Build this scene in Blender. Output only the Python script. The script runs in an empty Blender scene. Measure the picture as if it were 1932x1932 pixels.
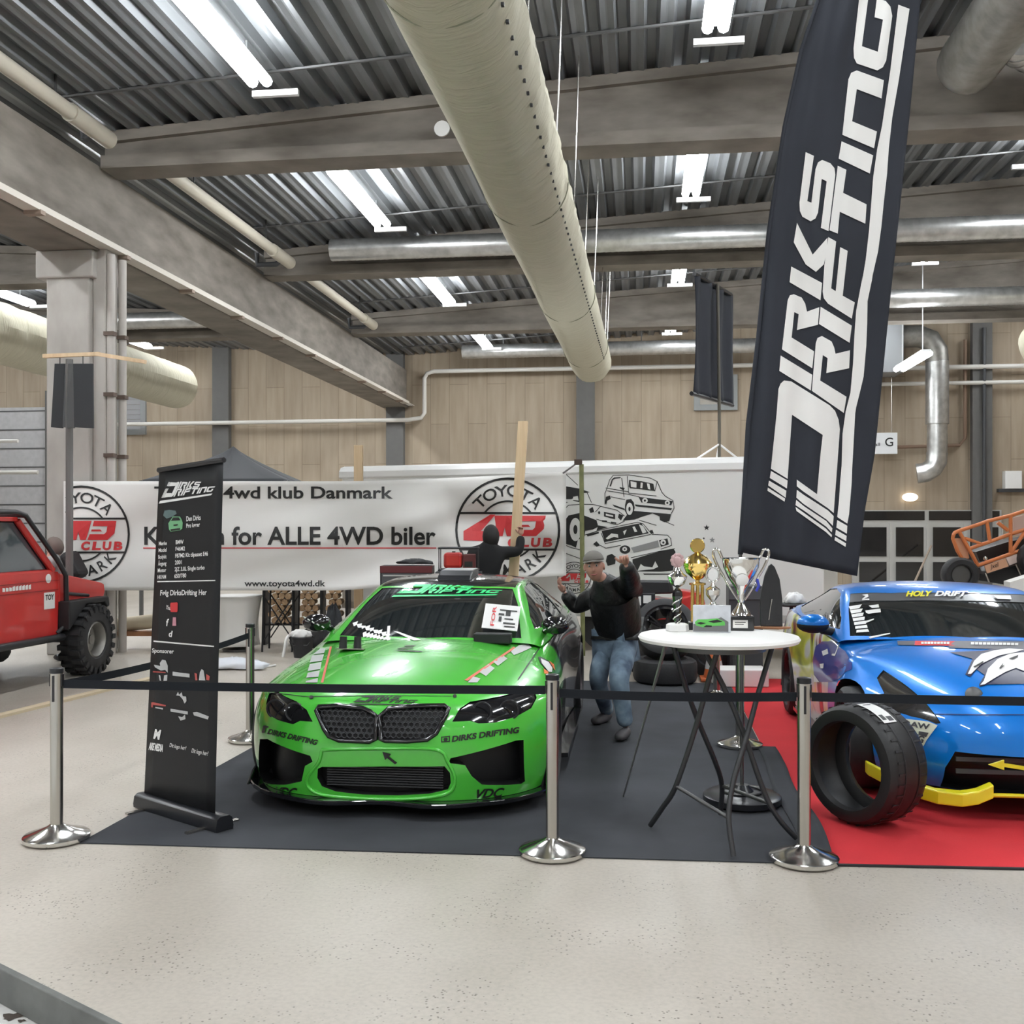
import bpy, bmesh, math, random
from mathutils import Vector, Matrix
from mathutils.bvhtree import BVHTree
from mathutils.geometry import tessellate_polygon
random.seed(7)
PI = math.pi
SC = bpy.context.scene
COL = SC.collection

# ------------------------------------------------------------ camera, light, exposure
F = 1932.0; CX = 966.0; HY = 992.0; HC = 1.70
YAW = math.atan(244.0 / F); SA = math.sin(YAW); CA = math.cos(YAW)
cam_d = bpy.data.cameras.new('camera'); cam = bpy.data.objects.new('camera', cam_d); COL.objects.link(cam)
cam.location = (0, 0, HC); cam.rotation_euler = (PI / 2, 0, YAW)
cam_d.sensor_width = 36; cam_d.lens = 36 * F / 1932.0; cam_d.shift_y = (HY - 966) / 1932.0
cam_d.clip_start = 0.05; cam_d.clip_end = 200
SC.camera = cam
SC.view_settings.view_transform = 'Standard'; SC.view_settings.look = 'None'
SC.view_settings.gamma = 1; SC.view_settings.use_curve_mapping = False
SC.view_settings.exposure = 0.0
wd = bpy.data.worlds.new('world'); SC.world = wd; wd.use_nodes = True
wd.node_tree.nodes['Background'].inputs[0].default_value = (0.8, 0.88, 1.0, 1)
wd.node_tree.nodes['Background'].inputs[1].default_value = 0.35
LAMP_E = 56.0

def W(px, py, d):
    """point seen at a photo pixel, d metres in front of the camera"""
    lat = (px - CX) * d / F
    return Vector((lat * CA - d * SA, lat * SA + d * CA, HC - (py - HY) * d / F))
def G(px, py):
    p = W(px, py, HC * F / (py - HY)); p.z = 0; return p
def LD(lat, d, z=0.0):
    return Vector((lat * CA - d * SA, lat * SA + d * CA, z))

# ------------------------------------------------------------ materials
MATS = {}
def mat(name, col, rough=0.5, metal=0.0, coat=0.0, emit=None, est=0.0, spec=0.5, alpha=None, bump=0, bscale=40, var=0.0, vscale=6.0, trans=0.0):
    if name in MATS: return MATS[name]
    m = bpy.data.materials.new(name); m.use_nodes = True; nt = m.node_tree
    b = nt.nodes['Principled BSDF']
    b.inputs['Base Color'].default_value = (*col, 1); b.inputs['Roughness'].default_value = rough
    b.inputs['Metallic'].default_value = metal; b.inputs['Coat Weight'].default_value = coat
    b.inputs['Coat Roughness'].default_value = 0.03; b.inputs['Specular IOR Level'].default_value = spec
    if trans: b.inputs['Transmission Weight'].default_value = trans
    if emit: b.inputs['Emission Color'].default_value = (*emit, 1); b.inputs['Emission Strength'].default_value = est
    if var or bump:
        tc = nt.nodes.new('ShaderNodeTexCoord')
    if var:
        n = nt.nodes.new('ShaderNodeTexNoise'); n.inputs['Scale'].default_value = vscale; n.inputs['Detail'].default_value = 6
        nt.links.new(tc.outputs['Object'], n.inputs['Vector'])
        r = nt.nodes.new('ShaderNodeValToRGB'); r.color_ramp.elements[0].position = 0.3; r.color_ramp.elements[1].position = 0.7
        r.color_ramp.elements[0].color = (*[c * (1 - var) for c in col], 1); r.color_ramp.elements[1].color = (*[min(1, c * (1 + var)) for c in col], 1)
        nt.links.new(n.outputs['Fac'], r.inputs['Fac']); nt.links.new(r.outputs['Color'], b.inputs['Base Color'])
    if bump:
        n2 = nt.nodes.new('ShaderNodeTexNoise'); n2.inputs['Scale'].default_value = bscale; n2.inputs['Detail'].default_value = 4
        nt.links.new(tc.outputs['Object'], n2.inputs['Vector'])
        bp = nt.nodes.new('ShaderNodeBump'); bp.inputs['Strength'].default_value = bump; bp.inputs['Distance'].default_value = 0.02
        nt.links.new(n2.outputs['Fac'], bp.inputs['Height']); nt.links.new(bp.outputs['Normal'], b.inputs['Normal'])
    MATS[name] = m; return m

def ramp_mat(name, stops, scale=(1, 1, 1), nscale=5, detail=6, rough=0.6, metal=0, dist=0.0, coat=0, bump=0):
    """noise, stretched by scale, through a colour ramp"""
    if name in MATS: return MATS[name]
    m = bpy.data.materials.new(name); m.use_nodes = True; nt = m.node_tree; b = nt.nodes['Principled BSDF']
    tc = nt.nodes.new('ShaderNodeTexCoord'); mp = nt.nodes.new('ShaderNodeMapping'); mp.inputs['Scale'].default_value = scale
    n = nt.nodes.new('ShaderNodeTexNoise'); n.inputs['Scale'].default_value = nscale; n.inputs['Detail'].default_value = detail
    n.inputs['Distortion'].default_value = dist
    r = nt.nodes.new('ShaderNodeValToRGB'); els = r.color_ramp.elements
    while len(els) < len(stops): els.new(0.5)
    for e, (p, c) in zip(els, stops): e.position = p; e.color = (*c, 1)
    L = nt.links.new
    L(tc.outputs['Object'], mp.inputs['Vector']); L(mp.outputs['Vector'], n.inputs['Vector']); L(n.outputs['Fac'], r.inputs['Fac'])
    L(r.outputs['Color'], b.inputs['Base Color']); b.inputs['Roughness'].default_value = rough; b.inputs['Metallic'].default_value = metal
    b.inputs['Coat Weight'].default_value = coat; b.inputs['Coat Roughness'].default_value = .04
    if bump:
        bp = nt.nodes.new('ShaderNodeBump'); bp.inputs['Strength'].default_value = bump; bp.inputs['Distance'].default_value = 0.02
        L(n.outputs['Fac'], bp.inputs['Height']); L(bp.outputs['Normal'], b.inputs['Normal'])
    MATS[name] = m; return m

def floor_mat():
    m = bpy.data.materials.new('floor_concrete'); m.use_nodes = True; nt = m.node_tree; b = nt.nodes['Principled BSDF']; L = nt.links.new
    tc = nt.nodes.new('ShaderNodeTexCoord')
    def noise(s, d, mp=(1, 1, 1)):
        q = nt.nodes.new('ShaderNodeMapping'); q.inputs['Scale'].default_value = mp; L(tc.outputs['Object'], q.inputs['Vector'])
        n = nt.nodes.new('ShaderNodeTexNoise'); n.inputs['Scale'].default_value = s; n.inputs['Detail'].default_value = d; L(q.outputs['Vector'], n.inputs['Vector']); return n
    n1 = noise(0.9, 8, (1, .6, 1)); r1 = nt.nodes.new('ShaderNodeValToRGB'); L(n1.outputs['Fac'], r1.inputs['Fac'])
    r1.color_ramp.elements[0].position = .3; r1.color_ramp.elements[0].color = (.385, .345, .292, 1)
    r1.color_ramp.elements[1].position = .68; r1.color_ramp.elements[1].color = (.525, .48, .42, 1)
    n3 = noise(45, 6); r3 = nt.nodes.new('ShaderNodeValToRGB'); L(n3.outputs['Fac'], r3.inputs['Fac'])
    r3.color_ramp.elements[0].position = .35; r3.color_ramp.elements[0].color = (.90, .90, .90, 1); r3.color_ramp.elements[1].position = .6; r3.color_ramp.elements[1].color = (1, 1, 1, 1)
    v = nt.nodes.new('ShaderNodeTexVoronoi'); v.inputs['Scale'].default_value = 42; L(tc.outputs['Object'], v.inputs['Vector'])
    r2 = nt.nodes.new('ShaderNodeValToRGB'); L(v.outputs['Distance'], r2.inputs['Fac'])
    r2.color_ramp.elements[0].position = .15; r2.color_ramp.elements[0].color = (.22, .20, .18, 1); r2.color_ramp.elements[1].position = .23; r2.color_ramp.elements[1].color = (1, 1, 1, 1)
    n4 = noise(2.2, 3); r4 = nt.nodes.new('ShaderNodeValToRGB'); L(n4.outputs['Fac'], r4.inputs['Fac'])
    r4.color_ramp.elements[0].position = .44; r4.color_ramp.elements[0].color = (0, 0, 0, 1); r4.color_ramp.elements[1].position = .6; r4.color_ramp.elements[1].color = (.8, .8, .8, 1)
    def mul(a, c, fac=1.0):
        x = nt.nodes.new('ShaderNodeMix'); x.data_type = 'RGBA'; x.blend_type = 'MULTIPLY'; x.inputs[0].default_value = fac
        L(a, x.inputs[6]); L(c, x.inputs[7]); return x
    m1 = mul(r1.outputs['Color'], r3.outputs['Color']); m2 = mul(m1.outputs[2], r2.outputs['Color'])
    L(r4.outputs['Color'], m2.inputs[0])
    L(m2.outputs[2], b.inputs['Base Color']); b.inputs['Roughness'].default_value = .42
    return m
def wall_mat():
    m = bpy.data.materials.new('board_marked_concrete'); m.use_nodes = True; nt = m.node_tree; b = nt.nodes['Principled BSDF']; L = nt.links.new
    tc = nt.nodes.new('ShaderNodeTexCoord'); sp = nt.nodes.new('ShaderNodeSeparateXYZ'); cb = nt.nodes.new('ShaderNodeCombineXYZ')
    L(tc.outputs['Object'], sp.inputs[0]); L(sp.outputs['Z'], cb.inputs['X']); L(sp.outputs['X'], cb.inputs['Y'])
    br = nt.nodes.new('ShaderNodeTexBrick'); L(cb.outputs[0], br.inputs['Vector']); br.inputs['Scale'].default_value = 1
    br.inputs['Brick Width'].default_value = 2.4; br.inputs['Row Height'].default_value = .58; br.inputs['Mortar Size'].default_value = .014; br.inputs['Mortar Smooth'].default_value = .3
    br.inputs['Color1'].default_value = (.385, .315, .235, 1); br.inputs['Color2'].default_value = (.34, .277, .208, 1); br.inputs['Mortar'].default_value = (.275, .222, .162, 1)
    mp = nt.nodes.new('ShaderNodeMapping'); mp.inputs['Scale'].default_value = (3, 3, .35); L(tc.outputs['Object'], mp.inputs['Vector'])
    n = nt.nodes.new('ShaderNodeTexNoise'); n.inputs['Scale'].default_value = 2; n.inputs['Detail'].default_value = 7; L(mp.outputs[0], n.inputs['Vector'])
    r = nt.nodes.new('ShaderNodeValToRGB'); L(n.outputs['Fac'], r.inputs['Fac']); r.color_ramp.elements[0].position = .3; r.color_ramp.elements[0].color = (.82, .8, .78, 1); r.color_ramp.elements[1].position = .65; r.color_ramp.elements[1].color = (1, 1, 1, 1)
    x = nt.nodes.new('ShaderNodeMix'); x.data_type = 'RGBA'; x.blend_type = 'MULTIPLY'; x.inputs[0].default_value = 1; L(br.outputs['Color'], x.inputs[6]); L(r.outputs['Color'], x.inputs[7])
    L(x.outputs[2], b.inputs['Base Color']); b.inputs['Roughness'].default_value = .85
    return m

M_FLOOR = floor_mat(); M_WALL = wall_mat()
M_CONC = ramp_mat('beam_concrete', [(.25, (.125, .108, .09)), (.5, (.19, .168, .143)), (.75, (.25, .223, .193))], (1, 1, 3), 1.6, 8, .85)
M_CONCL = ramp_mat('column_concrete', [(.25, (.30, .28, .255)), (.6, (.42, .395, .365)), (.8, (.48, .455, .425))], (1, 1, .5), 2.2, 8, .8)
M_GREYC = mat('pilaster_grey', (.115, .112, .107), .8, var=.05)
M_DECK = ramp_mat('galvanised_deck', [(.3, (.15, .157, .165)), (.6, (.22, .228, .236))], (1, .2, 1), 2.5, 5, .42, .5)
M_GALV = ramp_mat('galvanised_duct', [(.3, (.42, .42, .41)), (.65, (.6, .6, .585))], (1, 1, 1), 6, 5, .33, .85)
M_GALVD = mat('dull_galvanised', (.25, .24, .22), .45, .7, var=.2)
M_FAB = ramp_mat('sage_fabric', [(.3, (.44, .415, .315)), (.7, (.49, .465, .36))], (1.6, 9, 1.6), 1.5, 3, .8, 0, 1.2, 0, 1.0)
M_CREAM = mat('cream_pipe', (.50, .46, .38), .5)
M_WPIPE = mat('white_pipe', (.62, .6, .56), .45)
M_BLK = mat('matt_black', (.012, .012, .014), .55)
M_BLKS = mat('satin_black', (.012, .013, .016), .3)
M_GLOSSB = mat('gloss_black', (.008, .008, .010), .12, coat=.6)
M_RUB = mat('tyre_rubber', (.017, .017, .019), .62, var=.3, vscale=9, bump=.1)
M_GLASS = mat('tinted_glass', (.012, .016, .018), .04, coat=1.0, spec=.6)
M_CHROME = mat('polished_steel', (.66, .645, .62), .17, 1.0)
M_STEEL = mat('brushed_steel', (.52, .5, .465), .24, 1.0)
M_STEELD = mat('dark_steel', (.12, .12, .12), .4, .8)
M_WHITE = mat('white_paint', (.78, .775, .76), .4)
M_WHITEM = mat('matt_white', (.80, .79, .77), .7)
M_TRAIL = mat('trailer_white', (.74, .735, .71), .35, coat=.2)
M_WOOD = ramp_mat('pale_timber', [(.3, (.60, .43, .26)), (.7, (.72, .55, .36))], (6, 6, .6), 3, 5, .65)
M_WOODB = ramp_mat('brown_timber', [(.3, (.27, .12, .055)), (.7, (.42, .20, .10))], (2, 8, 2), 3, 5, .5)
M_GOLD = mat('gold_metal', (.85, .60, .20), .16, 1.0)
M_SILV = mat('silver_metal', (.80, .79, .77), .10, 1.0)
M_GREEN = mat('green_paint', (.072, .53, .046), .25, coat=1.0)
M_BLUE = mat('blue_paint', (.0, .195, .70), .3, .15, coat=.7, spec=.35)
M_RED = mat('red_paint', (.52, .025, .022), .35, coat=.5, var=.1, vscale=3)
M_YEL = mat('yellow_paint', (.80, .72, .02), .3, coat=.4)
M_YELG = mat('lime_vinyl', (.62, .68, .06), .4)
M_ORG = mat('orange_paint', (.62, .19, .06), .45)
M_ORC = mat('cone_orange', (.72, .17, .05), .5)
M_INK = mat('black_ink', (.012, .012, .012), .5)
M_INKR = mat('red_ink', (.58, .035, .04), .5)
M_INKG = mat('bright_green_vinyl', (.03, .72, .22), .4)
M_GREYV = mat('grey_vinyl', (.55, .56, .55), .35)
M_REDV = mat('salmon_vinyl', (.72, .17, .11), .4)
M_CLOTH = mat('banner_cloth', (.74, .725, .70), .75)
M_FLAG = mat('flag_cloth', (.028, .031, .040), .72, spec=.2, var=.06, vscale=3)
M_CARPB = ramp_mat('black_carpet', [(.3, (.022, .024, .029)), (.7, (.045, .048, .056))], (1, 1, 1), 1.4, 9, .95)
M_CARPR = mat('red_carpet', (.56, .022, .030), .95, var=.08, vscale=2, bump=.15, bscale=200)
M_LAMP = mat('lamp_tube', (1, 1, 1), .5, emit=(.93, .97, 1.0), est=LAMP_E)
M_LAMPB = mat('lamp_housing', (.7, .71, .72), .4)
M_SKIN = mat('skin', (.52, .28, .21), .55)
M_JEAN = ramp_mat('denim', [(.35, (.055, .085, .13)), (.6, (.17, .24, .31)), (.78, (.36, .44, .49))], (1, 1, 1), 6, 5, .85)
M_JACK = mat('black_jacket', (.013, .014, .014), .42, bump=.5, bscale=16)
M_CAP = mat('grey_cap', (.15, .14, .125), .85)
M_GREYF = mat('grey_fabric', (.20, .19, .19), .9, var=.2)
M_ALU = mat('aluminium_frame', (.50, .50, .48), .4, .3)
M_DGREY = mat('dark_grey_plastic', (.05, .052, .057), .5)
M_LOG = ramp_mat('log_wood', [(.3, (.40, .24, .13)), (.7, (.66, .47, .29))], (1, 1, 1), 30, 4, .8)

# ------------------------------------------------------------ mesh building
WM = {}
def rootm(o):
    while o.parent: o = o.parent
    return WM.get(o.name, Matrix.Identity(4))
def tag(o, label, cat, group=None):
    o['label'] = label; o['category'] = cat
    if group: o['group'] = group
    return o
def thing(name, label, cat, loc=(0, 0, 0), rz=0.0, group=None):
    o = bpy.data.objects.new(name, None); COL.objects.link(o); o.empty_display_size = .1
    o.location = loc; o.rotation_euler = (0, 0, rz)
    WM[o.name] = Matrix.Translation(Vector(loc)) @ Matrix.Rotation(rz, 4, 'Z')
    return tag(o, label, cat, group)
def finish(o, parent=None, smooth=None, bevel=0, solid=0, world=False):
    me = o.data
    if parent is not None:
        if world: me.transform(rootm(parent).inverted())
        o.parent = parent
    if smooth is not None:
        for p in me.polygons: p.use_smooth = True
        if smooth < 179: me.set_sharp_from_angle(angle=math.radians(smooth))
    if solid:
        md = o.modifiers.new('solid', 'SOLIDIFY'); md.thickness = solid; md.offset = 0
    if bevel:
        md = o.modifiers.new('bevel', 'BEVEL'); md.width = bevel; md.segments = 2; md.limit_method = 'ANGLE'
    return o
class MB:
    def __init__(s): s.v = []; s.f = []; s.m = []; s.M = None; s.mi = 0
    def add(s, vs, fs):
        b = len(s.v)
        s.v += [s.M @ Vector(p) if s.M else Vector(p) for p in vs]
        s.f += [tuple(i + b for i in f) for f in fs]; s.m += [s.mi] * len(fs); return s
    def box(s, c, size, rot=None):
        x, y, z = [q / 2 for q in size]; c = Vector(c)
        vs = [Vector((i * x, j * y, k * z)) for k in (-1, 1) for j in (-1, 1) for i in (-1, 1)]
        if rot is not None: vs = [rot @ p for p in vs]
        return s.add([c + p for p in vs], [(0, 2, 3, 1), (4, 5, 7, 6), (0, 1, 5, 4), (1, 3, 7, 5), (3, 2, 6, 7), (2, 0, 4, 6)])
    def bb(s, x0, x1, y0, y1, z0, z1): return s.box(((x0 + x1) / 2, (y0 + y1) / 2, (z0 + z1) / 2), (x1 - x0, y1 - y0, z1 - z0))
    def tube(s, pts, r, n=10, caps=True, closed=False):
        pts = [Vector(p) for p in pts]; N = len(pts); rs = r if isinstance(r, (list, tuple)) else [r] * N
        vs = []; up = None
        for i, p in enumerate(pts):
            if closed: t = pts[(i + 1) % N] - pts[i - 1]
            else: t = pts[min(i + 1, N - 1)] - pts[max(i - 1, 0)]
            t.normalize()
            if up is None: up = t.orthogonal().normalized()
            else: up = (up - t * up.dot(t)); up = up.normalized() if up.length > 1e-6 else t.orthogonal().normalized()
            w = t.cross(up)
            vs += [p + (up * math.cos(2 * PI * k / n) + w * math.sin(2 * PI * k / n)) * rs[i] for k in range(n)]
        fs = []
        for i in range(N if closed else N - 1):
            a = i * n; c = ((i + 1) % N) * n
            fs += [(a + k, a + (k + 1) % n, c + (k + 1) % n, c + k) for k in range(n)]
        if caps and not closed: fs += [tuple(range(n - 1, -1, -1)), tuple((N - 1) * n + k for k in range(n))]
        return s.add(vs, fs)
    def cyl(s, p0, p1, r0, r1=None, n=16): return s.tube([p0, p1], [r0, r0 if r1 is None else r1], n)
    def lathe(s, prof, n=24, M=None, caps=True):
        vs = []; N = len(prof)
        for r, z in prof: vs += [Vector((r * math.cos(2 * PI * k / n), r * math.sin(2 * PI * k / n), z)) for k in range(n)]
        if M is not None: vs = [M @ p for p in vs]
        fs = [(i * n + k, i * n + (k + 1) % n, (i + 1) * n + (k + 1) % n, (i + 1) * n + k) for i in range(N - 1) for k in range(n)]
        if caps:
            if prof[0][0] > 1e-5: fs.append(tuple(range(n - 1, -1, -1)))
            if prof[-1][0] > 1e-5: fs.append(tuple((N - 1) * n + k for k in range(n)))
        return s.add(vs, fs)
    def ball(s, c, r, n=16, sc=(1, 1, 1), rot=None):
        M = Matrix.Translation(Vector(c)) @ (rot.to_4x4() if rot else Matrix.Identity(4)) @ Matrix.Diagonal((*sc, 1))
        k = max(6, n // 2)
        return s.lathe([(max(1e-4, r * math.sin(PI * i / k)), -r * math.cos(PI * i / k)) for i in range(k + 1)], n, M, False)
    def prism(s, pts, vec):
        n = len(pts); pts = [Vector(p) for p in pts]; vec = Vector(vec)
        tri = tessellate_polygon([pts])
        fs = [tuple(t) for t in tri] + [tuple(n + i for i in reversed(t)) for t in tri]
        fs += [(i, (i + 1) % n, n + (i + 1) % n, n + i) for i in range(n)]
        return s.add(pts + [p + vec for p in pts], fs)
    def flat(s, pts):
        pts = [Vector(p) for p in pts]
        return s.add(pts, [tuple(t) for t in tessellate_polygon([pts])])
    def grid(s, nu, nv, fn):
        vs = [fn(i / nu, j / nv) for j in range(nv + 1) for i in range(nu + 1)]
        w = nu + 1
        return s.add(vs, [(j * w + i, j * w + i + 1, (j + 1) * w + i + 1, (j + 1) * w + i) for j in range(nv) for i in range(nu)])
    def build(s, name, mats, parent=None, smooth=None, bevel=0, solid=0, world=False, recalc=True):
        me = bpy.data.meshes.new(name); me.from_pydata([tuple(p) for p in s.v], [], s.f)
        for m in (mats if isinstance(mats, (list, tuple)) else [mats]): me.materials.append(m)
        for p, i in zip(me.polygons, s.m): p.material_index = i
        if recalc:
            bm = bmesh.new(); bm.from_mesh(me); bmesh.ops.recalc_face_normals(bm, faces=bm.faces[:]); bm.to_mesh(me); bm.free()
        o = bpy.data.objects.new(name, me); COL.objects.link(o)
        return finish(o, parent, smooth, bevel, solid, world)
def struct(o): o['kind'] = 'structure'; return o
def copy_thing(root, loc=None, rz=None, label=None):
    r = root.copy(); COL.objects.link(r)
    if loc is not None: r.location = loc
    if rz is not None: r.rotation_euler = (0, 0, rz)
    if label: r['label'] = label
    for ch in list(root.children):
        c = ch.copy(); COL.objects.link(c); c.parent = r
        for g in list(ch.children):
            d = g.copy(); COL.objects.link(d); d.parent = c
    return r

# ------------------------------------------------------------ flat artwork: polygons, text, logo
def art_poly(polys):
    vs = []; fs = []
    for p in polys:
        b = len(vs); pts = [Vector((q[0], q[1], 0)) for q in p]; vs += pts
        fs += [tuple(i + b for i in t) for t in tessellate_polygon([pts])]
    return vs, fs
TXT = {}
def art_text(s, bold=0.0, shear=0.0):
    """unit-cap-height text outline, starting at x=0 on the baseline"""
    k = (s, bold, shear)
    if k in TXT: return TXT[k]
    cu = bpy.data.curves.new('t', 'FONT'); cu.body = s; cu.size = 1; cu.offset = bold; cu.shear = shear; cu.resolution_u = 4
    ob = bpy.data.objects.new('t', cu); COL.objects.link(ob)
    me = bpy.data.meshes.new_from_object(ob.evaluated_get(bpy.context.evaluated_depsgraph_get()))
    vs = [v.co.copy() for v in me.vertices]; fs = [tuple(p.vertices) for p in me.polygons]
    bpy.data.objects.remove(ob); bpy.data.curves.remove(cu); bpy.data.meshes.remove(me)
    x0 = min(v.x for v in vs); CAP = 0.70
    vs = [Vector(((v.x - x0) / CAP, v.y / CAP, 0)) for v in vs]
    TXT[k] = (vs, fs); return TXT[k]
def art_fit(a, p0, p1, h, up=None):
    """place text so that it runs from p0 to p1 (2-D, baseline) with cap height h; 2-D y axis may point down"""
    vs, fs = a; w = max(v.x for v in vs); p0 = Vector(p0); d = (Vector(p1) - p0) / w
    u = Vector(up) if up else Vector((-d.y, d.x)).normalized()
    return [Vector((*(p0 + d * v.x + u * (h * v.y)), 0)) for v in vs], fs
def refine(art, maxlen):
    vs, fs = art; bm = bmesh.new(); bv = [bm.verts.new(v) for v in vs]
    for f in fs:
        try: bm.faces.new([bv[i] for i in f])
        except ValueError: pass
    bmesh.ops.triangulate(bm, faces=bm.faces[:])
    for _ in range(7):
        es = [e for e in bm.edges if e.calc_length() > maxlen]
        if not es: break
        bmesh.ops.subdivide_edges(bm, edges=es, cuts=1); bmesh.ops.triangulate(bm, faces=[f for f in bm.faces if len(f.verts) > 3])
    bm.verts.index_update(); r = ([v.co.copy() for v in bm.verts], [tuple(v.index for v in f.verts) for f in bm.faces]); bm.free(); return r
def decal(mb, art, fn, maxlen=None):
    if maxlen: art = refine(art, maxlen)
    vs, fs = art; out = [fn(v.x, v.y) for v in vs]
    ok = [i for i, p in enumerate(out) if p is not None]; mp = {i: k for k, i in enumerate(ok)}
    mb.add([out[i] for i in ok], [tuple(mp[i] for i in f) for f in fs if all(i in mp for i in f)]); return mb
def conv(pts, ox, oy, s): return [(ox + x / s, oy + y / s) for x, y in pts]

LA = lambda p: conv(p, 1430, 0, 5.682)
LB_ = lambda p: conv(p, 1430, 280, 6.44)
LC = lambda p: conv(p, 1400, 520, 6.0375)
LD_ = lambda p: conv(p, 1380, 780, 6.0375)
FLAG_LET = [
 LA([(1195, -110), (1115, 495), (1285, 555), (1340, 210), (1250, 185), (1275, -20), (1370, 10), (1420, 70), (1440, 170), (1375, 650), (1340, 720), (1280, 755), (1060, 680), (1030, 620), (1025, 520), (1100, -150)]),
 LA([(905, 1445), (970, 850), (1000, 780), (1060, 755), (1350, 860), (1325, 1055), (1060, 955), (1010, 1300), (1275, 1410), (1245, 1590)]),
 LA([(897, 1515), (1235, 1665), (1200, 1860), (865, 1700)]),
 LB_([(580, 45), (680, 90), (600, 640), (650, 660), (700, 250), (730, 170), (780, 140), (880, 180), (930, 240), (940, 320), (858, 1005), (765, 965), (835, 400), (775, 370), (730, 780), (700, 850), (640, 885), (540, 830), (510, 760), (505, 660)]),
 LB_([(970, 210), (1075, 260), (1035, 540), (1320, 680), (1305, 915), (995, 770), (970, 1035), (870, 995)]),
 LB_([(475, 905), (665, 1290), (845, 1085), (838, 1250), (800, 1410), (705, 1500), (580, 1410), (435, 1140)]),
 LB_([(405, 1435), (780, 1635), (760, 1845), (385, 1625)]),
 LB_([(855, 1078), (950, 1130), (890, 1700), (945, 1735), (1000, 1200), (1090, 1245), (1030, 1790), (1177, 1871), (1140, 2068), (852, 1887), (800, 1820), (786, 1738), (808, 1410)]),
 LC([(455, 840), (520, 280), (545, 225), (590, 212), (680, 250), (720, 320), (740, 410), (880, 360), (865, 560), (625, 620), (645, 440), (595, 415), (565, 705), (820, 862), (800, 1055)]),
 LC([(895, 355), (1250, 570), (1225, 765), (876, 550)]),
 LC([(795, 1312), (840, 770), (860, 710), (910, 688), (1020, 750), (1050, 820), (1065, 890), (1230, 850), (1220, 1055), (960, 1110), (975, 940), (920, 905), (890, 1195), (1190, 1380), (1160, 1565)]),
 LC([(440, 910), (800, 1130), (783, 1308), (425, 1085)]),
 LD_([(450, 630), (515, 0), (536, -280), (560, -340), (600, -375), (680, -365), (1120, -92), (1180, -30), (1220, 70), (1235, 180), (1205, 600), (1165, 1135), (1100, 1080), (820, 890), (745, 830), (745, 755), (975, 920), (1015, 460), (1040, 245), (690, 15), (640, 745)]),
 LD_([(450, 655), (640, 765), (632, 855), (437, 735)]), LD_([(428, 765), (625, 880), (618, 960), (418, 820)]), LD_([(415, 845), (612, 970), (605, 1005), (410, 880)]),
 LD_([(745, 870), (820, 925), (1100, 1105), (1165, 1170), (1155, 1280), (1085, 1210), (820, 1030), (740, 960)]),
 LD_([(738, 985), (830, 1060), (1080, 1225), (1150, 1310), (1143, 1355), (1080, 1290), (830, 1110), (730, 1045)]),
 LD_([(730, 1065), (1075, 1310), (1145, 1385), (1140, 1410), (1075, 1350), (740, 1110)]),
]
UL_L = LA([(1505, 50), (1420, 750), (1330, 1350)]) + LB_([(1450, 0), (1400, 350), (1370, 750), (1350, 1000), (1310, 1350), (1260, 1650)]) + LC([(1375, 0), (1300, 400), (1280, 680), (1265, 1000), (1235, 1330), (1180, 1550), (1145, 1800)]) + LD_([(1265, 250), (1255, 600), (1240, 760), (1225, 1000), (1205, 1180)])
UL_R = LA([(1625, 95), (1510, 860), (1440, 1260)]) + LB_([(1590, 0), (1570, 300), (1530, 650), (1500, 950), (1460, 1250), (1380, 1600)]) + LC([(1490, 0), (1430, 290), (1425, 550), (1415, 800), (1385, 1150), (1340, 1340), (1300, 1500)]) + LD_([(1410, 0), (1375, 640), (1370, 790), (1340, 1150), (1320, 1255)])
FLAG_UL = [UL_L + UL_R[::-1], LD_([(1205, 1215), (1320, 1280), (1315, 1370), (1195, 1300)]), LD_([(1190, 1325), (1312, 1395), (1308, 1455), (1182, 1385)]), LD_([(1180, 1405), (1305, 1480), (1300, 1520), (1175, 1445)])]
def ul_x(y):
    pts = sorted([(q[1], q[0]) for q in UL_L])
    if y <= pts[0][0]: a, b = pts[0], pts[1]
    elif y >= pts[-1][0]: a, b = pts[-2], pts[-1]
    else:
        for a, b in zip(pts, pts[1:]):
            if a[0] <= y <= b[0]: break
    if b[0] - a[0] < 1e-6: return a[1]
    return a[1] + (b[1] - a[1]) * (y - a[0]) / (b[0] - a[0])
def _rect(p): return [((1000 - y) / 1010, (ul_x(y) - x) / 195 + .06) for x, y in p]
LOGO = art_poly([_rect(p) for p in FLAG_LET] + [[(-.04, -.13), (.985, -.13), (1.0, -.02), (-.025, -.02)]])   # x 0..1, y 0..1
def logo_quad(bl, br, tr, tl):
    bl, br, tr, tl = [Vector(q) for q in (bl, br, tr, tl)]
    def f(v):
        x, y = v.x, v.y
        p = (bl * (1 - x) + br * x) * (1 - y) + (tl * (1 - x) + tr * x) * y
        return Vector((p.x, p.y, 0))
    return [f(v) for v in LOGO[0]], LOGO[1]
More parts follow.
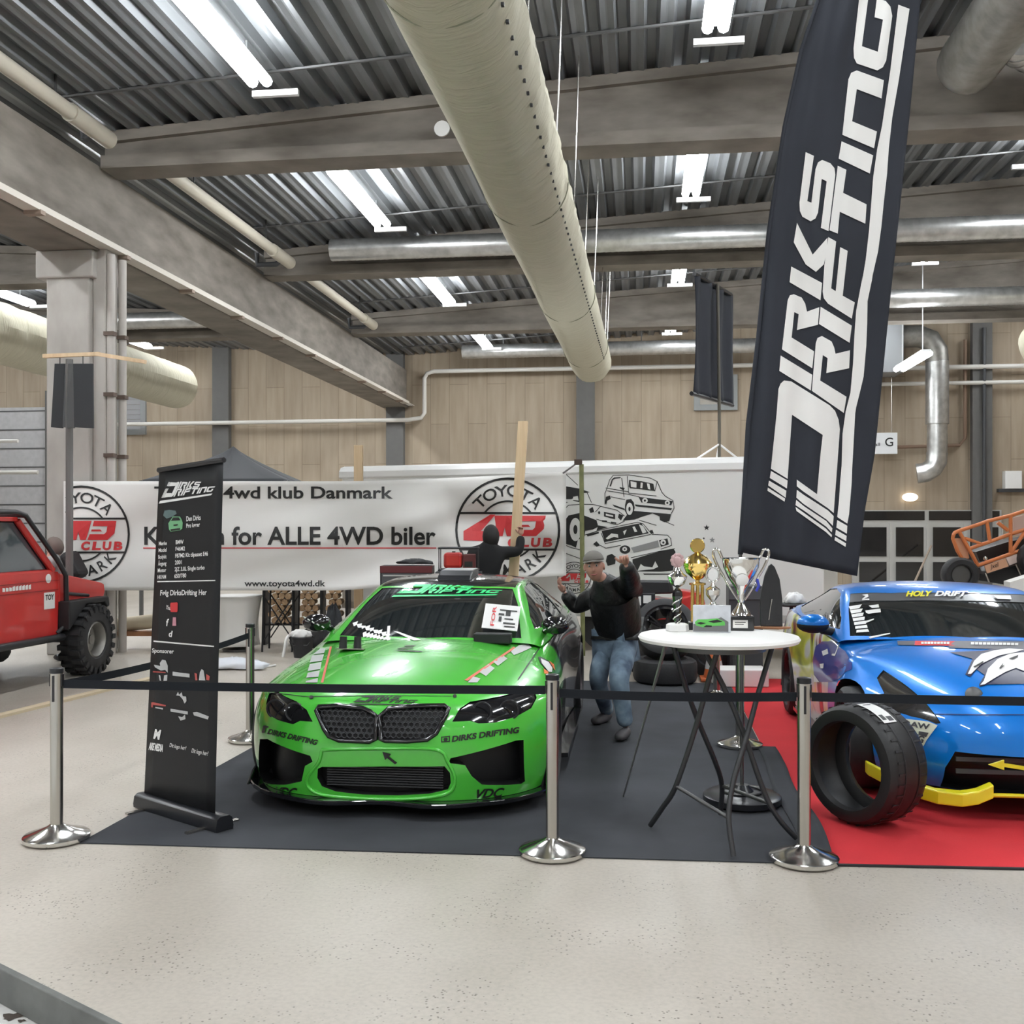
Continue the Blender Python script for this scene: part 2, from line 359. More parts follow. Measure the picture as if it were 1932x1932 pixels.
# ------------------------------------------------------------ hall structure (hall axis = Y)
KH = 1.1
WY = 30.7                                    # far wall
X0, X1, YB = -26.0, 16.0, -9.0
def roof(x): return 6.90 + .06 * abs(x + 7.45)
mb = MB()
c1 = G(0, 1818); c2 = G(230, 1932)
dr = (c2 - c1).normalized(); e1 = c1 - dr * 3.2; e2 = c2 + dr * 3.0
mb.flat([(e1.x, e1.y, 0), (e2.x, e2.y, 0), (e2.x + 1, e2.y - 8, 0), (X1, YB, 0), (X1, WY, 0), (X0, WY, 0), (X0, e1.y, 0)])
struct(mb.build('floor', M_FLOOR))
mb = MB(); mb.flat([(X0, YB, -.13), (X1, YB, -.13), (X1, e1.y + .1, -.13), (X0, e1.y + .1, -.13)])
struct(mb.build('floor_lower', ramp_mat('lower_floor', [(.3, (.5, .49, .47)), (.7, (.66, .65, .62))], (1, 1, 1), 3, 6, .6)))
mb = MB(); nrm = Vector((dr.y, -dr.x, 0))
if nrm.dot(Vector((0, 0, 0)) - c1) < 0: nrm = -nrm
mb.prism([e1 + Vector((0, 0, .004)), e1 + nrm * .03 + Vector((0, 0, .004)), e1 + nrm * .03 + Vector((0, 0, -.129)), e1 + Vector((0, 0, -.129))], e2 - e1)
struct(mb.build('trim_1', mat('edge_steel', (.16, .165, .155), .55, .3, var=.25), bevel=.004))
# stains on the lower floor
mb = MB()
for i_, (qx, qy, r) in enumerate([(22, 1918, .035), (54, 1901, .016), (72, 1916, .03), (40, 1926, .014)]):
    p = W(qx, qy, (HC + .128) * F / (qy - HY)); mb = MB(); mb.flat([(p.x + r * (1 + .4 * math.sin(3 * a)) * math.cos(a), p.y + r * .8 * math.sin(a) * (1 + .3 * math.cos(5 * a)), -.128) for a in [2 * PI * k / 14 for k in range(14)]])
    tag(mb.build('oil_stain', mat('stain', (.06, .045, .035), .5)), ['large dark brown stain at the left on the lower floor', 'small dark stain on the lower floor nearest the step', 'right hand dark stain on the lower floor', 'tiny dark stain lowest on the lower floor'][i_], 'stain')

# roof deck: trapezoid sheeting running along the hall
mb = MB(); per = .33; x = X0; pts = []
while x < X1:
    z = roof(x)
    pts += [(x, z + .085), (x + .10, z + .085), (x + .14, z), (x + .20, z + .012), (x + .22, z + .012), (x + .29, z)]
    x += per
vs = []
for (px_, pz) in pts: vs += [(px_, YB, pz), (px_, WY, pz)]
mb.add(vs, [(2 * i, 2 * i + 1, 2 * i + 3, 2 * i + 2) for i in range(len(pts) - 1)])
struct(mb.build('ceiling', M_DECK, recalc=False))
# walls
def wall(name, x0, x1, y0, y1, m, z1=9.0): struct(MB().bb(x0, x1, y0, y1, -.1, z1).build(name, m))
wall('wall_back', X0, X1, WY, WY + .3, M_WALL)
wall('wall_left', X0 - .3, X0, YB, WY, M_WALL); wall('wall_right', X1, X1 + .3, YB, WY, M_WALL); wall('wall_front', X0, X1, YB - .3, YB, M_CONCL)
k = 0
for px_ in (-13.0, -7.45, -1.65, 3.95, 9.6):
    k += 1; struct(MB().bb(px_ - .27, px_ + .27, WY - .22, WY + .02, 0, 7.6).build('trim_%d' % (k + 1), M_GREYC, bevel=.01))
# cross beams, sloping top, both sides of the valley beam
k = 20
BEAMY = (-4.7, 1.2, 7.1, 13.0, 18.9, 24.8)
for by in BEAMY:
    for (xa, xb) in ((-7.1, X1), (X0, -7.85)):
        mb = MB()
        for (hw, zlo, zhi) in ((.24, 0, .17), (.13, .17, -.14), (.22, -.14, 0)):
            def zz(x, t): return 6.43 + t if t > 0 or zlo == 0 and t == 0 else roof(x) + t
            vs = []
            for x in (xa, xb):
                a = 6.43 + zlo if zlo >= 0 else roof(x) + zlo
                b = 6.43 + zhi if zhi > 0 else roof(x) + zhi
                vs += [(x, by - hw, a), (x, by + hw, a), (x, by + hw, b), (x, by - hw, b)]
            mb.add(vs, [(0, 1, 2, 3), (4, 7, 6, 5), (0, 4, 5, 1), (1, 5, 6, 2), (2, 6, 7, 3), (3, 7, 4, 0)])
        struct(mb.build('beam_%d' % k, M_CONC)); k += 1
# valley beam + columns
mb = MB().bb(-7.80, -7.13, YB, WY, 5.48, 6.47); mb.bb(-7.86, -7.07, YB, WY, 5.31, 5.50)
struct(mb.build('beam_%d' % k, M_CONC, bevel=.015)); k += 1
for j, cy in enumerate((-5.0, 12.9)):
    mb = MB().bb(-7.77, -7.17, cy - .3, cy + .3, 0, 5.31); mb.bb(-7.90, -7.10, cy - .34, cy + .34, 4.95, 5.31)
    mb.bb(-7.17, -6.98, cy - .22, cy + .1, 0, 5.35) if j == 1 else None
    struct(mb.build('column_%d' % (j + 1), M_CONCL, bevel=.02))
# sectional door in the far wall, left of the column
dt = struct(MB().bb(-23.0, -18.85, WY - .06, WY + .01, 0, 5.5).build('door_1', mat('panel_door', (.46, .455, .46), .5, var=.08), bevel=.01))
mb = MB()
for i in range(9): mb.bb(-23.0, -18.85, WY - .075, WY - .055, .6 * i + .56, .6 * i + .60)
mb.build('panel_seam', mat('seam_dark', (.10, .10, .10), .6), dt)
struct(MB().bb(-18.85, -18.5, WY - .2, WY + .01, 0, 6.0).build('trim_8', M_GREYC))
# glazed doors on the right
gx = 6.05
fr = struct(MB().bb(gx, gx + 4.1, WY - .10, WY + .01, 0, 2.15).build('door_2', M_ALU))
mbp = MB(); mbf = MB()
for i in range(4):
    a = gx + .05 + i * 1.02
    mbp.bb(a + .14, a + .90, WY - .125, WY - .10, .82, 1.66); mbp.bb(a + .14, a + .90, WY - .125, WY - .10, .08, .66)
    mbf.bb(a, a + .05, WY - .15, WY - .1, 0, 1.78); mbf.bb(a + .98, a + 1.02, WY - .15, WY - .1, 0, 1.78)
for i in range(2): mbp.bb(gx + .08 + i * 2.04, gx + 2.0 + i * 2.04, WY - .125, WY - .10, 1.86, 2.12)
mbp.build('glass_pane', mat('dark_pane', (.012, .012, .013), .05, coat=.5), fr); mbf.build('door_frame', M_ALU, fr)
# high windows with louvres
def hiwin(n, cx, cz, w, h, ml):
    o = MB()
    for (a, b, c, d_) in ((-w / 2 - .17, w / 2 + .17, h / 2, h / 2 + .17), (-w / 2 - .17, w / 2 + .17, -h / 2 - .17, -h / 2), (-w / 2 - .17, -w / 2, -h / 2, h / 2), (w / 2, w / 2 + .17, -h / 2, h / 2)):
        o.bb(cx + a, cx + b, WY - .08, WY + .01, cz + c, cz + d_)
    f = struct(o.build('window_%d' % n, mat('window_grey', (.24, .25, .25), .5)))
    mbl = MB()
    for i in range(7):
        z = cz - h / 2 + h * (i + .5) / 7
        mbl.box((cx, WY - .03, z), (w, .02, h / 7 * .95), Matrix.Rotation(.25, 3, 'X'))
    mbl.build('louvre', ml, f)
M_LOUV = mat('louvre_metal', (.62, .6, .56), .25, .7)
hiwin(1, 2.17, 5.62, .92, .70, M_LOUV); hiwin(2, -16.2, 5.3, 1.0, 1.1, mat('louvre_dull', (.34, .34, .35), .5))

# ------------------------------------------------------------ pipes, ducts, lamps
def along(px, py, Y):
    """X,z where the pixel ray meets the plane y=Y"""
    a = W(px, py, 1.0) - Vector((0, 0, HC)); t = Y / a.y
    return a.x * t, HC + a.z * t
o = thing('fabric_air_duct', 'long sage green fabric air duct hanging across the hall centre', 'duct', (-1.2, 12, 5.2))
def ductf(r, pa, pb, sagn, seg=150, nn=28):
    pa = Vector(pa); pb = Vector(pb)
    def fn(u, v):
        c = pa.lerp(pb, v); a = 2 * PI * u
        yy = v * (pb - pa).length
        wr = .019 * math.sin(yy * 9 + 3 * math.sin(a * 2) + a * 2) * max(0, math.sin(a * 1.0 + 1.2)) * (1 if v < .62 else .25) + .006 * math.sin(a * 7 + yy * 1.3)
        rr = r + wr
        return c + Vector((math.cos(a) * rr, 0, math.sin(a) * rr * (1.0 if math.sin(a) > 0 else 1.04)))
    m = MB().grid(nn, seg, fn); m.add([pb + Vector((math.cos(2 * PI * i / nn) * r * f, g, math.sin(2 * PI * i / nn) * r * f)) for f, g in ((1, 0), (.8, .1), (.3, .16)) for i in range(nn)],
        [(j * nn + i, j * nn + (i + 1) % nn, (j + 1) * nn + (i + 1) % nn, (j + 1) * nn + i) for j in range(2) for i in range(nn)] + [tuple(2 * nn + i for i in range(nn))])
    return m
DA = (-1.27, 0.5, 5.2); DB = (-1.06, 21.9, 5.2)
ductf(.425, DA, DB, 0).build('fabric_sleeve', M_FAB, o, smooth=60, world=True)
mb = MB()
for yy in (6.2, 10.4, 15.4, 19.9): 
    t = (yy - .5) / 21.4; c = Vector(DA).lerp(Vector(DB), t)
    MB().tube([c + Vector((math.cos(a) * .437, 0, math.sin(a) * .437)) for a in [2 * PI * q / 32 for q in range(32)]], .007, 5, closed=True).build('seam_ring', mat('duct_seam', (.22, .22, .16), .8), o, world=True)
mb = MB()
for i in range(70):
    t = i / 70; c = Vector(DA).lerp(Vector(DB), t * .72 + .2); a = -.62
    mb.box(c + Vector((math.cos(a) * .437, 0, math.sin(a) * .437)), (.02, .03, .02))
mb.build('nozzle_row', M_BLK, o, world=True)['kind'] = 'stuff'
mb = MB(); mb.tube([Vector(DA) + Vector((.36, 0, .30)), Vector(DB) + Vector((.36, .3, .30))], .014, 6)
mb.build('hanging_rail', M_WPIPE, o, world=True)
for yy in (5.2, 7.6, 10.0, 12.2, 14.4, 16.6, 18.8, 20.6, 21.6):
    c = Vector(DA).lerp(Vector(DB), (yy - .5) / 21.4)
    MB().tube([c + Vector((.36, 0, .30)), Vector((c.x + .42, yy, roof(c.x + .42) + .05))], .009, 5).build('hanging_wire', M_STEEL, o, world=True)
o = tag(ductf(.48, (-10.4, 6, 4.85), (-10.4, 22.0, 4.85), 0, 90).build('fabric_air_duct', M_FAB, smooth=60), 'sage green fabric duct ending beside the column on the left', 'duct')
o = tag(ductf(.46, (8.6, 8, 5.45), (8.15, 22.2, 5.45), 0, 60).build('fabric_air_duct', M_FAB, smooth=60), 'sage green fabric duct end high at the right edge', 'duct')
def spiral(name, label, pa, pb, r, m=M_GALV, cat='duct'):
    pa = Vector(pa); pb = Vector(pb); L = (pb - pa).length; n = max(4, int(L / .11)); pts = []; rs = []
    for i in range(n + 1):
        t = i / n; pts += [pa.lerp(pb, min(1, t)), pa.lerp(pb, min(1, t + .12 / n))]; rs += [r, r * 1.022]
    return tag(MB().tube(pts, rs, 24).build(name, m, smooth=40), label, cat)
o = spiral('spiral_duct', 'shiny spiral duct in front of the second beam', (-5.6, 18.1, 6.72), (X1 - 1, 18.1, 6.72), .195)
wd_ = spiral('spiral_duct', 'spiral duct along the top of the far wall', (-5.2, 29.6, 6.8), (5.7, 29.6, 6.8), .2)
for x in (-4, 0, 4): MB().tube([(x, 29.6, 6.9), (x, 29.6, roof(x) + .06)], .015, 6).build('hanger', M_STEELD, wd_)
spiral('spiral_duct', 'bright spiral duct under the far beam at the right', (4.6, 23.9, 6.8), (X1 - .5, 23.9, 6.8), .2)
spiral('spiral_duct', 'spiral duct under the left bay roof behind the column', (-20, 23.9, 6.75), (-8.2, 23.9, 6.75), .2)
spiral('spiral_duct', 'fat dull spiral duct end beside the feather flag top', (3.72, 7.45, 7.0), (3.72, 12.35, 7.0), .34, M_GALVD)
o = thing('duct_elbow', 'bright silver duct elbow in the top right corner', 'duct', (4.4, 12.1, 6.95))
pts = [Vector((4.06, 11.6, 6.98))] + [Vector((4.06 + .75 * (1 - math.cos(t)), 11.6 + .55 * math.sin(t), 6.98)) for t in [PI / 2 * q / 6 for q in range(1, 7)]] + [Vector((7.5, 12.15, 6.98))]
MB().tube(pts, .225, 24).build('elbow_pipe', M_GALV, o, smooth=50, world=True)
mb = MB()
for p, q in zip(pts[1:7], pts[2:8]): mb.cyl(p, p + (q - p).normalized() * .03, .236, n=24)
mb.build('elbow_rib', M_GALV, o, smooth=40, world=True)
for i, (ya, yb, xx, zz_) in enumerate(((7.4, 12.5, -6.85, 6.70), (13.3, 18.4, -6.5, 6.6), (19.2, 24.4, -6.5, 6.6))):
    q = thing('drain_pipe', ['cream drain pipe nearest the camera under the left roof', 'cream drain pipe between the first and second beams', 'cream drain pipe between the second and third beams'][i], 'pipe', (xx, yb, zz_))
    MB().tube([(xx, ya, zz_), (xx, yb, zz_)], .095, 16).build('pipe_run', M_CREAM, q, smooth=40, world=True)
    for hy in (ya + 1.0, yb - 1.2): MB().box((xx, hy, (zz_ + roof(xx)) / 2 + .09), (.02, .03, roof(xx) - zz_ + .12)).build('pipe_hanger', M_STEELD, q, world=True)
    MB().tube([(xx, yb - .9, zz_), (xx, yb + .02, zz_)], .115, 16).build('pipe_collar', M_CREAM, q, smooth=40, world=True)
    MB().tube([(xx, yb - .3, zz_), (xx - .15, yb - .3, zz_ - .1), (-7.0, yb - .3, zz_ - .1), (-7.02, yb - .3, zz_ + .12)], .05, 10).build('branch_pipe', M_DGREY, q, smooth=40, world=True)
# cable tray under the valley beam
o = thing('cable_tray', 'pale cable tray running along the big left beam', 'cable tray', (-6.98, 12, 5.4))
mb = MB().bb(-7.06, -6.86, YB + .2, 29.9, 5.335, 5.35); mb.bb(-7.06, -7.045, YB + .2, 29.9, 5.35, 5.41); mb.bb(-6.872, -6.86, YB + .2, 29.9, 5.35, 5.41)
mb.build('tray', mat('tray_paint', (.52, .48, .42), .5), o, world=True)
mb = MB()
for q in range(3): mb.tube([(-7.02 + .06 * q, YB + .2 + 3.3 * i, 5.372 + .008 * math.sin(i * 2 + q)) for i in range(13)], .015, 6)
mb.build('cable', M_WPIPE, o, world=True)
for i in range(14):
    MB().bb(-7.065, -6.85, 3.0 + 2.0 * i, 3.10 + 2.0 * i, 5.29, 5.34).build('tray_bracket', mat('bracket_rust', (.25, .19, .15), .7), o, world=True)
# pipes on the far wall
def pipe(label, pts, r, m=M_WPIPE): return tag(MB().tube(pts, r, 10).build('wall_pipe', m, smooth=40), label, 'pipe')
zz_ = 1.7 + 197 / 61.5
pipe('white pipe running along the far wall behind the tent', [(-16.4, WY - .35, zz_ - .02), (-7.0, WY - .35, zz_), (-6.6, WY - .35, zz_ + .06), (-6.5, WY - .35, zz_ + .2), (-6.5, WY - .35, 6.15), (-6.42, WY - .35, 6.3), (-6.2, WY - .35, 6.36), (3.4, WY - .35, 6.36)], .065)
pipe('upper white pipe on the far wall beside the silver duct', [(5.6, WY - .3, 6.2), (14, WY - .3, 6.2)], .07); pipe('lower white pipe on the far wall beside the silver duct', [(5.6, WY - .3, 5.75), (14, WY - .3, 5.75)], .06)
pipe('white pipe dropping down the far wall above the white sign', [(6.25, WY - .15, 6.2), (6.25, WY - .15, 4.75)], .07)
pipe('brown pipe on the far wall right of the silver duct', [(9.15, WY - .14, 7.0), (9.15, WY - .14, 4.2), (9.0, WY - .14, 4.0), (6.9, WY - .14, 3.95)], .05, mat('rust_pipe', (.2, .13, .09), .7))
pipe('thin grey pipe on the right pilaster of the far wall', [(9.62, WY - .3, 7.3), (9.62, WY - .3, .3)], .05, M_DGREY)
pipe('white pipe crossing the panel door at the far left', [(-25, 27.0, 4.1), (-17.5, 27.0, 4.1)], .05)
pipe('lower white pipe crossing the panel door at the far left', [(-25, 28.6, 3.3), (-17.9, 28.6, 3.3)], .06)
for i_, (xx, yy) in enumerate(((-6.93, 12.72), (-6.93, 13.02))):
    q = pipe(['grey pipe on the near edge of the concrete column', 'grey pipe on the far edge of the concrete column'][i_], [(xx, yy, 0), (xx, yy, 5.27)], .055, mat('column_pipe', (.42, .39, .36), .6))
    for z in (2.6, 3.4, 4.2): MB().bb(xx - .07, xx + .07, yy - .07, yy + .03, z, z + .05).build('pipe_clip', mat('clip_rust', (.10, .07, .055), .8), q)
# silver duct drop
o = thing('silver_duct_drop', 'silver duct dropping down the far wall to an elbow', 'duct', (8.3, WY - .7, 3.4))
dx, dy = 8.22, WY - .75
MB().tube([(dx, dy, 6.3), (dx, dy, 4.55)], .31, 28).build('duct_pipe', M_GALV, o, smooth=40, world=True)
MB().tube([(dx, dy, 4.56), (dx, dy, 3.75)], .27, 28).build('lower_pipe', M_GALV, o, smooth=40, world=True)
MB().tube([(dx, dy, 3.76), (dx - .02, dy, 3.5), (dx - .12, dy, 3.32), (dx - .3, dy + .05, 3.2), (dx - .52, dy + .1, 3.17)], .28, 28).build('lower_elbow', M_GALV, o, smooth=50, world=True)
MB().tube([(dx, dy, 6.28), (dx - .03, dy, 6.6), (dx - .2, dy, 6.9), (dx - .5, dy, 7.02), (dx - 1.1, dy, 7.02)], .31, 28).build('upper_elbow', M_GALVD, o, smooth=50, world=True)
MB().bb(5.9, 7.2, dy - .5, dy + .5, 5.95, 7.4).build('fan_box', mat('fan_box_grey', (.30, .31, .32), .45, .4), o, bevel=.02, world=True)
# strip lamps
def lamp(X, Y, ln=2.7, label=None, z=None, first=[]):
    zt = (roof(X) - .20) if z is None else z
    if not first or z is not None:
        t = thing('strip_lamp', label, 'lamp', (X, Y, zt), 0, 'strip lamps under the roof' if z is None else None)
        MB().bb(-.10, .10, -ln / 2, ln / 2, -.05, .0).build('lamp_housing', M_LAMPB, t)
        for s in (-1, 1): MB().tube([(s * .085, -ln / 2 + .03, -.085), (s * .085, ln / 2 - .03, -.085)], .062, 8).build('lamp_tube', M_LAMP, t, smooth=60)
        if z is None:
            for yy in (-1, 1): MB().tube([(0, yy * .9, 0), (0, yy * .9, .34)], .012, 6).build('hanger', M_LAMPB, t)
            MB().bb(-.22, .34, ln / 2 + .28, ln / 2 + .34, -.11, -.04).build('end_bracket', M_LAMPB, t)
            first.append(t)
        else:
            for yy in (-1, 1): MB().tube([(0, yy * .9, 0), (0, yy * .9, roof(X) + .1 - z)], .012, 6).build('hanger', M_LAMPB, t)
        return t
    return copy_thing(first[0], (X, Y, zt), None, label)
ROWN = {27.6: 'far row nearest the end wall', 21.7: 'row beyond the second beam', 15.6: 'row beyond the first beam', 10.0: 'row before the first beam'}
COLN = {-19.8: 'at the far left', -14.6: 'at the left edge', -9.4: 'left of the big beam', -4.35: 'left of the green duct', .8: 'right of the green duct', 6.1: 'right of the feather flag', 11.2: 'far right'}
for Y in (27.6, 21.7, 15.6, 10.0, 4.1, -1.8, -7.0):
    for X in (-4.35, .8, 6.1, 11.2, -9.4, -14.6, -19.8):
        if Y > 5 and X in (-19.8,) and Y < 20: continue
        lab = 'bright strip lamp %s, %s' % (COLN[X], ROWN[Y]) if Y in ROWN else 'strip lamp %s overhead, %s' % (COLN[X], {4.1: 'above the cars', -1.8: 'just behind the viewer', -7.0: 'furthest behind the viewer'}[Y])
        lamp(X, Y, 2.7, lab)
lamp(6.25, 24.8, 2.4, 'slanting single strip lamp hung low beside the white sign', 5.6)
for Y in (27.6, 21.7, 15.6, 10.0):
    for dy in (-1.25, 1.65):
        z = lambda x: roof(x) - .02
        tag(MB().tube([(-7.0, Y + dy, z(-7.0)), (X1, Y + dy, z(X1))], .022, 6).build('conduit_rail', M_STEELD), 'thin dark roof rail at the %s end of lamp %s' % ('near' if dy < 0 else 'far', ROWN[Y]), 'rail')
tag(MB().lathe([(.01, -.05), (.085, -.045), (.1, 0), (.1, .02)], 20, Matrix.Translation((-2.5, 12.74, 6.72)) @ Matrix.Rotation(PI / 2, 4, 'X')).build('round_detector', M_WHITEM, smooth=40), 'round white disc on the first concrete beam', 'detector')
# hall sign, wall lamp, wall box, hanging spot
o = thing('hall_sign', 'white hanging sign with hall letter near the right doors', 'sign', (6.9, 30.2, 4.0))
MB().bb(6.15, 7.2, 30.15, 30.22, 3.74, 4.34).build('sign_panel', mat('sign_white', (.66, .67, .68), .4), o, world=True, bevel=.005)
mb = MB(); f = lambda x, y: Vector((x, 30.142, y))
decal(mb, art_fit(art_text('til Hall', .01), (6.25, 3.97), (6.72, 3.97), .09), f); decal(mb, art_fit(art_text('G', .01), (6.86, 3.96), (7.08, 3.96), .24), f)
mb.build('lettering', M_INK, o, world=True)
for sx in (6.3, 7.05): MB().tube([(sx, 30.19, 4.34), (sx, 30.19, roof(sx) + .1)], .008, 5).build('hanging_wire', M_STEEL, o, world=True)
tag(MB().ball((7.65, WY - .12, 2.52), .22, 20, (1, .4, .55)).build('wall_lamp', mat('wall_lamp_glow', (1, .95, .85), .4, emit=(1, .9, .7), est=3.0), smooth=180), 'small oval glowing wall lamp above the glazed doors', 'lamp')
o = thing('wall_box', 'grey electrical box on the right of the far wall', 'box', (10.45, WY - .15, 2.75))
MB().bb(10.2, 10.65, WY - .26, WY, 2.75, 3.25).build('housing', M_WHITE, o, world=True, bevel=.01); MB().bb(10.05, 10.8, WY - .2, WY, 2.66, 2.75).build('terminal_strip', M_DGREY, o, world=True)
o = thing('hanging_spotlight', 'small white spotlight hanging below the low strip lamp', 'lamp', (6.2, 29.75, 4.7))
MB().tube([(6.2, 29.75, roof(6.2) + .1), (6.2, 29.75, 5.0)], .015, 6).build('stem', M_WHITE, o, world=True)
MB().lathe([(.05, .3), (.09, .25), (.2, .02), (.17, 0), (.02, .05)], 16, Matrix.Translation((6.2, 29.75, 4.7))).build('shade', M_WHITE, o, smooth=40, world=True)
# carpets
c = [G(150, 1593), G(1541, 1628), G(1541, 1612), G(1432, 1440), G(1404, 1305), G(1404, 1278), G(420, 1278), G(545, 1352), G(474, 1390)]
bl, br_ = G(150, 1592), G(1548, 1632)
back = 11.2
lx = lambda y: bl.x + (y - bl.y) * .012
mbc = MB().prism([(bl.x, bl.y, .001), (br_.x, br_.y, .001), (br_.x + .05, back, .001), (lx(back), back, .001)], (0, 0, .006))
tag(mbc.build('black_carpet', M_CARPB), 'black carpet under the green car and bar table', 'carpet')
rr = G(1932, 1640); dirv = (rr - br_); rr = br_ + dirv * 2.4
mbc = MB().prism([(br_.x + .012, br_.y, .001), (rr.x, rr.y, .001), (rr.x + .1, 11.6, .001), (br_.x + .06, 11.6, .001)], (0, 0, .006))
o = tag(mbc.build('red_carpet', M_CARPR), 'red carpet under the blue car', 'carpet')
MB().prism([(br_.x + .02, br_.y - .02, .001), (rr.x, rr.y - .02, .001), (rr.x, rr.y, .001), (br_.x + .02, br_.y, .001)], (0, 0, .009)).build('edge_binding', M_BLK, o)
o = tag(MB().grid(4, 40, lambda u, v: Vector((br_.x - .065 + .135 * u + .05 * v + .012 * math.sin(v * 9), br_.y + .01 + (8.0 - br_.y) * v, .012 + (.075 * u * u * (.6 + .4 * math.sin(v * 7 + 1)) * math.sin(PI * min(1, v * 1.15 + .05)))))).build('carpet_lip', M_CARPB, smooth=180, solid=.006), 'curled black carpet edge lying against the red carpet', 'carpet edge')
def smooth_path(pts, k=6):
    out = []; n = len(pts)
    for i in range(n - 1):
        p0 = pts[max(0, i - 1)]; p1 = pts[i]; p2 = pts[i + 1]; p3 = pts[min(n - 1, i + 2)]
        for j in range(k):
            t = j / k; out.append(.5 * ((2 * p1) + (p2 - p0) * t + (2 * p0 - 5 * p1 + 4 * p2 - p3) * t * t + (3 * p1 - p0 - 3 * p2 + p3) * t ** 3))
    return out + [pts[-1]]
# ------------------------------------------------------------ vehicles: shells and tools
def subsurf_mesh(vs, fs, lv=3):
    me = bpy.data.meshes.new('ctl'); me.from_pydata([tuple(v) for v in vs], [], fs)
    o = bpy.data.objects.new('ctl', me); COL.objects.link(o); md = o.modifiers.new('s', 'SUBSURF'); md.levels = lv; md.render_levels = lv
    r = bpy.data.meshes.new_from_object(o.evaluated_get(bpy.context.evaluated_depsgraph_get()))
    bpy.data.objects.remove(o); bpy.data.meshes.remove(me); return r
def car_shell(rows, nf, widths, TL=(-1, -.93, -.78, -.5, -.22, 0, .22, .5, .78, .93, 1), pu=3.2, pz=2.6, zs=.14):
    """rows: (u, z, w, du, dz) from the front lip over bonnet and boot to the tail; first nf rows are the nose, as many last rows the tail"""
    vs = []; fs = []; n = len(TL); R = len(rows)
    for (u, z, w, du, dz) in rows:
        for t in TL: vs.append(Vector((w * t, u + du * abs(t) ** pu, z - dz * abs(t) ** pz)))
    for i in range(R - 1):
        for j in range(n - 1): fs.append((i * n + j, i * n + j + 1, (i + 1) * n + j + 1, (i + 1) * n + j))
    def wid(u):
        for (a, wa), (b, wb) in zip(widths, widths[1:]):
            if a <= u <= b: q = (u - a) / (b - a); q = q * q * (3 - 2 * q); return wa + (wb - wa) * q
        return widths[0][1] if u < widths[0][0] else widths[-1][1]
    K = nf - 1
    for side, j in ((-1, 0), (1, n - 1)):
        cols = [[i * n + j for i in range(nf)]]
        for i in range(nf, R - nf):
            p = vs[i * n + j]; col = []
            for k in range(K):
                f = k / K; z = zs + (p.z - zs) * f; Wd = wid(p.y); we = abs(p.x)
                v = Wd - .035 * (1 - f / .6) if f < .6 else Wd + (we - Wd) * ((f - .6) / .4) ** 2
                col.append(len(vs)); vs.append(Vector((side * v, p.y, z)))
            cols.append(col + [i * n + j])
        cols.append([(R - 1 - i) * n + j for i in range(nf)])
        for a, b in zip(cols, cols[1:]):
            for k in range(K):
                q = (a[k], b[k], b[k + 1], a[k + 1]); fs.append(q if side > 0 else q[::-1])
    return vs, fs
def house_shell(rows):
    """rows: (u, du, zc, we, ze, wb, zb)"""
    vs = []; fs = []
    for (u, du, zc, we, ze, wb, zb) in rows:
        half = [(wb, zb, du * 1.15), (wb + (we - wb) * .36 + .012, zb + (ze - zb) * .42, du * 1.12), (we + (wb - we) * .13, zb + (ze - zb) * .86, du * 1.05), (we, ze, du), (we * .82, ze + (zc - ze) * .45, du * .66), (we * .45, ze + (zc - ze) * .86, du * .2)]
        vs += [Vector((-x, u + d, z)) for x, z, d in half] + [Vector((0, u, zc))] + [Vector((x, u + d, z)) for x, z, d in reversed(half)]
    n = 13
    for i in range(len(rows) - 1):
        for j in range(n - 1): fs.append((i * n + j, i * n + j + 1, (i + 1) * n + j + 1, (i + 1) * n + j))
    return vs, fs
def inpoly(p, poly):
    x, y = p; c = False; n = len(poly)
    for i in range(n):
        x1, y1 = poly[i]; x2, y2 = poly[i - 1]
        if (y1 > y) != (y2 > y) and x < (x2 - x1) * (y - y1) / (y2 - y1) + x1: c = not c
    return c
AXN = {(0, 2): 1, (0, 1): 2, (1, 2): 0}
def cut(bm, poly, ax, cond):
    """cut a polygon, given in the plane of the two axes ax, through the faces that meet cond; return the faces inside"""
    a, b = ax; xs = [p[0] for p in poly]; ys = [p[1] for p in poly]; lo = (min(xs), min(ys)); hi = (max(xs), max(ys))
    def near():
        r = []
        for f in bm.faces:
            vx = [v.co[a] for v in f.verts]; vy = [v.co[b] for v in f.verts]
            if max(vx) < lo[0] or min(vx) > hi[0] or max(vy) < lo[1] or min(vy) > hi[1]: continue
            if cond(f.normal, f.calc_center_median()): r.append(f)
        return r
    n = len(poly)
    for i in range(n):
        p, q = poly[i], poly[(i + 1) % n]; e = (q[0] - p[0], q[1] - p[1])
        if abs(e[0]) + abs(e[1]) < 1e-6: continue
        m = .004; ex0, ex1 = min(p[0], q[0]) - m, max(p[0], q[0]) + m; ey0, ey1 = min(p[1], q[1]) - m, max(p[1], q[1]) + m
        fsn = []
        for f in near():
            vx = [v.co[a] for v in f.verts]; vy = [v.co[b] for v in f.verts]
            if max(vx) < ex0 or min(vx) > ex1 or max(vy) < ey0 or min(vy) > ey1: continue
            fsn.append(f)
        if not fsn: continue
        co = [0, 0, 0]; no = [0, 0, 0]; co[a], co[b] = p; no[a], no[b] = -e[1], e[0]
        es = {x for f in fsn for x in f.edges}; vv = {x for f in fsn for x in f.verts}
        bmesh.ops.bisect_plane(bm, geom=list(fsn) + list(es) + list(vv), dist=1e-5, plane_co=co, plane_no=no)
    bm.normal_update()
    return [f for f in near() if inpoly((f.calc_center_median()[a], f.calc_center_median()[b]), poly)]
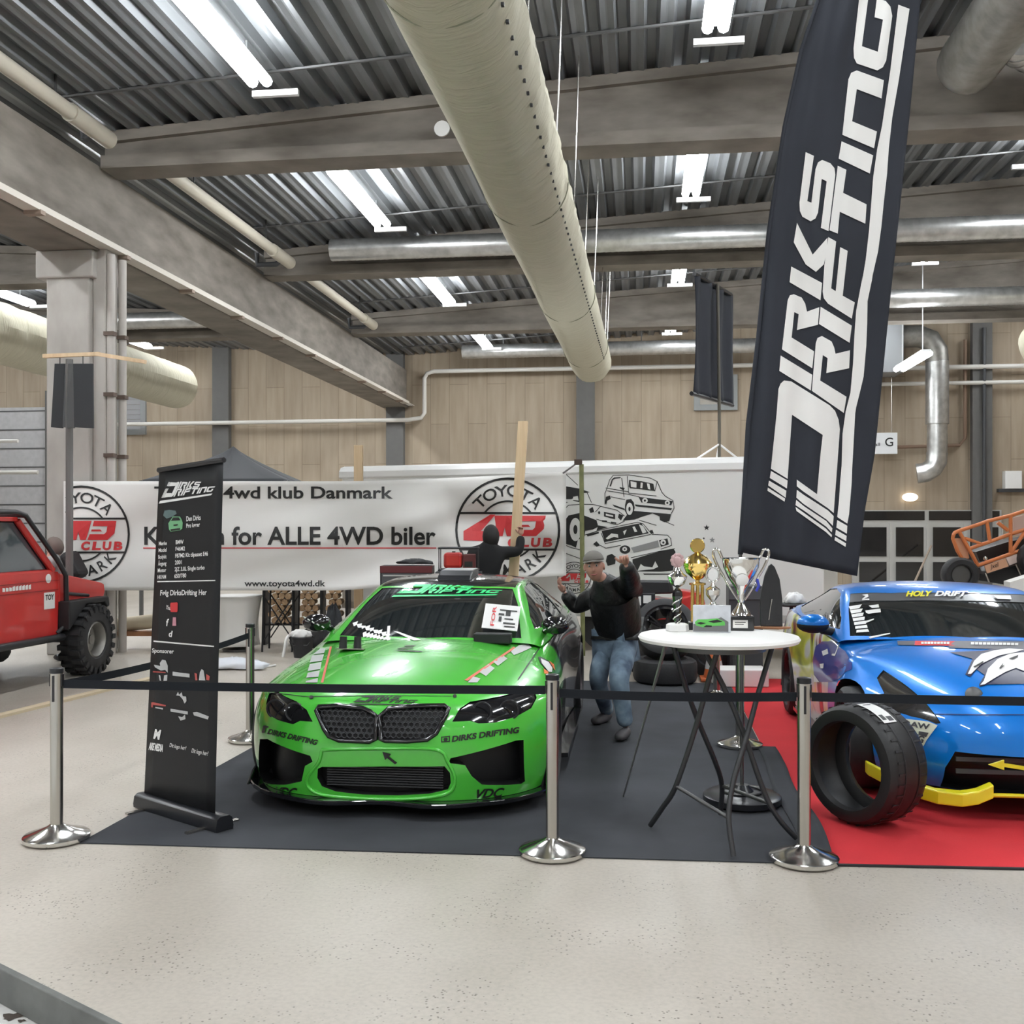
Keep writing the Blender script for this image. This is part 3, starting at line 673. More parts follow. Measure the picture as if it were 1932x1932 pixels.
def pull(bm, faces, shift=(0, 0, 0), wall=True, norm=0.0, grow=0.0):
    """take faces out of bm into a mesh of their own, moved by shift, with side walls back to the old rim"""
    mb = MB(); mp = {}; shift = Vector(shift); fset = set(faces)
    for f in faces:
        ids = []
        for v in f.verts:
            if v not in mp: mp[v] = len(mb.v); mb.v.append(v.co + shift + v.normal * norm)
            ids.append(mp[v])
        mb.f.append(tuple(ids)); mb.m.append(0)
    if wall:
        for f in faces:
            for l in f.loops:
                if not any(g in fset for g in l.edge.link_faces if g is not f):
                    a, b = l.vert, l.link_loop_next.vert; k = len(mb.v); mb.v += [a.co.copy(), b.co.copy()]
                    mb.f.append((mp[b], mp[a], k, k + 1)); mb.m.append(1 if grow else 0)
    bmesh.ops.delete(bm, geom=list(faces), context='FACES')
    return mb
class Car:
    def __init__(s, name, label, cat, X, Y):
        s.o = thing(name, label, cat, (X, Y, .008)); s.off = Vector((X, Y, .008)); s.cam = Vector((0, 0, HC)) - s.off
        s.bvhs = []
    def bvh(s, bm): s.bvhs.append(BVHTree.FromBMesh(bm))
    def hit(s, px, py, off=.004, first=True):
        d = (W(px, py, 1.0) - Vector((0, 0, HC))).normalized(); best = None
        for b in s.bvhs:
            h = b.ray_cast(s.cam, d)
            if h[0] is not None and (best is None or h[3] < best[3]): best = h
        if best is None: return None
        n = best[1]
        if n.dot(d) > 0: n = -n
        return best[0] + n * off - d * off * .4
    def loc(s, poly, ax):
        r = []
        for px, py in poly:
            h = s.hit(px, py, 0); mx = sum(q[0] for q in poly) / len(poly); my = sum(q[1] for q in poly) / len(poly); k = 0
            while h is None and k < 40: k += 1; h = s.hit(px + (mx - px) * k * .02, py + (my - py) * k * .004, 0)
            if h is not None: r.append((h[ax[0]], h[ax[1]]))
        return r
    def art(s, name, arts, m, off=.004, ln=.05, parent=None):
        mb = MB()
        for a in arts:
            px = [v for v in a[0]]
            decal(mb, refine(a, ln * F / 6.5), lambda x, y: s.hit(x, y, off))
        if not mb.f: return None
        return mb.build(name, m, parent or s.o, smooth=180, recalc=False)
def wheel(parent, x, y, r, w, side, rim_m, rim_r=.235, spokes=10, tyre_m=None):
    """wheel with axle along X; outer face towards side"""
    M = Matrix.Translation((x, y, r)) @ Matrix.Rotation(PI / 2 * side, 4, 'Y')
    h = w / 2
    t = MB().lathe([(rim_r, -h * .85), (rim_r + .02, -h), (r - .03, -h), (r - .008, -h * .82), (r, -h * .5), (r, h * .5), (r - .008, h * .82), (r - .03, h), (rim_r + .02, h), (rim_r, h * .85), (rim_r - .01, h * .5)], 40, M, False).build('tyre', tyre_m or M_RUB, parent, smooth=40)
    mb = MB(); mb.lathe([(rim_r + .008, h * .88), (rim_r - .018, h * .9), (rim_r - .03, h * .5), (rim_r - .04, -h * .8)], 40, M, False)
    mb.lathe([(.001, h * .55), (.05, h * .55), (.06, h * .4), (.065, -h * .3)], 20, M, False)
    mb.M = M
    for k in range(spokes):
        a = 2 * PI * k / spokes; c, s_ = math.cos(a), math.sin(a)
        mb.box(((rim_r + .03) / 2 * c, (rim_r + .03) / 2 * s_, h * .5), (rim_r - .05, .03, .03), Matrix.Rotation(a, 3, 'Z'))
    mb.M = None
    mb.build('rim', rim_m, parent, smooth=35)
    MB().lathe([(.001, -h * .2), (rim_r - .045, -h * .2)], 24, M, False).build('brake_disc', M_STEELD, parent)
FRONT = lambda n, c: n.y < -.12
UPF = lambda n, c: n.z > .15
def arch(bm, car, y, r, zc, xw):
    """wheel arch openings both sides plus black liners"""
    pol = [(y + r * math.cos(a), zc + r * math.sin(a)) for a in [-.35 + (PI + .7) * k / 22 for k in range(23)]]
    pol = [(pol[0][0], -.05)] + pol + [(pol[-1][0], -.05)]
    bv = BVHTree.FromBMesh(bm); hs = {}
    for s in (-1, 1):
        hs[s] = []
        for p in pol:
            h = bv.ray_cast(Vector((s * 3, p[0], max(p[1], .16))), Vector((-s, 0, 0)))[0]
            hs[s].append(min(xw - .012, abs(h.x) - .006) if h is not None and abs(h.x) > .5 else xw - .25)
    for s in (-1, 1):
        fs = cut(bm, pol, (1, 2), lambda n, c: c.x * s > xw * .55 and abs(n.x) > .2)
        bmesh.ops.delete(bm, geom=fs, context='FACES')
        mb = MB(); n = len(pol); xs = (s * (xw - .30), 0)
        vs = [(xs[0], p[0], max(p[1], .05)) for p in pol] + [(s * max(q, xw - .3), p[0], max(p[1], .05)) for p, q in zip(pol, hs[s])]
        mb.add(vs, [(i, i + 1, n + i + 1, n + i) for i in range(n - 1)]); mb.flat([(xs[0], p[0], max(p[1], .05)) for p in pol])
        mb.build('arch_liner', M_BLK, car.o)

# ------------------------------------------------------------ green car
gc = Car('green_coupe', 'green drift coupe with black bonnet lettering on the black carpet', 'car', -1.5, 5.72)
rows = [(.075, .105, .90, .44, 0), (.06, .20, .935, .46, 0), (.05, .33, .955, .48, 0), (.055, .45, .96, .50, 0), (.08, .55, .955, .52, 0), (.115, .625, .945, .54, .0), (.17, .675, .93, .53, .012),
        (.27, .72, .92, .48, .045), (.50, .785, .915, .36, .085), (.80, .845, .90, .18, .115), (1.08, .888, .885, .10, .13), (1.32, .912, .87, .14, .115),
        (1.75, .93, .87, .02, .07), (2.3, .94, .875, 0, .06), (2.85, .95, .885, 0, .05), (3.3, .96, .89, 0, .05), (3.65, .965, .885, 0, .06), (3.95, .965, .86, -.02, .06),
        (4.22, .96, .84, -.06, .05), (4.34, .93, .85, -.12, .02), (4.39, .82, .88, -.18, 0), (4.40, .66, .90, -.20, 0), (4.40, .5, .90, -.22, 0), (4.38, .34, .89, -.24, 0), (4.36, .2, .88, -.26, 0)]
vs, fs = car_shell(rows, 7, [(.4, .965), (.85, .985), (1.5, .94), (2.4, .925), (3.0, .95), (3.5, .99), (4.2, .93)], pu=4.4)
me = subsurf_mesh(vs, fs, 3); bm = bmesh.new(); bm.from_mesh(me); bmesh.ops.recalc_face_normals(bm, faces=bm.faces[:])
if sum((f.normal.z for f in bm.faces if f.calc_center_median().z > .8)) < 0: bmesh.ops.reverse_faces(bm, faces=bm.faces[:])
hrows = [(1.26, .16, .895, .73, .865, .80, .835), (1.55, .14, 1.025, .675, 1.0, .84, .87), (1.86, .10, 1.155, .605, 1.13, .86, .89), (2.14, .05, 1.255, .555, 1.225, .865, .90), (2.32, .02, 1.285, .55, 1.25, .865, .905),
         (2.75, 0, 1.30, .555, 1.26, .865, .91), (3.15, -.02, 1.28, .56, 1.235, .86, .92), (3.5, -.04, 1.215, .565, 1.17, .85, .925), (3.85, -.06, 1.09, .58, 1.06, .80, .93), (4.1, -.06, .965, .62, .95, .74, .93)]
hv, hf = house_shell(hrows); hme = subsurf_mesh(hv, hf, 3); hb = bmesh.new(); hb.from_mesh(hme); bmesh.ops.recalc_face_normals(hb, faces=hb.faces[:])
if sum(f.normal.z for f in hb.faces) < 0: bmesh.ops.reverse_faces(hb, faces=hb.faces[:])
gc.bvh(bm); gc.bvh(hb)
C1 = lambda p: conv(p, 460, 1060, 3.116)
C8 = lambda p: conv(p, 480, 1200, 3.331)
C6 = lambda p: conv(p, 420, 1080, 6.44)
P_ = gc.loc
arch(bm, gc, .86, .365, .335, .965); arch(bm, gc, 3.52, .375, .335, .97)
for nm, lab, pol in (('headlight', None, [(150, 772), (200, 762), (310, 820), (370, 870), (405, 940), (330, 935), (290, 955), (200, 930), (137, 890), (132, 830)]),
                ('headlight', None, [(1225, 940), (1270, 862), (1330, 822), (1600, 768), (1712, 755), (1722, 800), (1690, 860), (1600, 910), (1480, 945), (1380, 950), (1330, 935)])):
    pts = P_(C1(pol), (0, 2)); fcs = cut(bm, pts, (0, 2), lambda n, c: n.y < -.02 and c.y < 1.3)
    h = pull(bm, fcs, (0, .02, 0)).build(nm, mat('smoked_lamp', (.010, .010, .012), .08, coat=.8), gc.o, smooth=50)
    cx = sum(p[0] for p in pts) / len(pts); cz = sum(p[1] for p in pts) / len(pts)
    best = gc.bvhs[0].ray_cast(Vector((cx, -2, cz)), Vector((0, 1, 0)))[0]
    mb = MB()
    for dx in (-.075, .075): mb.tube([(cx + dx + .055 * math.cos(a), best.y + .012 + (abs(cx + dx) - abs(cx)) * .55, cz + .055 * math.sin(a)) for a in [2 * PI * k / 20 for k in range(20)]], .006, 6, closed=True)
    mb.build('lamp_ring', M_BLKS, h, smooth=40)
for pol in ([(425, 872), (440, 850), (560, 845), (700, 860), (745, 880), (780, 905), (775, 1045), (740, 1058), (560, 1050), (500, 1025), (470, 980)],
            [(800, 905), (850, 862), (1000, 847), (1180, 845), (1205, 860), (1190, 900), (1130, 1010), (1080, 1045), (960, 1055), (830, 1052), (803, 1045)]):
    pts = P_(C1(pol), (0, 2)); fcs = cut(bm, pts, (0, 2), FRONT); rim = [p for p in pts]
    g = pull(bm, fcs, (0, .03, 0)).build('kidney_grille', mat('grille_black', (.008, .008, .009), .6), gc.o, smooth=40)
    ring = []
    for p in rim:
        h = gc.bvhs[0].ray_cast(Vector((p[0], -2, p[1])), Vector((0, 1, 0)))[0]; ring.append(h + Vector((0, -.002, 0)))
    MB().tube(ring, .014, 8, closed=True).build('grille_frame', M_GLOSSB, g, smooth=60)
    mb = MB(); xs = [p[0] for p in pts]; zs = [p[1] for p in pts]; st = .034; row = 0; z = min(zs)
    while z < max(zs):
        x = min(xs) + (st / 2 if row % 2 else 0)
        while x < max(xs):
            if inpoly((x, z), pts):
                h = gc.bvhs[0].ray_cast(Vector((x, -2, z)), Vector((0, 1, 0)))[0]
                mb.tube([h + Vector((.017 * math.cos(a), .016, .017 * math.sin(a))) for a in [PI / 6 + PI / 3 * k for k in range(6)]], .0035, 4, closed=True)
            x += st
        z += st * .87; row += 1
    mb.build('honeycomb_mesh', M_DGREY, g)['kind'] = 'stuff'
for pol in ([(95, 1042), (140, 1042), (390, 1140), (405, 1175), (360, 1200), (340, 1290), (250, 1310), (100, 1297), (88, 1250)],
            [(1205, 1182), (1215, 1155), (1600, 1050), (1645, 1047), (1653, 1290), (1630, 1305), (1400, 1310), (1340, 1260), (1300, 1195)]):
    pts = P_(C1(pol), (0, 2)); fcs = cut(bm, pts, (0, 2), lambda n, c: c.y < .9)
    s_ = -1 if sum(p[0] for p in pts) < 0 else 1
    fi = pull(bm, fcs, (-.04 * s_, .10, 0)).build('side_intake', mat('intake_black', (.010, .010, .011), .42), gc.o, smooth=40)
pts = P_(C1([(435, 1217), (460, 1205), (820, 1203), (1180, 1202), (1212, 1240), (1217, 1300), (1200, 1338), (1090, 1363), (900, 1373), (700, 1368), (540, 1350), (460, 1320), (432, 1270)]), (0, 2))
fcs = cut(bm, pts, (0, 2), FRONT)
lip = [h for h in [gc.hit(x, y, .0) for x, y in C1([(460, 1105), (440, 1180), (375, 1270), (385, 1330), (470, 1372), (700, 1392), (900, 1396), (1100, 1384), (1215, 1350), (1240, 1270), (1200, 1180), (1130, 1104), (800, 1098)])] if h is not None]
MB().tube(smooth_path(lip + [lip[0]], 5)[:-1], .011, 8, closed=True).build('bumper_crease', M_GREEN, gc.o, smooth=180)
lg = pull(bm, fcs, (0, .09, 0)).build('lower_grille', mat('grille_black', (.008, .008, .009), .6), gc.o, smooth=40)
mb = MB(); zs = [p[1] for p in pts]; xs = [p[0] for p in pts]
for i in range(9):
    z = min(zs) + .04 + (max(zs) - min(zs) - .06) * i / 8; mb.bb(min(xs) + .05, max(xs) - .05, .11, .125, z, z + .006)
mb.build('cooler_fin', M_DGREY, lg)['kind'] = 'stuff'
# black wrap on the rear half of the sides, black roof
M_WRAP = ramp_mat('black_graphic_wrap', [(.44, (.010, .010, .012)), (.50, (.02, .018, .02)), (.56, (.16, .145, .15)), (.60, (.03, .02, .022)), (.70, (.22, .21, .21))], (1, .9, .5), 4.2, 3, .25, 0, 2.2, .8)
wrap = []
for s in (-1, 1):
    wrap += cut(bm, [(1.62, .85), (1.95, .1), (4.6, .1), (4.6, 1.2), (1.62, 1.2)], (1, 2), lambda n, c: c.x * s > .5 and abs(n.x) > .35)
pull(bm, wrap, wall=False).build('graphic_wrap', M_WRAP, gc.o, smooth=60)
roof_f = cut(hb, [(-.53, 2.16), (-.3, 2.10), (0, 2.085), (.3, 2.10), (.53, 2.16), (.555, 2.7), (.55, 3.3), (-.55, 3.3), (-.555, 2.7)], (0, 1), lambda n, c: n.z > .4)
pull(hb, roof_f, wall=False).build('roof_panel', M_GLOSSB, gc.o, smooth=60)
wsp = [(-.66, 1.455), (-.45, 1.36), (0, 1.30), (.45, 1.36), (.66, 1.455), (.585, 1.88), (.515, 2.12), (.3, 2.065), (0, 2.045), (-.3, 2.065), (-.515, 2.12), (-.585, 1.88)]
wf = cut(hb, wsp, (0, 1), lambda n, c: n.z > .2 and c.y < 2.3)
ws = pull(hb, wf, (0, 0, -.006)).build('windscreen', M_GLASS, gc.o, smooth=60)
rf = cut(hb, [(-.5, 3.42), (.5, 3.42), (.52, 3.85), (-.52, 3.85)], (0, 1), lambda n, c: n.z > .2)
pull(hb, rf, (0, 0, -.006)).build('rear_window', M_GLASS, gc.o, smooth=60)
for s in (-1, 1):
    sf = cut(hb, [(1.66, .945), (1.80, 1.02), (2.28, 1.205), (2.55, 1.225), (2.85, 1.215), (2.87, .96)], (1, 2), lambda n, c: c.x * s > .3 and abs(n.x) > .3)
    pull(hb, sf, (-s * .008, 0, 0)).build('side_window', M_GLASS, gc.o, smooth=60)
    sf = cut(hb, [(2.93, .965), (2.92, 1.21), (3.2, 1.18), (3.5, 1.06), (3.55, .98)], (1, 2), lambda n, c: c.x * s > .3 and abs(n.x) > .3)
    pull(hb, sf, (-s * .008, 0, 0)).build('quarter_window', M_GLASS, gc.o, smooth=60)
    sf = cut(hb, [(2.55, .80), (2.55, 1.24), (4.3, 1.24), (4.3, .8)], (1, 2), lambda n, c: c.x * s > .3 and abs(n.x) > .35)
    pull(hb, sf, wall=False).build('graphic_wrap', M_WRAP, gc.o, smooth=60)
def bm_obj(b, name, m, parent):
    me = bpy.data.meshes.new(name); b.to_mesh(me); me.materials.append(m) if not me.materials else None
    o = bpy.data.objects.new(name, me); COL.objects.link(o); return finish(o, parent, 60)
bm_obj(bm, 'body', M_GREEN, gc.o); bm_obj(hb, 'cabin_frame', M_GREEN, gc.o)
MB().bb(-.70, .70, .5, 4.2, .10, .14).build('floor_pan', M_BLK, gc.o)
# splitter
sp = []
for t in [i / 24 * 2 - 1 for i in range(25)]: sp.append((.95 * t, .03 + .44 * abs(t) ** 4.0 + .045 * math.cos(t * 9) * (1 - abs(t)) * .8))
mb = MB().prism([(x, y, .075) for x, y in sp] + [(.9, .62, .075), (-.9, .62, .075)], (0, 0, .028))
for s in (-1, 1): mb.prism([(s * .95, .42, .075), (s * .95, .62, .075), (s * .945, .62, .19), (s * .945, .50, .15)], (s * -.02, 0, 0))
mb.build('front_splitter', M_GLOSSB, gc.o, bevel=.006)
for s in (-1, 1):
    MB().prism([(s * .91, 1.3, .10), (s * 1.0, 1.32, .10), (s * .99, 3.05, .10), (s * .91, 3.1, .10)], (0, 0, .03)).build('side_skirt', M_GLOSSB, gc.o)
    for y, r in ((.86, .325), (3.52, .33)): wheel(gc.o, s * .845, y, r, .25, s, mat('rim_bronze', (.10, .085, .09), .3, .8), .235, 10)
# door mirrors
for s, pxy in ((1, None), (-1, None)):
    mm = MB().ball((s * .885, 1.62, .975), 1, 18, (.105, .07, .066), Matrix.Rotation(s * -.25, 3, 'Z')).build('door_mirror', M_GLOSSB, gc.o, smooth=180)
    MB().tube([(s * .80, 1.72, .92), (s * .84, 1.66, .945)], .024, 8).build('mirror_arm', M_GLOSSB, mm, smooth=60)
    mb = MB()
    for k in range(5):
        a = -.07 + .035 * k; mb.box((s * .885 + a, 1.548 - .01 + abs(a) * .2, .985 + a * .5 * s), (.022, .004, .008), Matrix.Rotation(s * -.6, 3, 'Y'))
    mb.build('mirror_stripe', M_WHITE, mm)
# roof vent
mb = MB().prism([(-.10, 2.22, 1.262), (-.10, 2.62, 1.29), (-.10, 2.62, 1.345), (-.10, 2.36, 1.335), (-.10, 2.26, 1.30)], (.27, 0, 0))
mb.build('roof_vent', M_BLKS, gc.o, bevel=.01)
# artwork
def lines(px, py, w, n): pass
gc.art('bonnet_logo', [logo_quad(*C1([(640, 833), (1000, 838), (1045, 785), (690, 772)]))], M_INK, ln=.02)
gc.art('windscreen_logo', [logo_quad(*C1([(900, 196), (1495, 192), (1535, 138), (955, 106)]))], M_INKG, ln=.03)
TX = lambda s_, p0, p1, h, sh=.25, bo=.02, up=None: art_fit(art_text(s_, bo, sh), C1([p0])[0], C1([p1])[0], -h / 3.116 if up is None else h / 3.116, up)
def txt_px(s_, p0, p1, h, sh=.25, bo=.04):
    """text along p0-p1 in photo pixels, y downwards"""
    a, f = art_text(s_, bo, sh); w = max(v.x for v in a); p0 = Vector(p0); d = (Vector(p1) - p0) / w; u = Vector((d.y, -d.x)).normalized()
    return [Vector((*(p0 + d * v.x + u * (h * v.y)), 0)) for v in a], f
def T1(s_, p0, p1, h, sh=.25, bo=.04): return txt_px(s_, C1([p0])[0], C1([p1])[0], h / 3.116, sh, bo)
for a_ in [T1('DIRKS DRIFTING', (1222, 1058), (1622, 1003), 32), T1('DIRKS DRIFTING', (140, 1010), (432, 1078), 30), T1('VDC', (185, 1372), (315, 1380), 50, .5, .03), T1('VDC', (1370, 1388), (1535, 1378), 50, .5, .03),
    art_poly([C1([(108, 1005), (118, 962), (135, 962), (126, 1005)]), C1([(118, 962), (150, 968), (148, 976), (118, 972)])])]: gc.art('bumper_lettering', [a_], M_INK, ln=.02)
gc.art('bumper_arrow', [art_poly([C1([(815, 1116), (868, 1130), (853, 1142), (902, 1180), (890, 1190), (842, 1152), (832, 1166)]), C1([(752, 1104), (805, 1104), (805, 1109), (752, 1109)])])], M_INK)
sq = [C1([(1160, 1028), (1212, 1022), (1212, 1028), (1160, 1034)]), C1([(1160, 1056), (1212, 1052), (1212, 1058), (1160, 1062)]), C1([(1160, 1028), (1166, 1028), (1166, 1062), (1160, 1062)]), C1([(1206, 1024), (1212, 1024), (1212, 1058), (1206, 1058)]),
      C1([(1178, 1035), (1195, 1033), (1200, 1043), (1193, 1053), (1178, 1054), (1174, 1045)])]
gc.art('camera_glyph', [art_poly(sq)], M_INK)
for sp_ in ([C6(p) for p in ([(1100, 1000), (1190, 930), (1255, 930), (1235, 985)], [(1060, 1100), (1090, 1015), (1235, 1000), (1210, 1080)], [(1035, 1205), (1060, 1120), (1205, 1095), (1190, 1180)], [(1018, 1285), (1035, 1225), (1185, 1195), (1165, 1275)], [(1010, 1345), (1015, 1325), (1160, 1290), (1155, 1345)])],
    [C8(p) for p in ([(1610, 100), (1660, 62), (1720, 52), (1742, 75), (1670, 108), (1630, 123)], [(1500, 165), (1560, 125), (1590, 145), (1530, 190)], [(1415, 230), (1470, 180), (1510, 205), (1455, 255)], [(1340, 295), (1375, 258), (1420, 270), (1400, 295)])]):
    for q_ in sp_: gc.art('bonnet_stripe', [art_poly([q_])], M_GREYV)
for q_ in (C6([(1305, 905), (1330, 905), (1225, 1345), (1195, 1345)]), C8([(1320, 280), (1630, 70), (1640, 78), (1340, 285)])): gc.art('bonnet_pinstripe', [art_poly([q_])], M_REDV)
gc.art('panel_gap', [art_poly([C8([(1785, 78), (1795, 78), (1662, 275), (1652, 275)]), C8([(90, 352), (330, 380), (800, 372), (1240, 378), (1240, 381), (800, 376), (330, 384), (90, 356)]), C8([(1600, 350), (1760, 320), (1760, 323), (1600, 354)])])], M_INK, off=.002)
gc.art('bonnet_pin', [art_poly([[(588 + 4 * math.cos(a), 1316 + 3.5 * math.sin(a)) for a in [PI / 4 * k for k in range(8)]], [(858 + 4 * math.cos(a), 1314 + 3.5 * math.sin(a)) for a in [PI / 4 * k for k in range(8)]]])], M_INK)
gc.art('bonnet_vent_mark', [art_poly([C8([(880, 95), (930, 88), (1050, 98), (1060, 104)]), C8([(905, 78), (1000, 74), (990, 80), (900, 84)]), C8([(950, 62), (1020, 60), (1000, 68), (940, 70)])])], M_INK)
C4_ = lambda p: conv(p, 980, 1080, 6.036)
gc.art('wing_flame', [art_poly([C4_([(208, 965), (240, 965), (330, 1010), (375, 1090), (370, 1130), (320, 1135), (240, 1040)])])], M_INK)
gc.art('wing_flame_white', [art_poly([C4_([(240, 990), (325, 1030), (365, 1095), (360, 1140), (325, 1140), (250, 1045)])])], M_WHITE, off=.008)
gc.art('wing_flame_orange', [art_poly([C4_([(330, 1010), (385, 1050), (400, 1120), (375, 1090)]), C4_([(270, 1100), (325, 1140), (320, 1160), (280, 1160)])])], M_ORC, off=.006)
wl = []
for q in range(9): wl.append(C1([(640 + q * 24, 362 + q * 8), (672 + q * 24, 350 + q * 8 + (q % 3) * 6), (666 + q * 24, 372 + q * 8 + (q % 2) * 10), (648 + q * 24, 382 + q * 8)]))
for q in range(8): wl.append(C1([(700 + q * 20, 420 + q * 5), (722 + q * 20, 410 + q * 5), (722 + q * 20, 440 + q * 3), (702 + q * 20, 446 + q * 3)]))
wl += [C1([(880, 410), (905, 412), (1045, 462), (1000, 466)]), C1([(845, 380), (862, 378), (855, 462), (838, 462)])]
gc.art('windscreen_marks', [art_poly(wl)], M_WHITE, ln=.02)
# bonnet hinge plate with two black pins, at the left rear corner of the bonnet
mb = MB(); base = gc.hit(664, 1226, .006)
MB().box(base, (.20, .12, .006), Matrix.Rotation(-.12, 3, 'X')).build('hinge_plate', M_STEEL, gc.o)
for dx in (-.055, .045): MB().cyl(base + Vector((dx, -.02, 0)), base + Vector((dx, -.01, .085)), .028, .024, 12).build('hinge_pin', M_BLK, gc.o, smooth=40)
# sheet and black box on the cowl: things of their own
b = gc.hit(930, 1212, 0) + gc.off
o = tag(MB().box(b + Vector((0, 0, .03)), (.26, .10, .07)).build('black_case', M_BLK, bevel=.008), 'small black case lying at the base of the green car windscreen', 'case')
pt = [gc.hit(x, y, .05) + gc.off for x, y in C1([(1395, 425), (1600, 445), (1620, 300), (1420, 282)])]
o = thing('info_sheet', 'white printed sheet leaning inside the green car windscreen line', 'paper', tuple(pt[0]))
o['label'] = 'white printed sheet with red lettering leaning on the green car windscreen'
nn_ = (pt[1] - pt[0]).cross(pt[3] - pt[0]).normalized()
MB().prism(pt, nn_ * .004).build('paper', M_WHITE, o, world=True)
nn_ = nn_ if nn_.dot(Vector((0, 0, HC)) - pt[0]) > 0 else -nn_
def onsh(x, y): return pt[0] + (pt[1] - pt[0]) * x + (pt[3] - pt[0]) * y + nn_ * .007
mb = MB(); a, f = art_text('FOR', .02); decal(mb, ([Vector((.33 - v.y * .10, .1 + v.x * .30, 0)) for v in a], f), onsh); mb.build('red_lettering', M_INKR, o, world=True)
mb = MB()
for (x, y, w, h) in ((.42, .55, .16, .08), (.62, .55, .14, .25), (.44, .75, .5, .05), (.60, .40, .25, .05), (.58, .22, .34, .06), (.44, .3, .08, .2), (.62, .1, .3, .05)):
    mb.flat([onsh(x, y), onsh(x + w, y), onsh(x + w, y + h), onsh(x, y + h)])
mb.build('print_block', M_INK, o, world=True)
# ------------------------------------------------------------ blue car
bc = Car('blue_coupe', 'blue drift coupe with yellow front lips on the red carpet', 'car', 2.22, 6.02)
rows = [(.10, .16, .80, .52, 0), (.05, .23, .86, .56, 0), (.02, .34, .89, .60, 0), (.02, .46, .90, .62, 0), (.05, .56, .895, .64, 0), (.10, .635, .88, .66, .0), (.17, .69, .865, .64, .01),
        (.28, .745, .85, .58, .02), (.50, .815, .84, .44, .02), (.78, .875, .845, .22, .04), (1.05, .915, .84, .12, .09), (1.30, .935, .83, .16, .105),
        (1.7, .94, .845, .03, .06), (2.3, .94, .86, 0, .06), (2.8, .95, .88, 0, .05), (3.2, .965, .90, 0, .05), (3.6, .98, .885, 0, .07), (3.9, .98, .85, -.03, .08),
        (4.1, .95, .82, -.08, .05), (4.2, .88, .83, -.14, .02), (4.24, .78, .86, -.2, 0), (4.25, .62, .88, -.24, 0), (4.25, .48, .88, -.26, 0), (4.23, .34, .86, -.28, 0), (4.2, .2, .84, -.3, 0)]
vs, fs = car_shell(rows, 7, [(.4, .90), (.85, .945), (1.4, .90), (2.4, .885), (3.0, .92), (3.45, .955), (4.1, .88)], pu=2.6)
me = subsurf_mesh(vs, fs, 3); bm = bmesh.new(); bm.from_mesh(me); bmesh.ops.recalc_face_normals(bm, faces=bm.faces[:])
if sum((f.normal.z for f in bm.faces if f.calc_center_median().z > .8)) < 0: bmesh.ops.reverse_faces(bm, faces=bm.faces[:])
hrows = [(1.24, .20, .92, .80, .885, .83, .86), (1.50, .18, 1.03, .765, 1.0, .86, .885), (1.78, .13, 1.145, .715, 1.12, .88, .90), (2.02, .07, 1.222, .675, 1.19, .885, .905), (2.2, .03, 1.25, .665, 1.21, .885, .91),
         (2.55, 0, 1.258, .65, 1.21, .885, .915), (2.95, -.02, 1.225, .62, 1.18, .88, .93), (3.3, -.04, 1.165, .58, 1.12, .87, .945), (3.65, -.06, 1.075, .54, 1.04, .83, .955), (4.0, -.08, .975, .54, .96, .72, .955)]
hv, hf = house_shell(hrows); hme = subsurf_mesh(hv, hf, 3); hb = bmesh.new(); hb.from_mesh(hme); bmesh.ops.recalc_face_normals(hb, faces=hb.faces[:])
if sum(f.normal.z for f in hb.faces) < 0: bmesh.ops.reverse_faces(hb, faces=hb.faces[:])
bc.bvh(bm); bc.bvh(hb); P_ = bc.loc
C3 = lambda p: conv(p, 1440, 1060, 3.2195)
CB = lambda p: conv(p, 1640, 1090, 6.616)
CD = lambda p: conv(p, 1700, 1320, 8.052)
arch(bm, bc, .86, .36, .335, .93); arch(bm, bc, 3.45, .37, .335, .94)
pts = P_(C3([(730, 657), (690, 705), (710, 750), (735, 800), (645, 825), (680, 875), (800, 912), (900, 940), (1050, 985), (1078, 980), (1030, 910), (960, 830), (860, 745)]), (0, 1))
for s in (1, -1):
    q = pts if s > 0 else [(-x, y) for x, y in pts]
    fcs = cut(bm, q, (0, 1), lambda n, c: n.z > .02 and c.z > .42)
    pull(bm, fcs, (0, .006, -.008)).build('headlight', mat('headlamp_cover', (.028, .026, .026), .12, coat=1, var=.5, vscale=8), bc.o, smooth=50)
p2 = P_(C3([(1165, 1155), (1560, 1140), (1584, 1142)]), (0, 2)); zt = p2[0][1]
a = P_(C3([(1165, 1152), (1105, 1250), (1075, 1365)]), (0, 2))
pol = [a[0], a[1], a[2]] + [(-x, z) for x, z in (a[2], a[1], a[0])]
fcs = cut(bm, pol, (0, 2), lambda n, c: n.y < -.1 and c.y < .9)
fo = pull(bm, fcs, (0, .12, 0)).build('front_intake', mat('intake_black', (.010, .010, .011), .42), bc.o, smooth=40)
mb = MB(); xw = abs(a[1][0]) - .05
for z in (.27, .34): mb.bb(-xw, xw, .135, .155, z, z + .025)
mb.build('intake_bar', M_DGREY, fo)
wsp = [(-.755, 1.47), (-.5, 1.35), (0, 1.285), (.5, 1.35), (.755, 1.47), (.70, 1.80), (.64, 2.04), (.36, 1.97), (0, 1.945), (-.36, 1.97), (-.64, 2.04), (-.70, 1.80)]
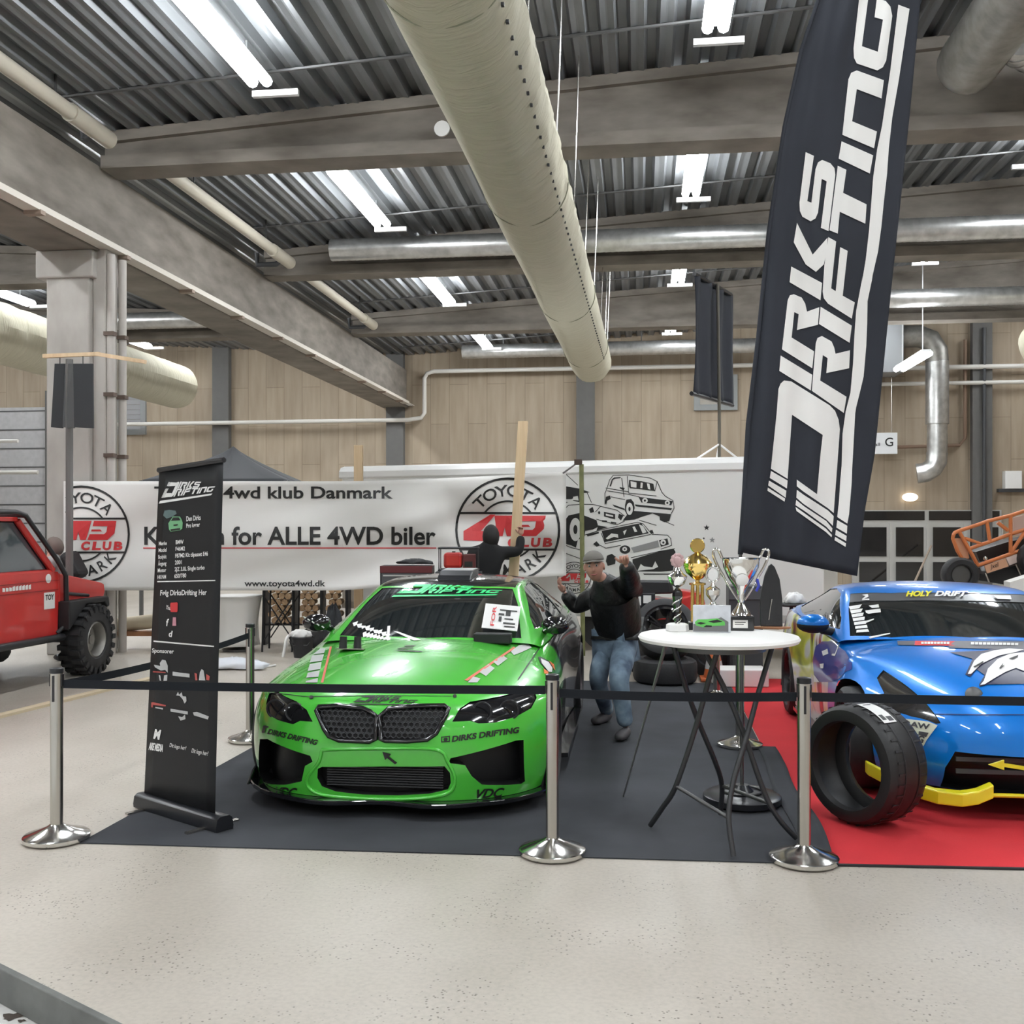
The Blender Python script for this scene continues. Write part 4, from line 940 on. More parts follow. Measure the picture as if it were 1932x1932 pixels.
# sun strip first, then the glass below it
st = [(-.675, 1.90), (-.36, 1.83), (0, 1.80), (.36, 1.83), (.675, 1.90), (.64, 2.04), (.36, 1.97), (0, 1.945), (-.36, 1.97), (-.64, 2.04)]
fs_ = cut(hb, st, (0, 1), lambda n, c: n.z > .2 and c.y < 2.2)
pull(hb, fs_, (0, 0, -.004)).build('sun_strip', mat('sun_strip', (.12, .122, .13), .3, .3, coat=.4), bc.o, smooth=60)
wf = cut(hb, wsp, (0, 1), lambda n, c: n.z > .2 and c.y < 2.2)
pull(hb, wf, (0, 0, -.006)).build('windscreen', M_GLASS, bc.o, smooth=60)
rf = cut(hb, [(-.46, 3.0), (.46, 3.0), (.46, 3.75), (-.46, 3.75)], (0, 1), lambda n, c: n.z > .2)
pull(hb, rf, (0, 0, -.006)).build('rear_window', M_GLASS, bc.o, smooth=60)
M_WRAP2 = ramp_mat('graphic_wrap_multi', [(.30, (.015, .015, .016)), (.40, (.62, .68, .05)), (.45, (.7, .7, .68)), (.52, (.62, .62, .6)), (.56, (.02, .02, .02)), (.64, (.45, .05, .06))], (1, .55, .7), 2.4, 2, .3, 0, 1.2, .6)
for s in (-1, 1):
    sf = cut(hb, [(1.62, .945), (1.75, 1.02), (2.15, 1.17), (2.45, 1.19), (2.85, 1.16), (3.2, 1.06), (3.3, .98), (2.9, .95)], (1, 2), lambda n, c: c.x * s > .3 and abs(n.x) > .3)
    pull(hb, sf, (-s * .008, 0, 0)).build('side_window', M_GLASS, bc.o, smooth=60)
    wr = cut(bm, [(1.50, .62), (1.75, .1), (4.4, .1), (4.4, 1.2), (2.0, 1.2), (1.62, .95)], (1, 2), lambda n, c: c.x * s > .5 and abs(n.x) > .35)
    pull(bm, wr, wall=False).build('graphic_wrap', M_WRAP2, bc.o, smooth=60)
bm_obj(bm, 'body', M_BLUE, bc.o); bm_obj(hb, 'cabin_frame', M_BLUE, bc.o)
MB().bb(-.68, .68, .5, 4.1, .12, .16).build('floor_pan', M_BLK, bc.o)
for s in (-1, 1):
    MB().prism([(s * .86, 1.3, .12), (s * .93, 1.32, .12), (s * .93, 2.98, .12), (s * .86, 3.0, .12)], (0, 0, .03)).build('side_skirt', M_GLOSSB, bc.o)
    for y, r in ((.86, .325), (3.45, .33)): wheel(bc.o, s * .805, y, r, .245, s, mat('rim_dark', (.05, .05, .055), .3, .8), .235, 7)
    mm = MB().ball((s * .985, 1.62, .985), 1, 20, (.115, .085, .068)).build('door_mirror', M_BLUE, bc.o, smooth=180)
    MB().ball((s * .985, 1.622, .975), 1, 20, (.117, .086, .062)).build('mirror_base', M_BLK, mm, smooth=180)
    MB().tube([(s * .80, 1.70, .91), (s * .92, 1.65, .935)], .03, 8).build('mirror_arm', M_BLK, mm, smooth=60)
    # yellow lip: low blade along the bumper corner, rising at its inner end
    mb = MB(); pth = [(.86, .46, .225), (.72, .20, .185), (.56, .06, .165), (.44, .015, .165), (.36, .0, .185), (.28, -.005, .225)]; vs = []
    for x, y, z in pth: vs += [(s * x, y - .05, z - .045), (s * x, y - .05, z + .03), (s * x, y + .02, z + .035), (s * x, y + .02, z - .045)]
    fs = [(i * 4 + k, i * 4 + (k + 1) % 4, i * 4 + 4 + (k + 1) % 4, i * 4 + 4 + k) for i in range(5) for k in range(4)] + [(0, 1, 2, 3), (20, 23, 22, 21)]
    mb.add(vs, fs).build('yellow_lip', M_YEL, bc.o, bevel=.008)
MB().tube([(-.42, .0, .185), (.42, .0, .185)], .012, 8).build('lip_strip', M_YEL, bc.o)
MB().prism([(-.30, -.03, .36), (-.22, -.035, .39), (-.22, -.035, .372), (0.05, -.035, .335), (.05, -.035, .315), (-.22, -.035, .352), (-.22, -.035, .335)], (0, .015, 0)).build('tow_arrow', M_YEL, bc.o)
MB().lathe([(.001, .012), (.04, .010), (.052, 0)], 20, Matrix.Translation((bc.hit(1838, 1312, 0) or Vector((0, .1, .65)))) @ Matrix.Rotation(PI / 2.6, 4, 'X')).build('round_badge', M_STEELD, bc.o, smooth=40)
def T3(s_, p0, p1, h, sh=.25, bo=.03): return txt_px(s_, C3([p0])[0], C3([p1])[0], h / 3.2195, sh, bo)
bc.art('strip_lettering', [T3('HOLY', (865, 213), (1030, 211), 30, .3, .05)], M_YEL, off=.006, ln=.02)
bc.art('strip_lettering', [T3('DRIFT', (1040, 211), (1245, 211), 29, .3, .05)], M_WHITE, off=.006, ln=.02)
bc.art('strip_mark', [art_poly([C3([(600, 205), (635, 200), (640, 215), (620, 228), (645, 228), (645, 236), (600, 238), (602, 228), (622, 212)]), C3([(1400, 210), (1500, 208), (1508, 232), (1420, 228)])])], M_WHITE, off=.006)
wl = []
for q in range(7): wl.append(C3([(520 + q * 8, 275 + q * 24), (600 + q * 6, 262 + q * 25), (585 + q * 10, 285 + q * 24), (530 + q * 6, 296 + q * 23)]))
wl += [C3([(640, 270), (700, 262), (705, 282), (660, 284)]), C3([(620, 300), (712, 288), (715, 310), (640, 320), (625, 314)]), C3([(600, 370), (675, 348), (672, 356), (610, 382)]), C3([(640, 460), (770, 435), (772, 442), (650, 470)])]
bc.art('windscreen_marks', [art_poly(wl)], M_WHITE, off=.006, ln=.02)
bc.art('cowl_strip', [art_poly([CB([(350, 795), (570, 795), (560, 850), (360, 845)]), CB([(1060, 795), (1932, 800), (1932, 900), (1500, 895), (980, 880)])])], mat('cowl_grey', (.10, .10, .12), .4))
bc.art('cowl_red', [art_poly([CB([(575, 793), (1070, 797), (1065, 855), (565, 850)])])], M_INKR)
def TB(s_, p0, p1, h, sh=.2, bo=.03): return txt_px(s_, CB([p0])[0], CB([p1])[0], h / 6.616, sh, bo)
bc.art('cowl_marks', [art_poly([CB([(650 + 40 * q, 812), (682 + 40 * q, 812), (680 + 40 * q, 838), (648 + 40 * q, 838)]) for q in range(9)] + [CB([(1270 + 50 * q, 815 + q), (1310 + 50 * q, 815 + q), (1308 + 50 * q, 845 + q), (1268 + 50 * q, 845 + q)]) for q in range(12)])], M_WHITE, off=.007)
bc.art('claw_backing', [art_poly([CB([(1200, 1215), (1290, 1020), (1000, 935), (1400, 920), (1640, 880), (1932, 885), (1932, 1330), (1480, 1340), (1380, 1370), (1370, 1340), (1440, 1220), (1340, 1150), (1260, 1245)])])], mat('navy_ink', (.02, .022, .06), .35))  # dark vinyl printed behind the white claw shapes
bc.art('claw_graphic', [art_poly([CB([(1230, 1215), (1310, 1050), (1400, 965), (1560, 920), (1740, 895), (1932, 910), (1800, 950), (1620, 985), (1500, 1040), (1400, 1090), (1270, 1215)]),
    CB([(1385, 1352), (1430, 1300), (1480, 1150), (1600, 1030), (1760, 960), (1932, 945), (1932, 1180), (1830, 1140), (1700, 1190), (1560, 1270), (1440, 1345)])])], M_WHITE, off=.008)
bc.art('claw_line', [art_poly([CB([(1300, 1130), (1400, 1075), (1420, 1060), (1425, 1078), (1380, 1110), (1310, 1145)]), CB([(1620, 1150), (1670, 1085), (1660, 1120), (1690, 1110), (1640, 1160)]), CB([(1740, 1030), (1860, 985), (1850, 1010), (1790, 1040)])])], M_INK, off=.012)
bc.art('sponsor_sticker', [art_poly([CD([(-60, 285), (0, 285), (420, 335), (560, 395), (400, 605), (355, 690), (300, 745), (240, 740), (200, 670)])])], mat('sticker_cream', (.70, .72, .58), .4), off=.005)
def TD(s_, p0, p1, h, sh=.0, bo=.04): return txt_px(s_, CD([p0])[0], CD([p1])[0], h / 8.052, sh, bo)
bc.art('sticker_lettering', [TD('RAW', (60, 395), (440, 455), 75), TD('NG', (160, 600), (340, 660), 100), art_poly([CD([(280, 480), (430, 505), (390, 570), (275, 530)])])], M_DGREY, off=.008, ln=.02)
bc.art('bonnet_gap', [art_poly([CD([(510, 215), (1200, 222), (1868, 222), (1868, 240), (1200, 242), (520, 232)])])], mat('gap_blue', (.002, .03, .16), .4), off=.003)
def T5(p): return conv(p, 1440, 1080, 6.44)
bc.art('wing_marks', [art_poly([T5([(720, 960), (790, 930), (800, 990), (735, 1015)]), T5([(695, 1115), (745, 1105), (740, 1165), (705, 1165)]), T5([(840, 1010), (880, 1020), (935, 870), (925, 870), (880, 990), (845, 990)]), T5([(620, 1240), (660, 1290), (690, 1330), (625, 1330)])])], M_WHITE, off=.006)
bc.art('wing_pattern', [art_poly([T5([(640, 900), (720, 840), (830, 840), (1000, 960), (1080, 1100), (1080, 1180), (1000, 1210), (930, 1290), (830, 1330), (690, 1330), (620, 1240), (605, 1060)])])], mat('indigo_vinyl', (.012, .03, .26), .3, coat=.5), off=.003)

# ------------------------------------------------------------ loose tyre in front of the blue car
cpt = W(1630, 1455, 5.85); rT = .335; cpt.z = rT + .0125
ang = 0.72
vdir = Vector((cpt.x, cpt.y, 0)).normalized(); ax = (-vdir); ax = Matrix.Rotation(-ang, 3, 'Z') @ ax
t = thing('loose_tyre', 'loose black racing tyre standing upright in front of the blue car', 'tyre', (cpt.x, cpt.y, 0))
Rm = Matrix.Translation(cpt) @ ax.to_track_quat('Z', 'Y').to_matrix().to_4x4()
h = .155; prof = [(.240, -h * .75), (.25, -h * .98), (.275, -h), (.31, -h * .96), (.325, -h * .82), (.335, -h * .6), (.337, 0), (.335, h * .6), (.325, h * .82), (.31, h * .96), (.275, h), (.25, h * .98), (.240, h * .75), (.25, h * .7), (.30, h * .6), (.315, 0), (.30, -h * .6), (.25, -h * .7), (.240, -h * .75)]
MB().lathe(prof, 56, Rm, False).build('tyre_casing', mat('slick_rubber', (.013, .013, .014), .48), t, smooth=35, world=True)
mb = MB()
for q in (-.055, .055): mb.lathe([(.3385, q - .006), (.3395, q), (.3385, q + .006)], 56, Rm, False)
for k in range(34):
    a = 2 * PI * k / 34
    for q in (-1, 1):
        mb.M = Rm @ Matrix.Rotation(a + q * .03, 4, 'Z'); mb.box((.3375, 0, q * .085), (.003, .012, .05))
        mb.M = None
mb.build('tread_groove', M_BLK, t, world=True)['kind'] = 'stuff'
mb = MB(); vs = []
a0 = None
best = min(range(64), key=lambda k: -((Rm @ Vector((math.cos(2 * PI * k / 64), math.sin(2 * PI * k / 64), 0))).z))
a0 = 2 * PI * best / 64
cand = []
for sgn in (1, -1):
    q = Rm @ Vector((.34 * math.cos(a0 + sgn * .35), .34 * math.sin(a0 + sgn * .35), 0)); cand.append((q.length, sgn))
sg = min(cand)[1]
for q in (-.075, .005):
    pass
def lab(u, v): 
    a = a0 + sg * (.05 + .62 * v); return Rm @ Vector((.3415 * math.cos(a), .3415 * math.sin(a), -.02 + .10 * u))
MB().grid(3, 10, lab).build('paper_label', M_WHITE, t, smooth=180, world=True)
mb = MB()
for (u0, u1, v0, v1) in ((.1, .5, .78, .95), (.6, .9, .7, .9), (.2, .8, .1, .16)):
    def l2(u, v): 
        a = a0 + sg * (.05 + .62 * (v0 + (v1 - v0) * v)); return Rm @ Vector((.3425 * math.cos(a), .3425 * math.sin(a), -.02 + .10 * (u0 + (u1 - u0) * u)))
    mb.grid(2, 3, l2)
mb.build('label_print', M_DGREY, t, world=True)
# ------------------------------------------------------------ barrier posts and belts
POSTS = [(107, 1585, 'polished barrier post at the front left corner', .925), (1042, 1612, 'polished barrier post in front of the green car nose', .925), (1517, 1626, 'polished barrier post at the front of the red carpet', .925),
         (472, 1398, 'polished barrier post behind the roll-up banner', .92), (1396, 1409, 'polished barrier post behind the bar table', .92), (1352, 1319, 'furthest polished barrier post near the tyres', .92)]
def post(p, label, h):
    t = thing('barrier_post', label, 'barrier post', (p.x, p.y, .008), 0, 'barrier posts around the stand')
    MB().lathe([(.001, 0), (.168, 0), (.172, .006), (.172, .022), (.165, .028), (.10, .048), (.045, .072), (.034, .082)], 40).build('base_plate', M_CHROME, t, smooth=25)
    MB().lathe([(.033, .075), (.033, h - .03)], 24).build('shaft', M_STEEL, t, smooth=40)
    MB().lathe([(.033, h - .03), (.036, h - .028), (.036, h - .003), (.030, h), (.001, h)], 24).build('cap', M_BLKS, t, smooth=40)
    q = MB().bb(-.0365, .0365, -.012, .012, h - .10, h - .035); 
    q.bb(-.006, .006, -.036, -.031, h - .18, h - .04); q.build('belt_slot', M_BLK, t)
    return t
pp = []
for i, (px, py, lb, h) in enumerate(POSTS):
    p = G(px, py); pp.append(p); post(p, lb, h)
for d_, lb in ((LD(4.6, 5.02), 'polished barrier post beyond the right edge of the view'),):
    pp.append(d_); post(d_, lb, .925)
def belt(a, b, label, za=.835, zb=.835, sag=.02):
    d = (b - a).normalized(); a = a + d * .037; b = b - d * .037
    q = MB().grid(24, 1, lambda u, v: a.lerp(b, u) + Vector((0, 0, za + (zb - za) * u + (v - .5) * .045 - 4 * sag * u * (1 - u))))
    tag(q.build('barrier_belt', mat('belt_webbing', (.014, .016, .020), .9, spec=.2), solid=.003), label, 'barrier belt', 'barrier belts')
belt(pp[0], pp[1], 'black belt stretched across the green car front', za=.845, zb=.85, sag=.006); belt(pp[1], pp[2], 'black belt stretched across the bar table legs', sag=.01); belt(pp[2], pp[6], 'black belt stretched across the blue car', sag=.015)
belt(pp[0], pp[3], 'black belt running back behind the roll-up banner', sag=.03)
# ------------------------------------------------------------ roll-up banner
bl, br_ = G(271, 1523), G(420, 1569); bl.z = br_.z = 0
vx = (br_ - bl); wdt = vx.length; vx.normalize(); vn = Vector((vx.y, -vx.x, 0))
o = thing('roll_up_banner', 'black roll-up banner standing left of the green car', 'banner', tuple((bl + br_) / 2))
tl, tr = W(302, 888, 6.3), W(419, 868, 5.73)
zt = 2.05; tl = bl + vx * .01 + vn * -.10 + Vector((.03, 0, zt)); tr = br_ - vx * .01 + vn * -.10 + Vector((.03, 0, zt))
b0 = bl + vx * .01 + Vector((0, 0, .085)); b1 = G(407, 1564) + Vector((0, 0, .085)); b1 = bl + vx * (b1 - bl).dot(vx) + Vector((0, 0, .085)); tl = W(301, 887, 6.28); tr = W(421, 868, 5.86)
def ban(x, y, off=0.0):
    """x 0..1 left to right, y 0..1 bottom to top"""
    return (b0 * (1 - x) + b1 * x) * (1 - y) + (tl * (1 - x) + tr * x) * y + vn * (off + .012 * math.sin(PI * x) * (.5 - y))
MB().grid(8, 16, lambda u, v: ban(u, v)).build('printed_sheet', mat('banner_black', (.012, .0125, .014), .5, spec=.3), o, smooth=180, world=True, solid=.004)
for e in (0, 1):
    pass
MB().tube([ban(-.012, 1.0), ban(1.012, 1.0)], .016, 10).build('top_rail', M_BLKS, o, smooth=40, world=True)
mb = MB(); R3 = Matrix((vx, -vn, Vector((0, 0, 1)))).transposed()
pr = [(-.055, .009), (.055, .009), (.058, .03), (.05, .075), (.03, .09), (-.03, .09), (-.05, .075), (-.058, .03)]
mb.prism([bl - vx * .02 + R3 @ Vector((0, q[0], q[1])) for q in pr], vx * (wdt + .04)); mb.build('cassette', M_BLKS, o, smooth=40, world=True)
for f_ in (.12, .88):
    c = bl + vx * wdt * f_; MB().box(c + Vector((0, 0, .013)), (.03, .34, .01), Matrix.Rotation(math.atan2(vx.y, vx.x), 3, 'Z')).build('foot_bar', M_STEEL, o, world=True)
BQ = [Vector((300, 885)), Vector((419, 866)), Vector((425, 1556)), Vector((272, 1505))]  # tl tr br bl in the photo
def bpx(px, py):
    """photo pixel to (x,y) on the banner sheet by ray and plane"""
    d = W(px, py, 1.0) - Vector((0, 0, HC)); n = (b1 - b0).cross(tl - b0).normalized(); t_ = (b0 - Vector((0, 0, HC))).dot(n) / d.dot(n); p = Vector((0, 0, HC)) + d * t_
    y = (p.z - b0.z) / (tl.z - b0.z); e0 = b0.lerp(tl, y); e1 = b1.lerp(tr, y); x = (p - e0).dot(e1 - e0) / (e1 - e0).length_squared; return x, y
def bart(name, arts, m, off=.006):
    for a in arts: decal(MB(), a, lambda x, y: ban(*bpx(x, y), off), 12).build(name, m, o, world=True)
E5 = lambda p: conv(p, 290, 870, 7.727); E6 = lambda p: conv(p, 270, 1110, 5.367); E4 = lambda p: conv(p, 240, 840, 2.541)
def TE(cv, s_, p0, p1, h, bo=.02, sh=0, sc=7.727): return txt_px(s_, cv([p0])[0], cv([p1])[0], h / sc, sh, bo)
bart('logo', [logo_quad(*E5([(125, 575), (885, 535), (955, 320), (190, 228)]))], M_WHITE)
tx = [TE(E5, 'Dan Dirks', (490, 910), (705, 905), 70), TE(E5, 'Pro kører', (490, 1005), (695, 1000), 60)]
for i, (a_, b_, x1, h1) in enumerate((('Mærke', 'BMW', 450, 1), ('Model', 'F46M2', 470, 1), ('Bodykit', 'F87M2 Kit tilpasset E46', 815, 1), ('Årgang', '2001', 425, 1), ('Motor', '2JZ 3.0L Single turbo', 765, 1), ('HK/NM', '650/780', 490, 1))):
    y = 1232 + i * 98
    tx += [TE(E5, a_, (88 - i * 4, y), (203 - i * 2, y), 55), TE(E5, b_, (335 - i * 4, y), (x1, y), 58)]
tx += [TE(E6, 'Følg DirksDrifting Her', (182, 75), (660, 95), 52, .02, 0, 5.367), TE(E6, 'Sponsorer', (98, 648), (322, 668), 42, .02, 0, 5.367), TE(E6, 'You', (236, 215), (285, 228), 42, .02, 0, 5.367),
       TE(E6, 'M', (115, 1515), (178, 1528), 90, .05, 0, 5.367), TE(E6, 'ARE MEDIA', (65, 1628), (213, 1652), 68, .05, 0, 5.367), TE(E6, 'Dit logo her?', (282, 1605), (448, 1640), 38, .01, 0, 5.367), TE(E6, 'Dit logo her?', (505, 1665), (668, 1700), 42, .01, 0, 5.367), TE(E6, 'f', (240, 385), (265, 388), 70, .03, 0, 5.367), TE(E6, 'd', (268, 495), (302, 500), 60, .03, 0, 5.367)]
bart('lettering', tx, M_WHITE)
bart('divider_line', [art_poly([E5([(65, 1752), (925, 1785), (925, 1802), (65, 1768)]), E6([(115, 528), (735, 608), (735, 622), (115, 542)])])], M_WHITE)
bart('play_badge', [art_poly([E6([(292, 155), (355, 155), (362, 165), (360, 245), (350, 252), (292, 248), (286, 238), (286, 165)])])], M_INKR)
bart('camera_badge', [art_poly([E6([(312, 303), (345, 305), (348, 390), (308, 388)])])], mat('pink_badge', (.55, .25, .3), .5))
gl = [(E6([(180, 760), (205, 725), (240, 735), (262, 790), (262, 860), (235, 830), (190, 835), (130, 800), (120, 775), (150, 780), (185, 790)])), E6([(170, 880), (185, 885), (195, 940), (178, 935)]), E6([(225, 885), (258, 880), (255, 940), (218, 940)]), E6([(312, 850), (485, 878), (485, 915), (312, 890)]),
      E6([(580, 945), (590, 865), (608, 835), (628, 850), (645, 950)]), E6([(350, 1090), (368, 1055), (380, 1085), (405, 1060), (415, 1100), (450, 1105), (455, 1150), (435, 1175), (415, 1130), (385, 1095)]), E6([(292, 1222), (468, 1255), (468, 1285), (292, 1250)]), E6([(370, 1300), (410, 1310), (440, 1285), (445, 1330), (395, 1345)]), E6([(135, 1200), (215, 1215), (212, 1230), (135, 1212)]), E6([(520, 1265), (560, 1260), (680, 1310), (670, 1340), (530, 1295)])]
bart('sponsor_mark', [art_poly([g_]) for g_ in gl], mat('mark_grey', (.5, .5, .5), .5))
bart('sponsor_mark', [art_poly([E6([(92, 1155), (110, 1152), (245, 1185), (240, 1198), (110, 1180), (110, 1205), (92, 1205)]), E6([(535, 870), (560, 880), (565, 945), (545, 945)]), E6([(655, 885), (690, 910), (685, 950), (655, 945)]), E6([(110, 838), (240, 852), (240, 862), (110, 850)])])], mat('mark_red', (.45, .08, .07), .5))
bart('car_picture', [art_poly([E5([(150, 800), (170, 730), (240, 725), (330, 745), (345, 790), (280, 830), (200, 850)])])], mat('pic_grey', (.10, .15, .15), .5))
bart('car_picture', [art_poly([E5([(225, 920), (250, 885), (290, 825), (395, 835), (425, 890), (435, 930), (430, 1010), (400, 1035), (260, 1045), (235, 1010)])])], mat('pic_green', (.16, .40, .20), .5))
bart('picture_black_parts', [art_poly([E5([(268, 888), (300, 840), (385, 846), (408, 890)])]), art_poly([E5([(262, 1010), (405, 1002), (402, 1030), (268, 1036)])]), art_poly([E5([(305, 945), (370, 942), (368, 962), (308, 966)])])], M_INK, .009)  # black windscreen and grille printed on the green car picture
# QR code area of the photo stays plain black

# ------------------------------------------------------------ feather flag
FD = 6.30
fl = [(1545, -4), (1512, 95), (1480, 240), (1450, 440), (1430, 640), (1412, 800), (1403, 960), (1397, 1042)]; fr_ = [(1737, -4), (1718, 200), (1697, 400), (1680, 560), (1662, 740), (1650, 860), (1632, 960), (1617, 1087)]
fl = [(1660, -230), (1600, -120)] + fl; fr_ = [(1775, -230), (1757, -120)] + fr_
def ipl(t, y):
    for (x0, y0), (x1, y1) in zip(t, t[1:]):
        if y0 <= y <= y1: return x0 + (x1 - x0) * (y - y0) / (y1 - y0)
    return t[0][0] if y < t[0][1] else t[-1][0]
def flagp(px, py, off=0.0):
    a, b = ipl(fl, py), ipl(fr_, py); u = (px - a) / max(1, b - a)
    d = FD + .05 * u + .016 * math.sin(u * 15 + py * .004 + .8 * math.sin(py * .006)) * (.4 + .6 * (1 - abs(u - .25))) + .008 * math.sin(u * 34 - py * .007) * (1.2 - u) + .02 * math.sin(py * .009) * u
    return W(px, py, d - off)
base = G(1400, 1517)
o = thing('feather_flag', 'tall black feather flag with white lettering behind the trophies', 'flag', tuple(base))
def fcl(u, v):
    yl = -230 + 1272 * v; yr = -230 + 1317 * v
    a = ipl(fl, yl); b = ipl(fr_, yr); px = a + (b - a) * u; py = yl + (yr - yl) * u
    return flagp(px, py)
MB().grid(40, 80, fcl).build('flag_sheet', M_FLAG, o, smooth=180, world=True, solid=.003)
for p in FLAG_LET + FLAG_UL: decal(MB(), art_poly([p]), lambda x, y: flagp(x, y, .007), 10).build('lettering', M_WHITEM, o, smooth=180, world=True, recalc=False)
mb = MB(); mb.tube([W(x, y, FD + .012) for x, y in [(1397, 1046)] + fl[::-1]], [.016] * 4 + [.013] * (len(fl) - 3), 8)
mb.build('pole_sleeve', M_FLAG, o, smooth=60, world=True)
MB().tube([base + Vector((0, 0, .05)), base + Vector((-.004, 0, .9)), W(1397, 1046, FD + .012)], .011, 8).build('flag_pole', M_STEELD, o, smooth=60, world=True)
MB().lathe([(.001, .009), (.215, .009), (.235, .022), (.235, .055), (.21, .07), (.07, .082), (.04, .12), (.001, .12)], 36, Matrix.Translation(base)).build('weighted_base', M_BLKS, o, smooth=30, world=True)
MB().tube([base + Vector((math.cos(a) * .12, math.sin(a) * .12, .085)) for a in [2 * PI * k / 24 for k in range(24)]], .008, 6, closed=True).build('base_ring', M_STEELD, o, world=True)

# ------------------------------------------------------------ bar table with the trophies
tc = LD(1.108, 5.50); TZ = 1.112
o = thing('bar_table', 'round white bar table with crossed black tube legs', 'table', tuple(tc))
MB().lathe([(.001, TZ - .035), (.38, TZ - .035), (.42, TZ - .028), (.428, TZ - .012), (.42, TZ), (.001, TZ)], 64, Matrix.Translation(tc)).build('table_top', M_WHITEM, o, smooth=30, world=True)
MB().lathe([(.001, TZ - .075), (.25, TZ - .075), (.25, TZ - .035)], 32, Matrix.Translation(tc)).build('under_frame', M_STEELD, o, smooth=30, world=True)
legs = [([(1324, 1218), (1366, 1297), (1401, 1378), (1440, 1490), (1468, 1543), (1502, 1588)], 5.42, 5.505), ([(1355, 1218), (1338, 1279), (1313, 1371), (1275, 1483), (1250, 1524), (1227, 1563)], 5.30, 5.74),
        ([(1271, 1219), (1292, 1290), (1317, 1360), (1348, 1434), (1362, 1482), (1359, 1540)], 5.42, 5.97), ([(1458, 1219), (1429, 1314), (1408, 1392), (1384, 1473), (1375, 1543), (1384, 1622)], 5.50, 5.20)]
LG = []
for pl, d0, d1 in legs:
    n = len(pl); P3 = []
    for i, (x, y) in enumerate(pl):
        d = d0 + (d1 - d0) * (i / (n - 1)); P3.append(W(x, y, d))
    P3[0].z = TZ - .05; P3[-1].z = .021
    LG.append(P3); MB().tube(smooth_path(P3), .0145, 10).build('leg', mat('leg_grey', (.045, .046, .05), .4, .4), o, smooth=60, world=True)
MB().tube([LG[1][3], LG[3][4]], .011, 8).build('cross_bar', M_STEELD, o, smooth=60, world=True)
MB().tube([LG[2][4], LG[0][3].lerp(LG[0][4], .5)], .011, 8).build('cross_bar', M_STEELD, o, smooth=60, world=True)
def tpos(px, py):
    """point on the table top"""
    d = (HC - TZ) * F / (py - HY); p = W(px, py, d); p.z = TZ + .001; return p
# big silver cup
p = LD((1398 - CX) * 5.78 / F, 5.78, TZ + .001); s5 = F / 5.68
o = thing('silver_cup_trophy', 'big silver trophy cup with two tall handles on a black plinth', 'trophy', tuple(p))
MB().prism([(-.068, -.055, 0), (.068, -.055, 0), (.068, .055, 0), (-.068, .055, 0)], (0, 0, .082)).build('plinth', M_GLOSSB, o, bevel=.006)
mb = MB().bb(-.05, .032, -.0575, -.055, .015, .06).build('plate', M_SILV, o)
mb = MB(); mb.bb(-.04, .02, -.0585, -.0575, .045, .05); mb.bb(-.04, .01, -.0585, -.0575, .034, .038); mb.build('plate_print', M_INK, o)
MB().lathe([(.055, .083), (.05, .10), (.028, .13), (.016, .155), (.022, .175), (.018, .195), (.030, .23), (.07, .29), (.10, .355), (.105, .40), (.110, .405), (.10, .40), (.06, .29), (.001, .24)], 32).build('cup', M_SILV, o, smooth=35)
for s in (-1, 1):
    MB().tube(smooth_path([Vector((s * .095, 0, .30)), Vector((s * .125, 0, .35)), Vector((s * .150, 0, .41)), Vector((s * .152, 0, .445)), Vector((s * .130, 0, .455)), Vector((s * .115, 0, .43)), Vector((s * .105, 0, .405))]), .008, 8).build('handle', M_SILV, o, smooth=60)
    MB().tube(smooth_path([Vector((s * .095, 0, .30)), Vector((s * .07, -.02, .25)), Vector((s * .04, -.02, .20)), Vector((s * .02, -.02, .17))]), .006, 8).build('handle_tail', M_SILV, o, smooth=60)
mb = MB().lathe([(.001, .006), (.03, .004), (.036, 0)], 20, Matrix.Translation((0, -.075, .285)) @ Matrix.Rotation(PI / 2 + .35, 4, 'X'))
mb.build('medallion', M_WHITE, o, smooth=40)
MB().tube([(.085, -.03, .29), (.095, -.035, .25), (.08, -.035, .22)], .008, 6).build('ribbon', mat('ribbon_blue', (.03, .05, .4), .5), o)
# gold cup
p = LD((1316 - CX) * 5.80 / F, 5.80, TZ + .001)
o = thing('gold_cup_trophy', 'gold trophy cup with round top disc on slim columns', 'trophy', tuple(p))
MB().bb(-.05, .05, -.045, .045, 0, .04).build('base', M_BLKS, o, bevel=.004)
for k in range(3):
    a = 2 * PI * k / 3 + .5; MB().tube([(math.cos(a) * .03, math.sin(a) * .03, .04), (math.cos(a) * .03, math.sin(a) * .03, .24)], .010, 10).build('column', M_GOLD, o, smooth=60)
MB().lathe([(.045, .236), (.045, .246), (.012, .252), (.012, .262), (.03, .272), (.062, .30), (.076, .335), (.079, .35), (.081, .352), (.076, .358), (.05, .385), (.02, .402), (.008, .41), (.001, .41)], 32).build('bowl', M_GOLD, o, smooth=35)
MB().lathe([(.001, -.006), (.036, -.006), (.04, 0), (.036, .006), (.001, .006)], 28, Matrix.Translation((0, 0, .443)) @ Matrix.Rotation(PI / 2, 4, 'X')).build('top_disc', M_GOLD, o, smooth=30)
o.scale = (1.04, 1.04, 1.07)
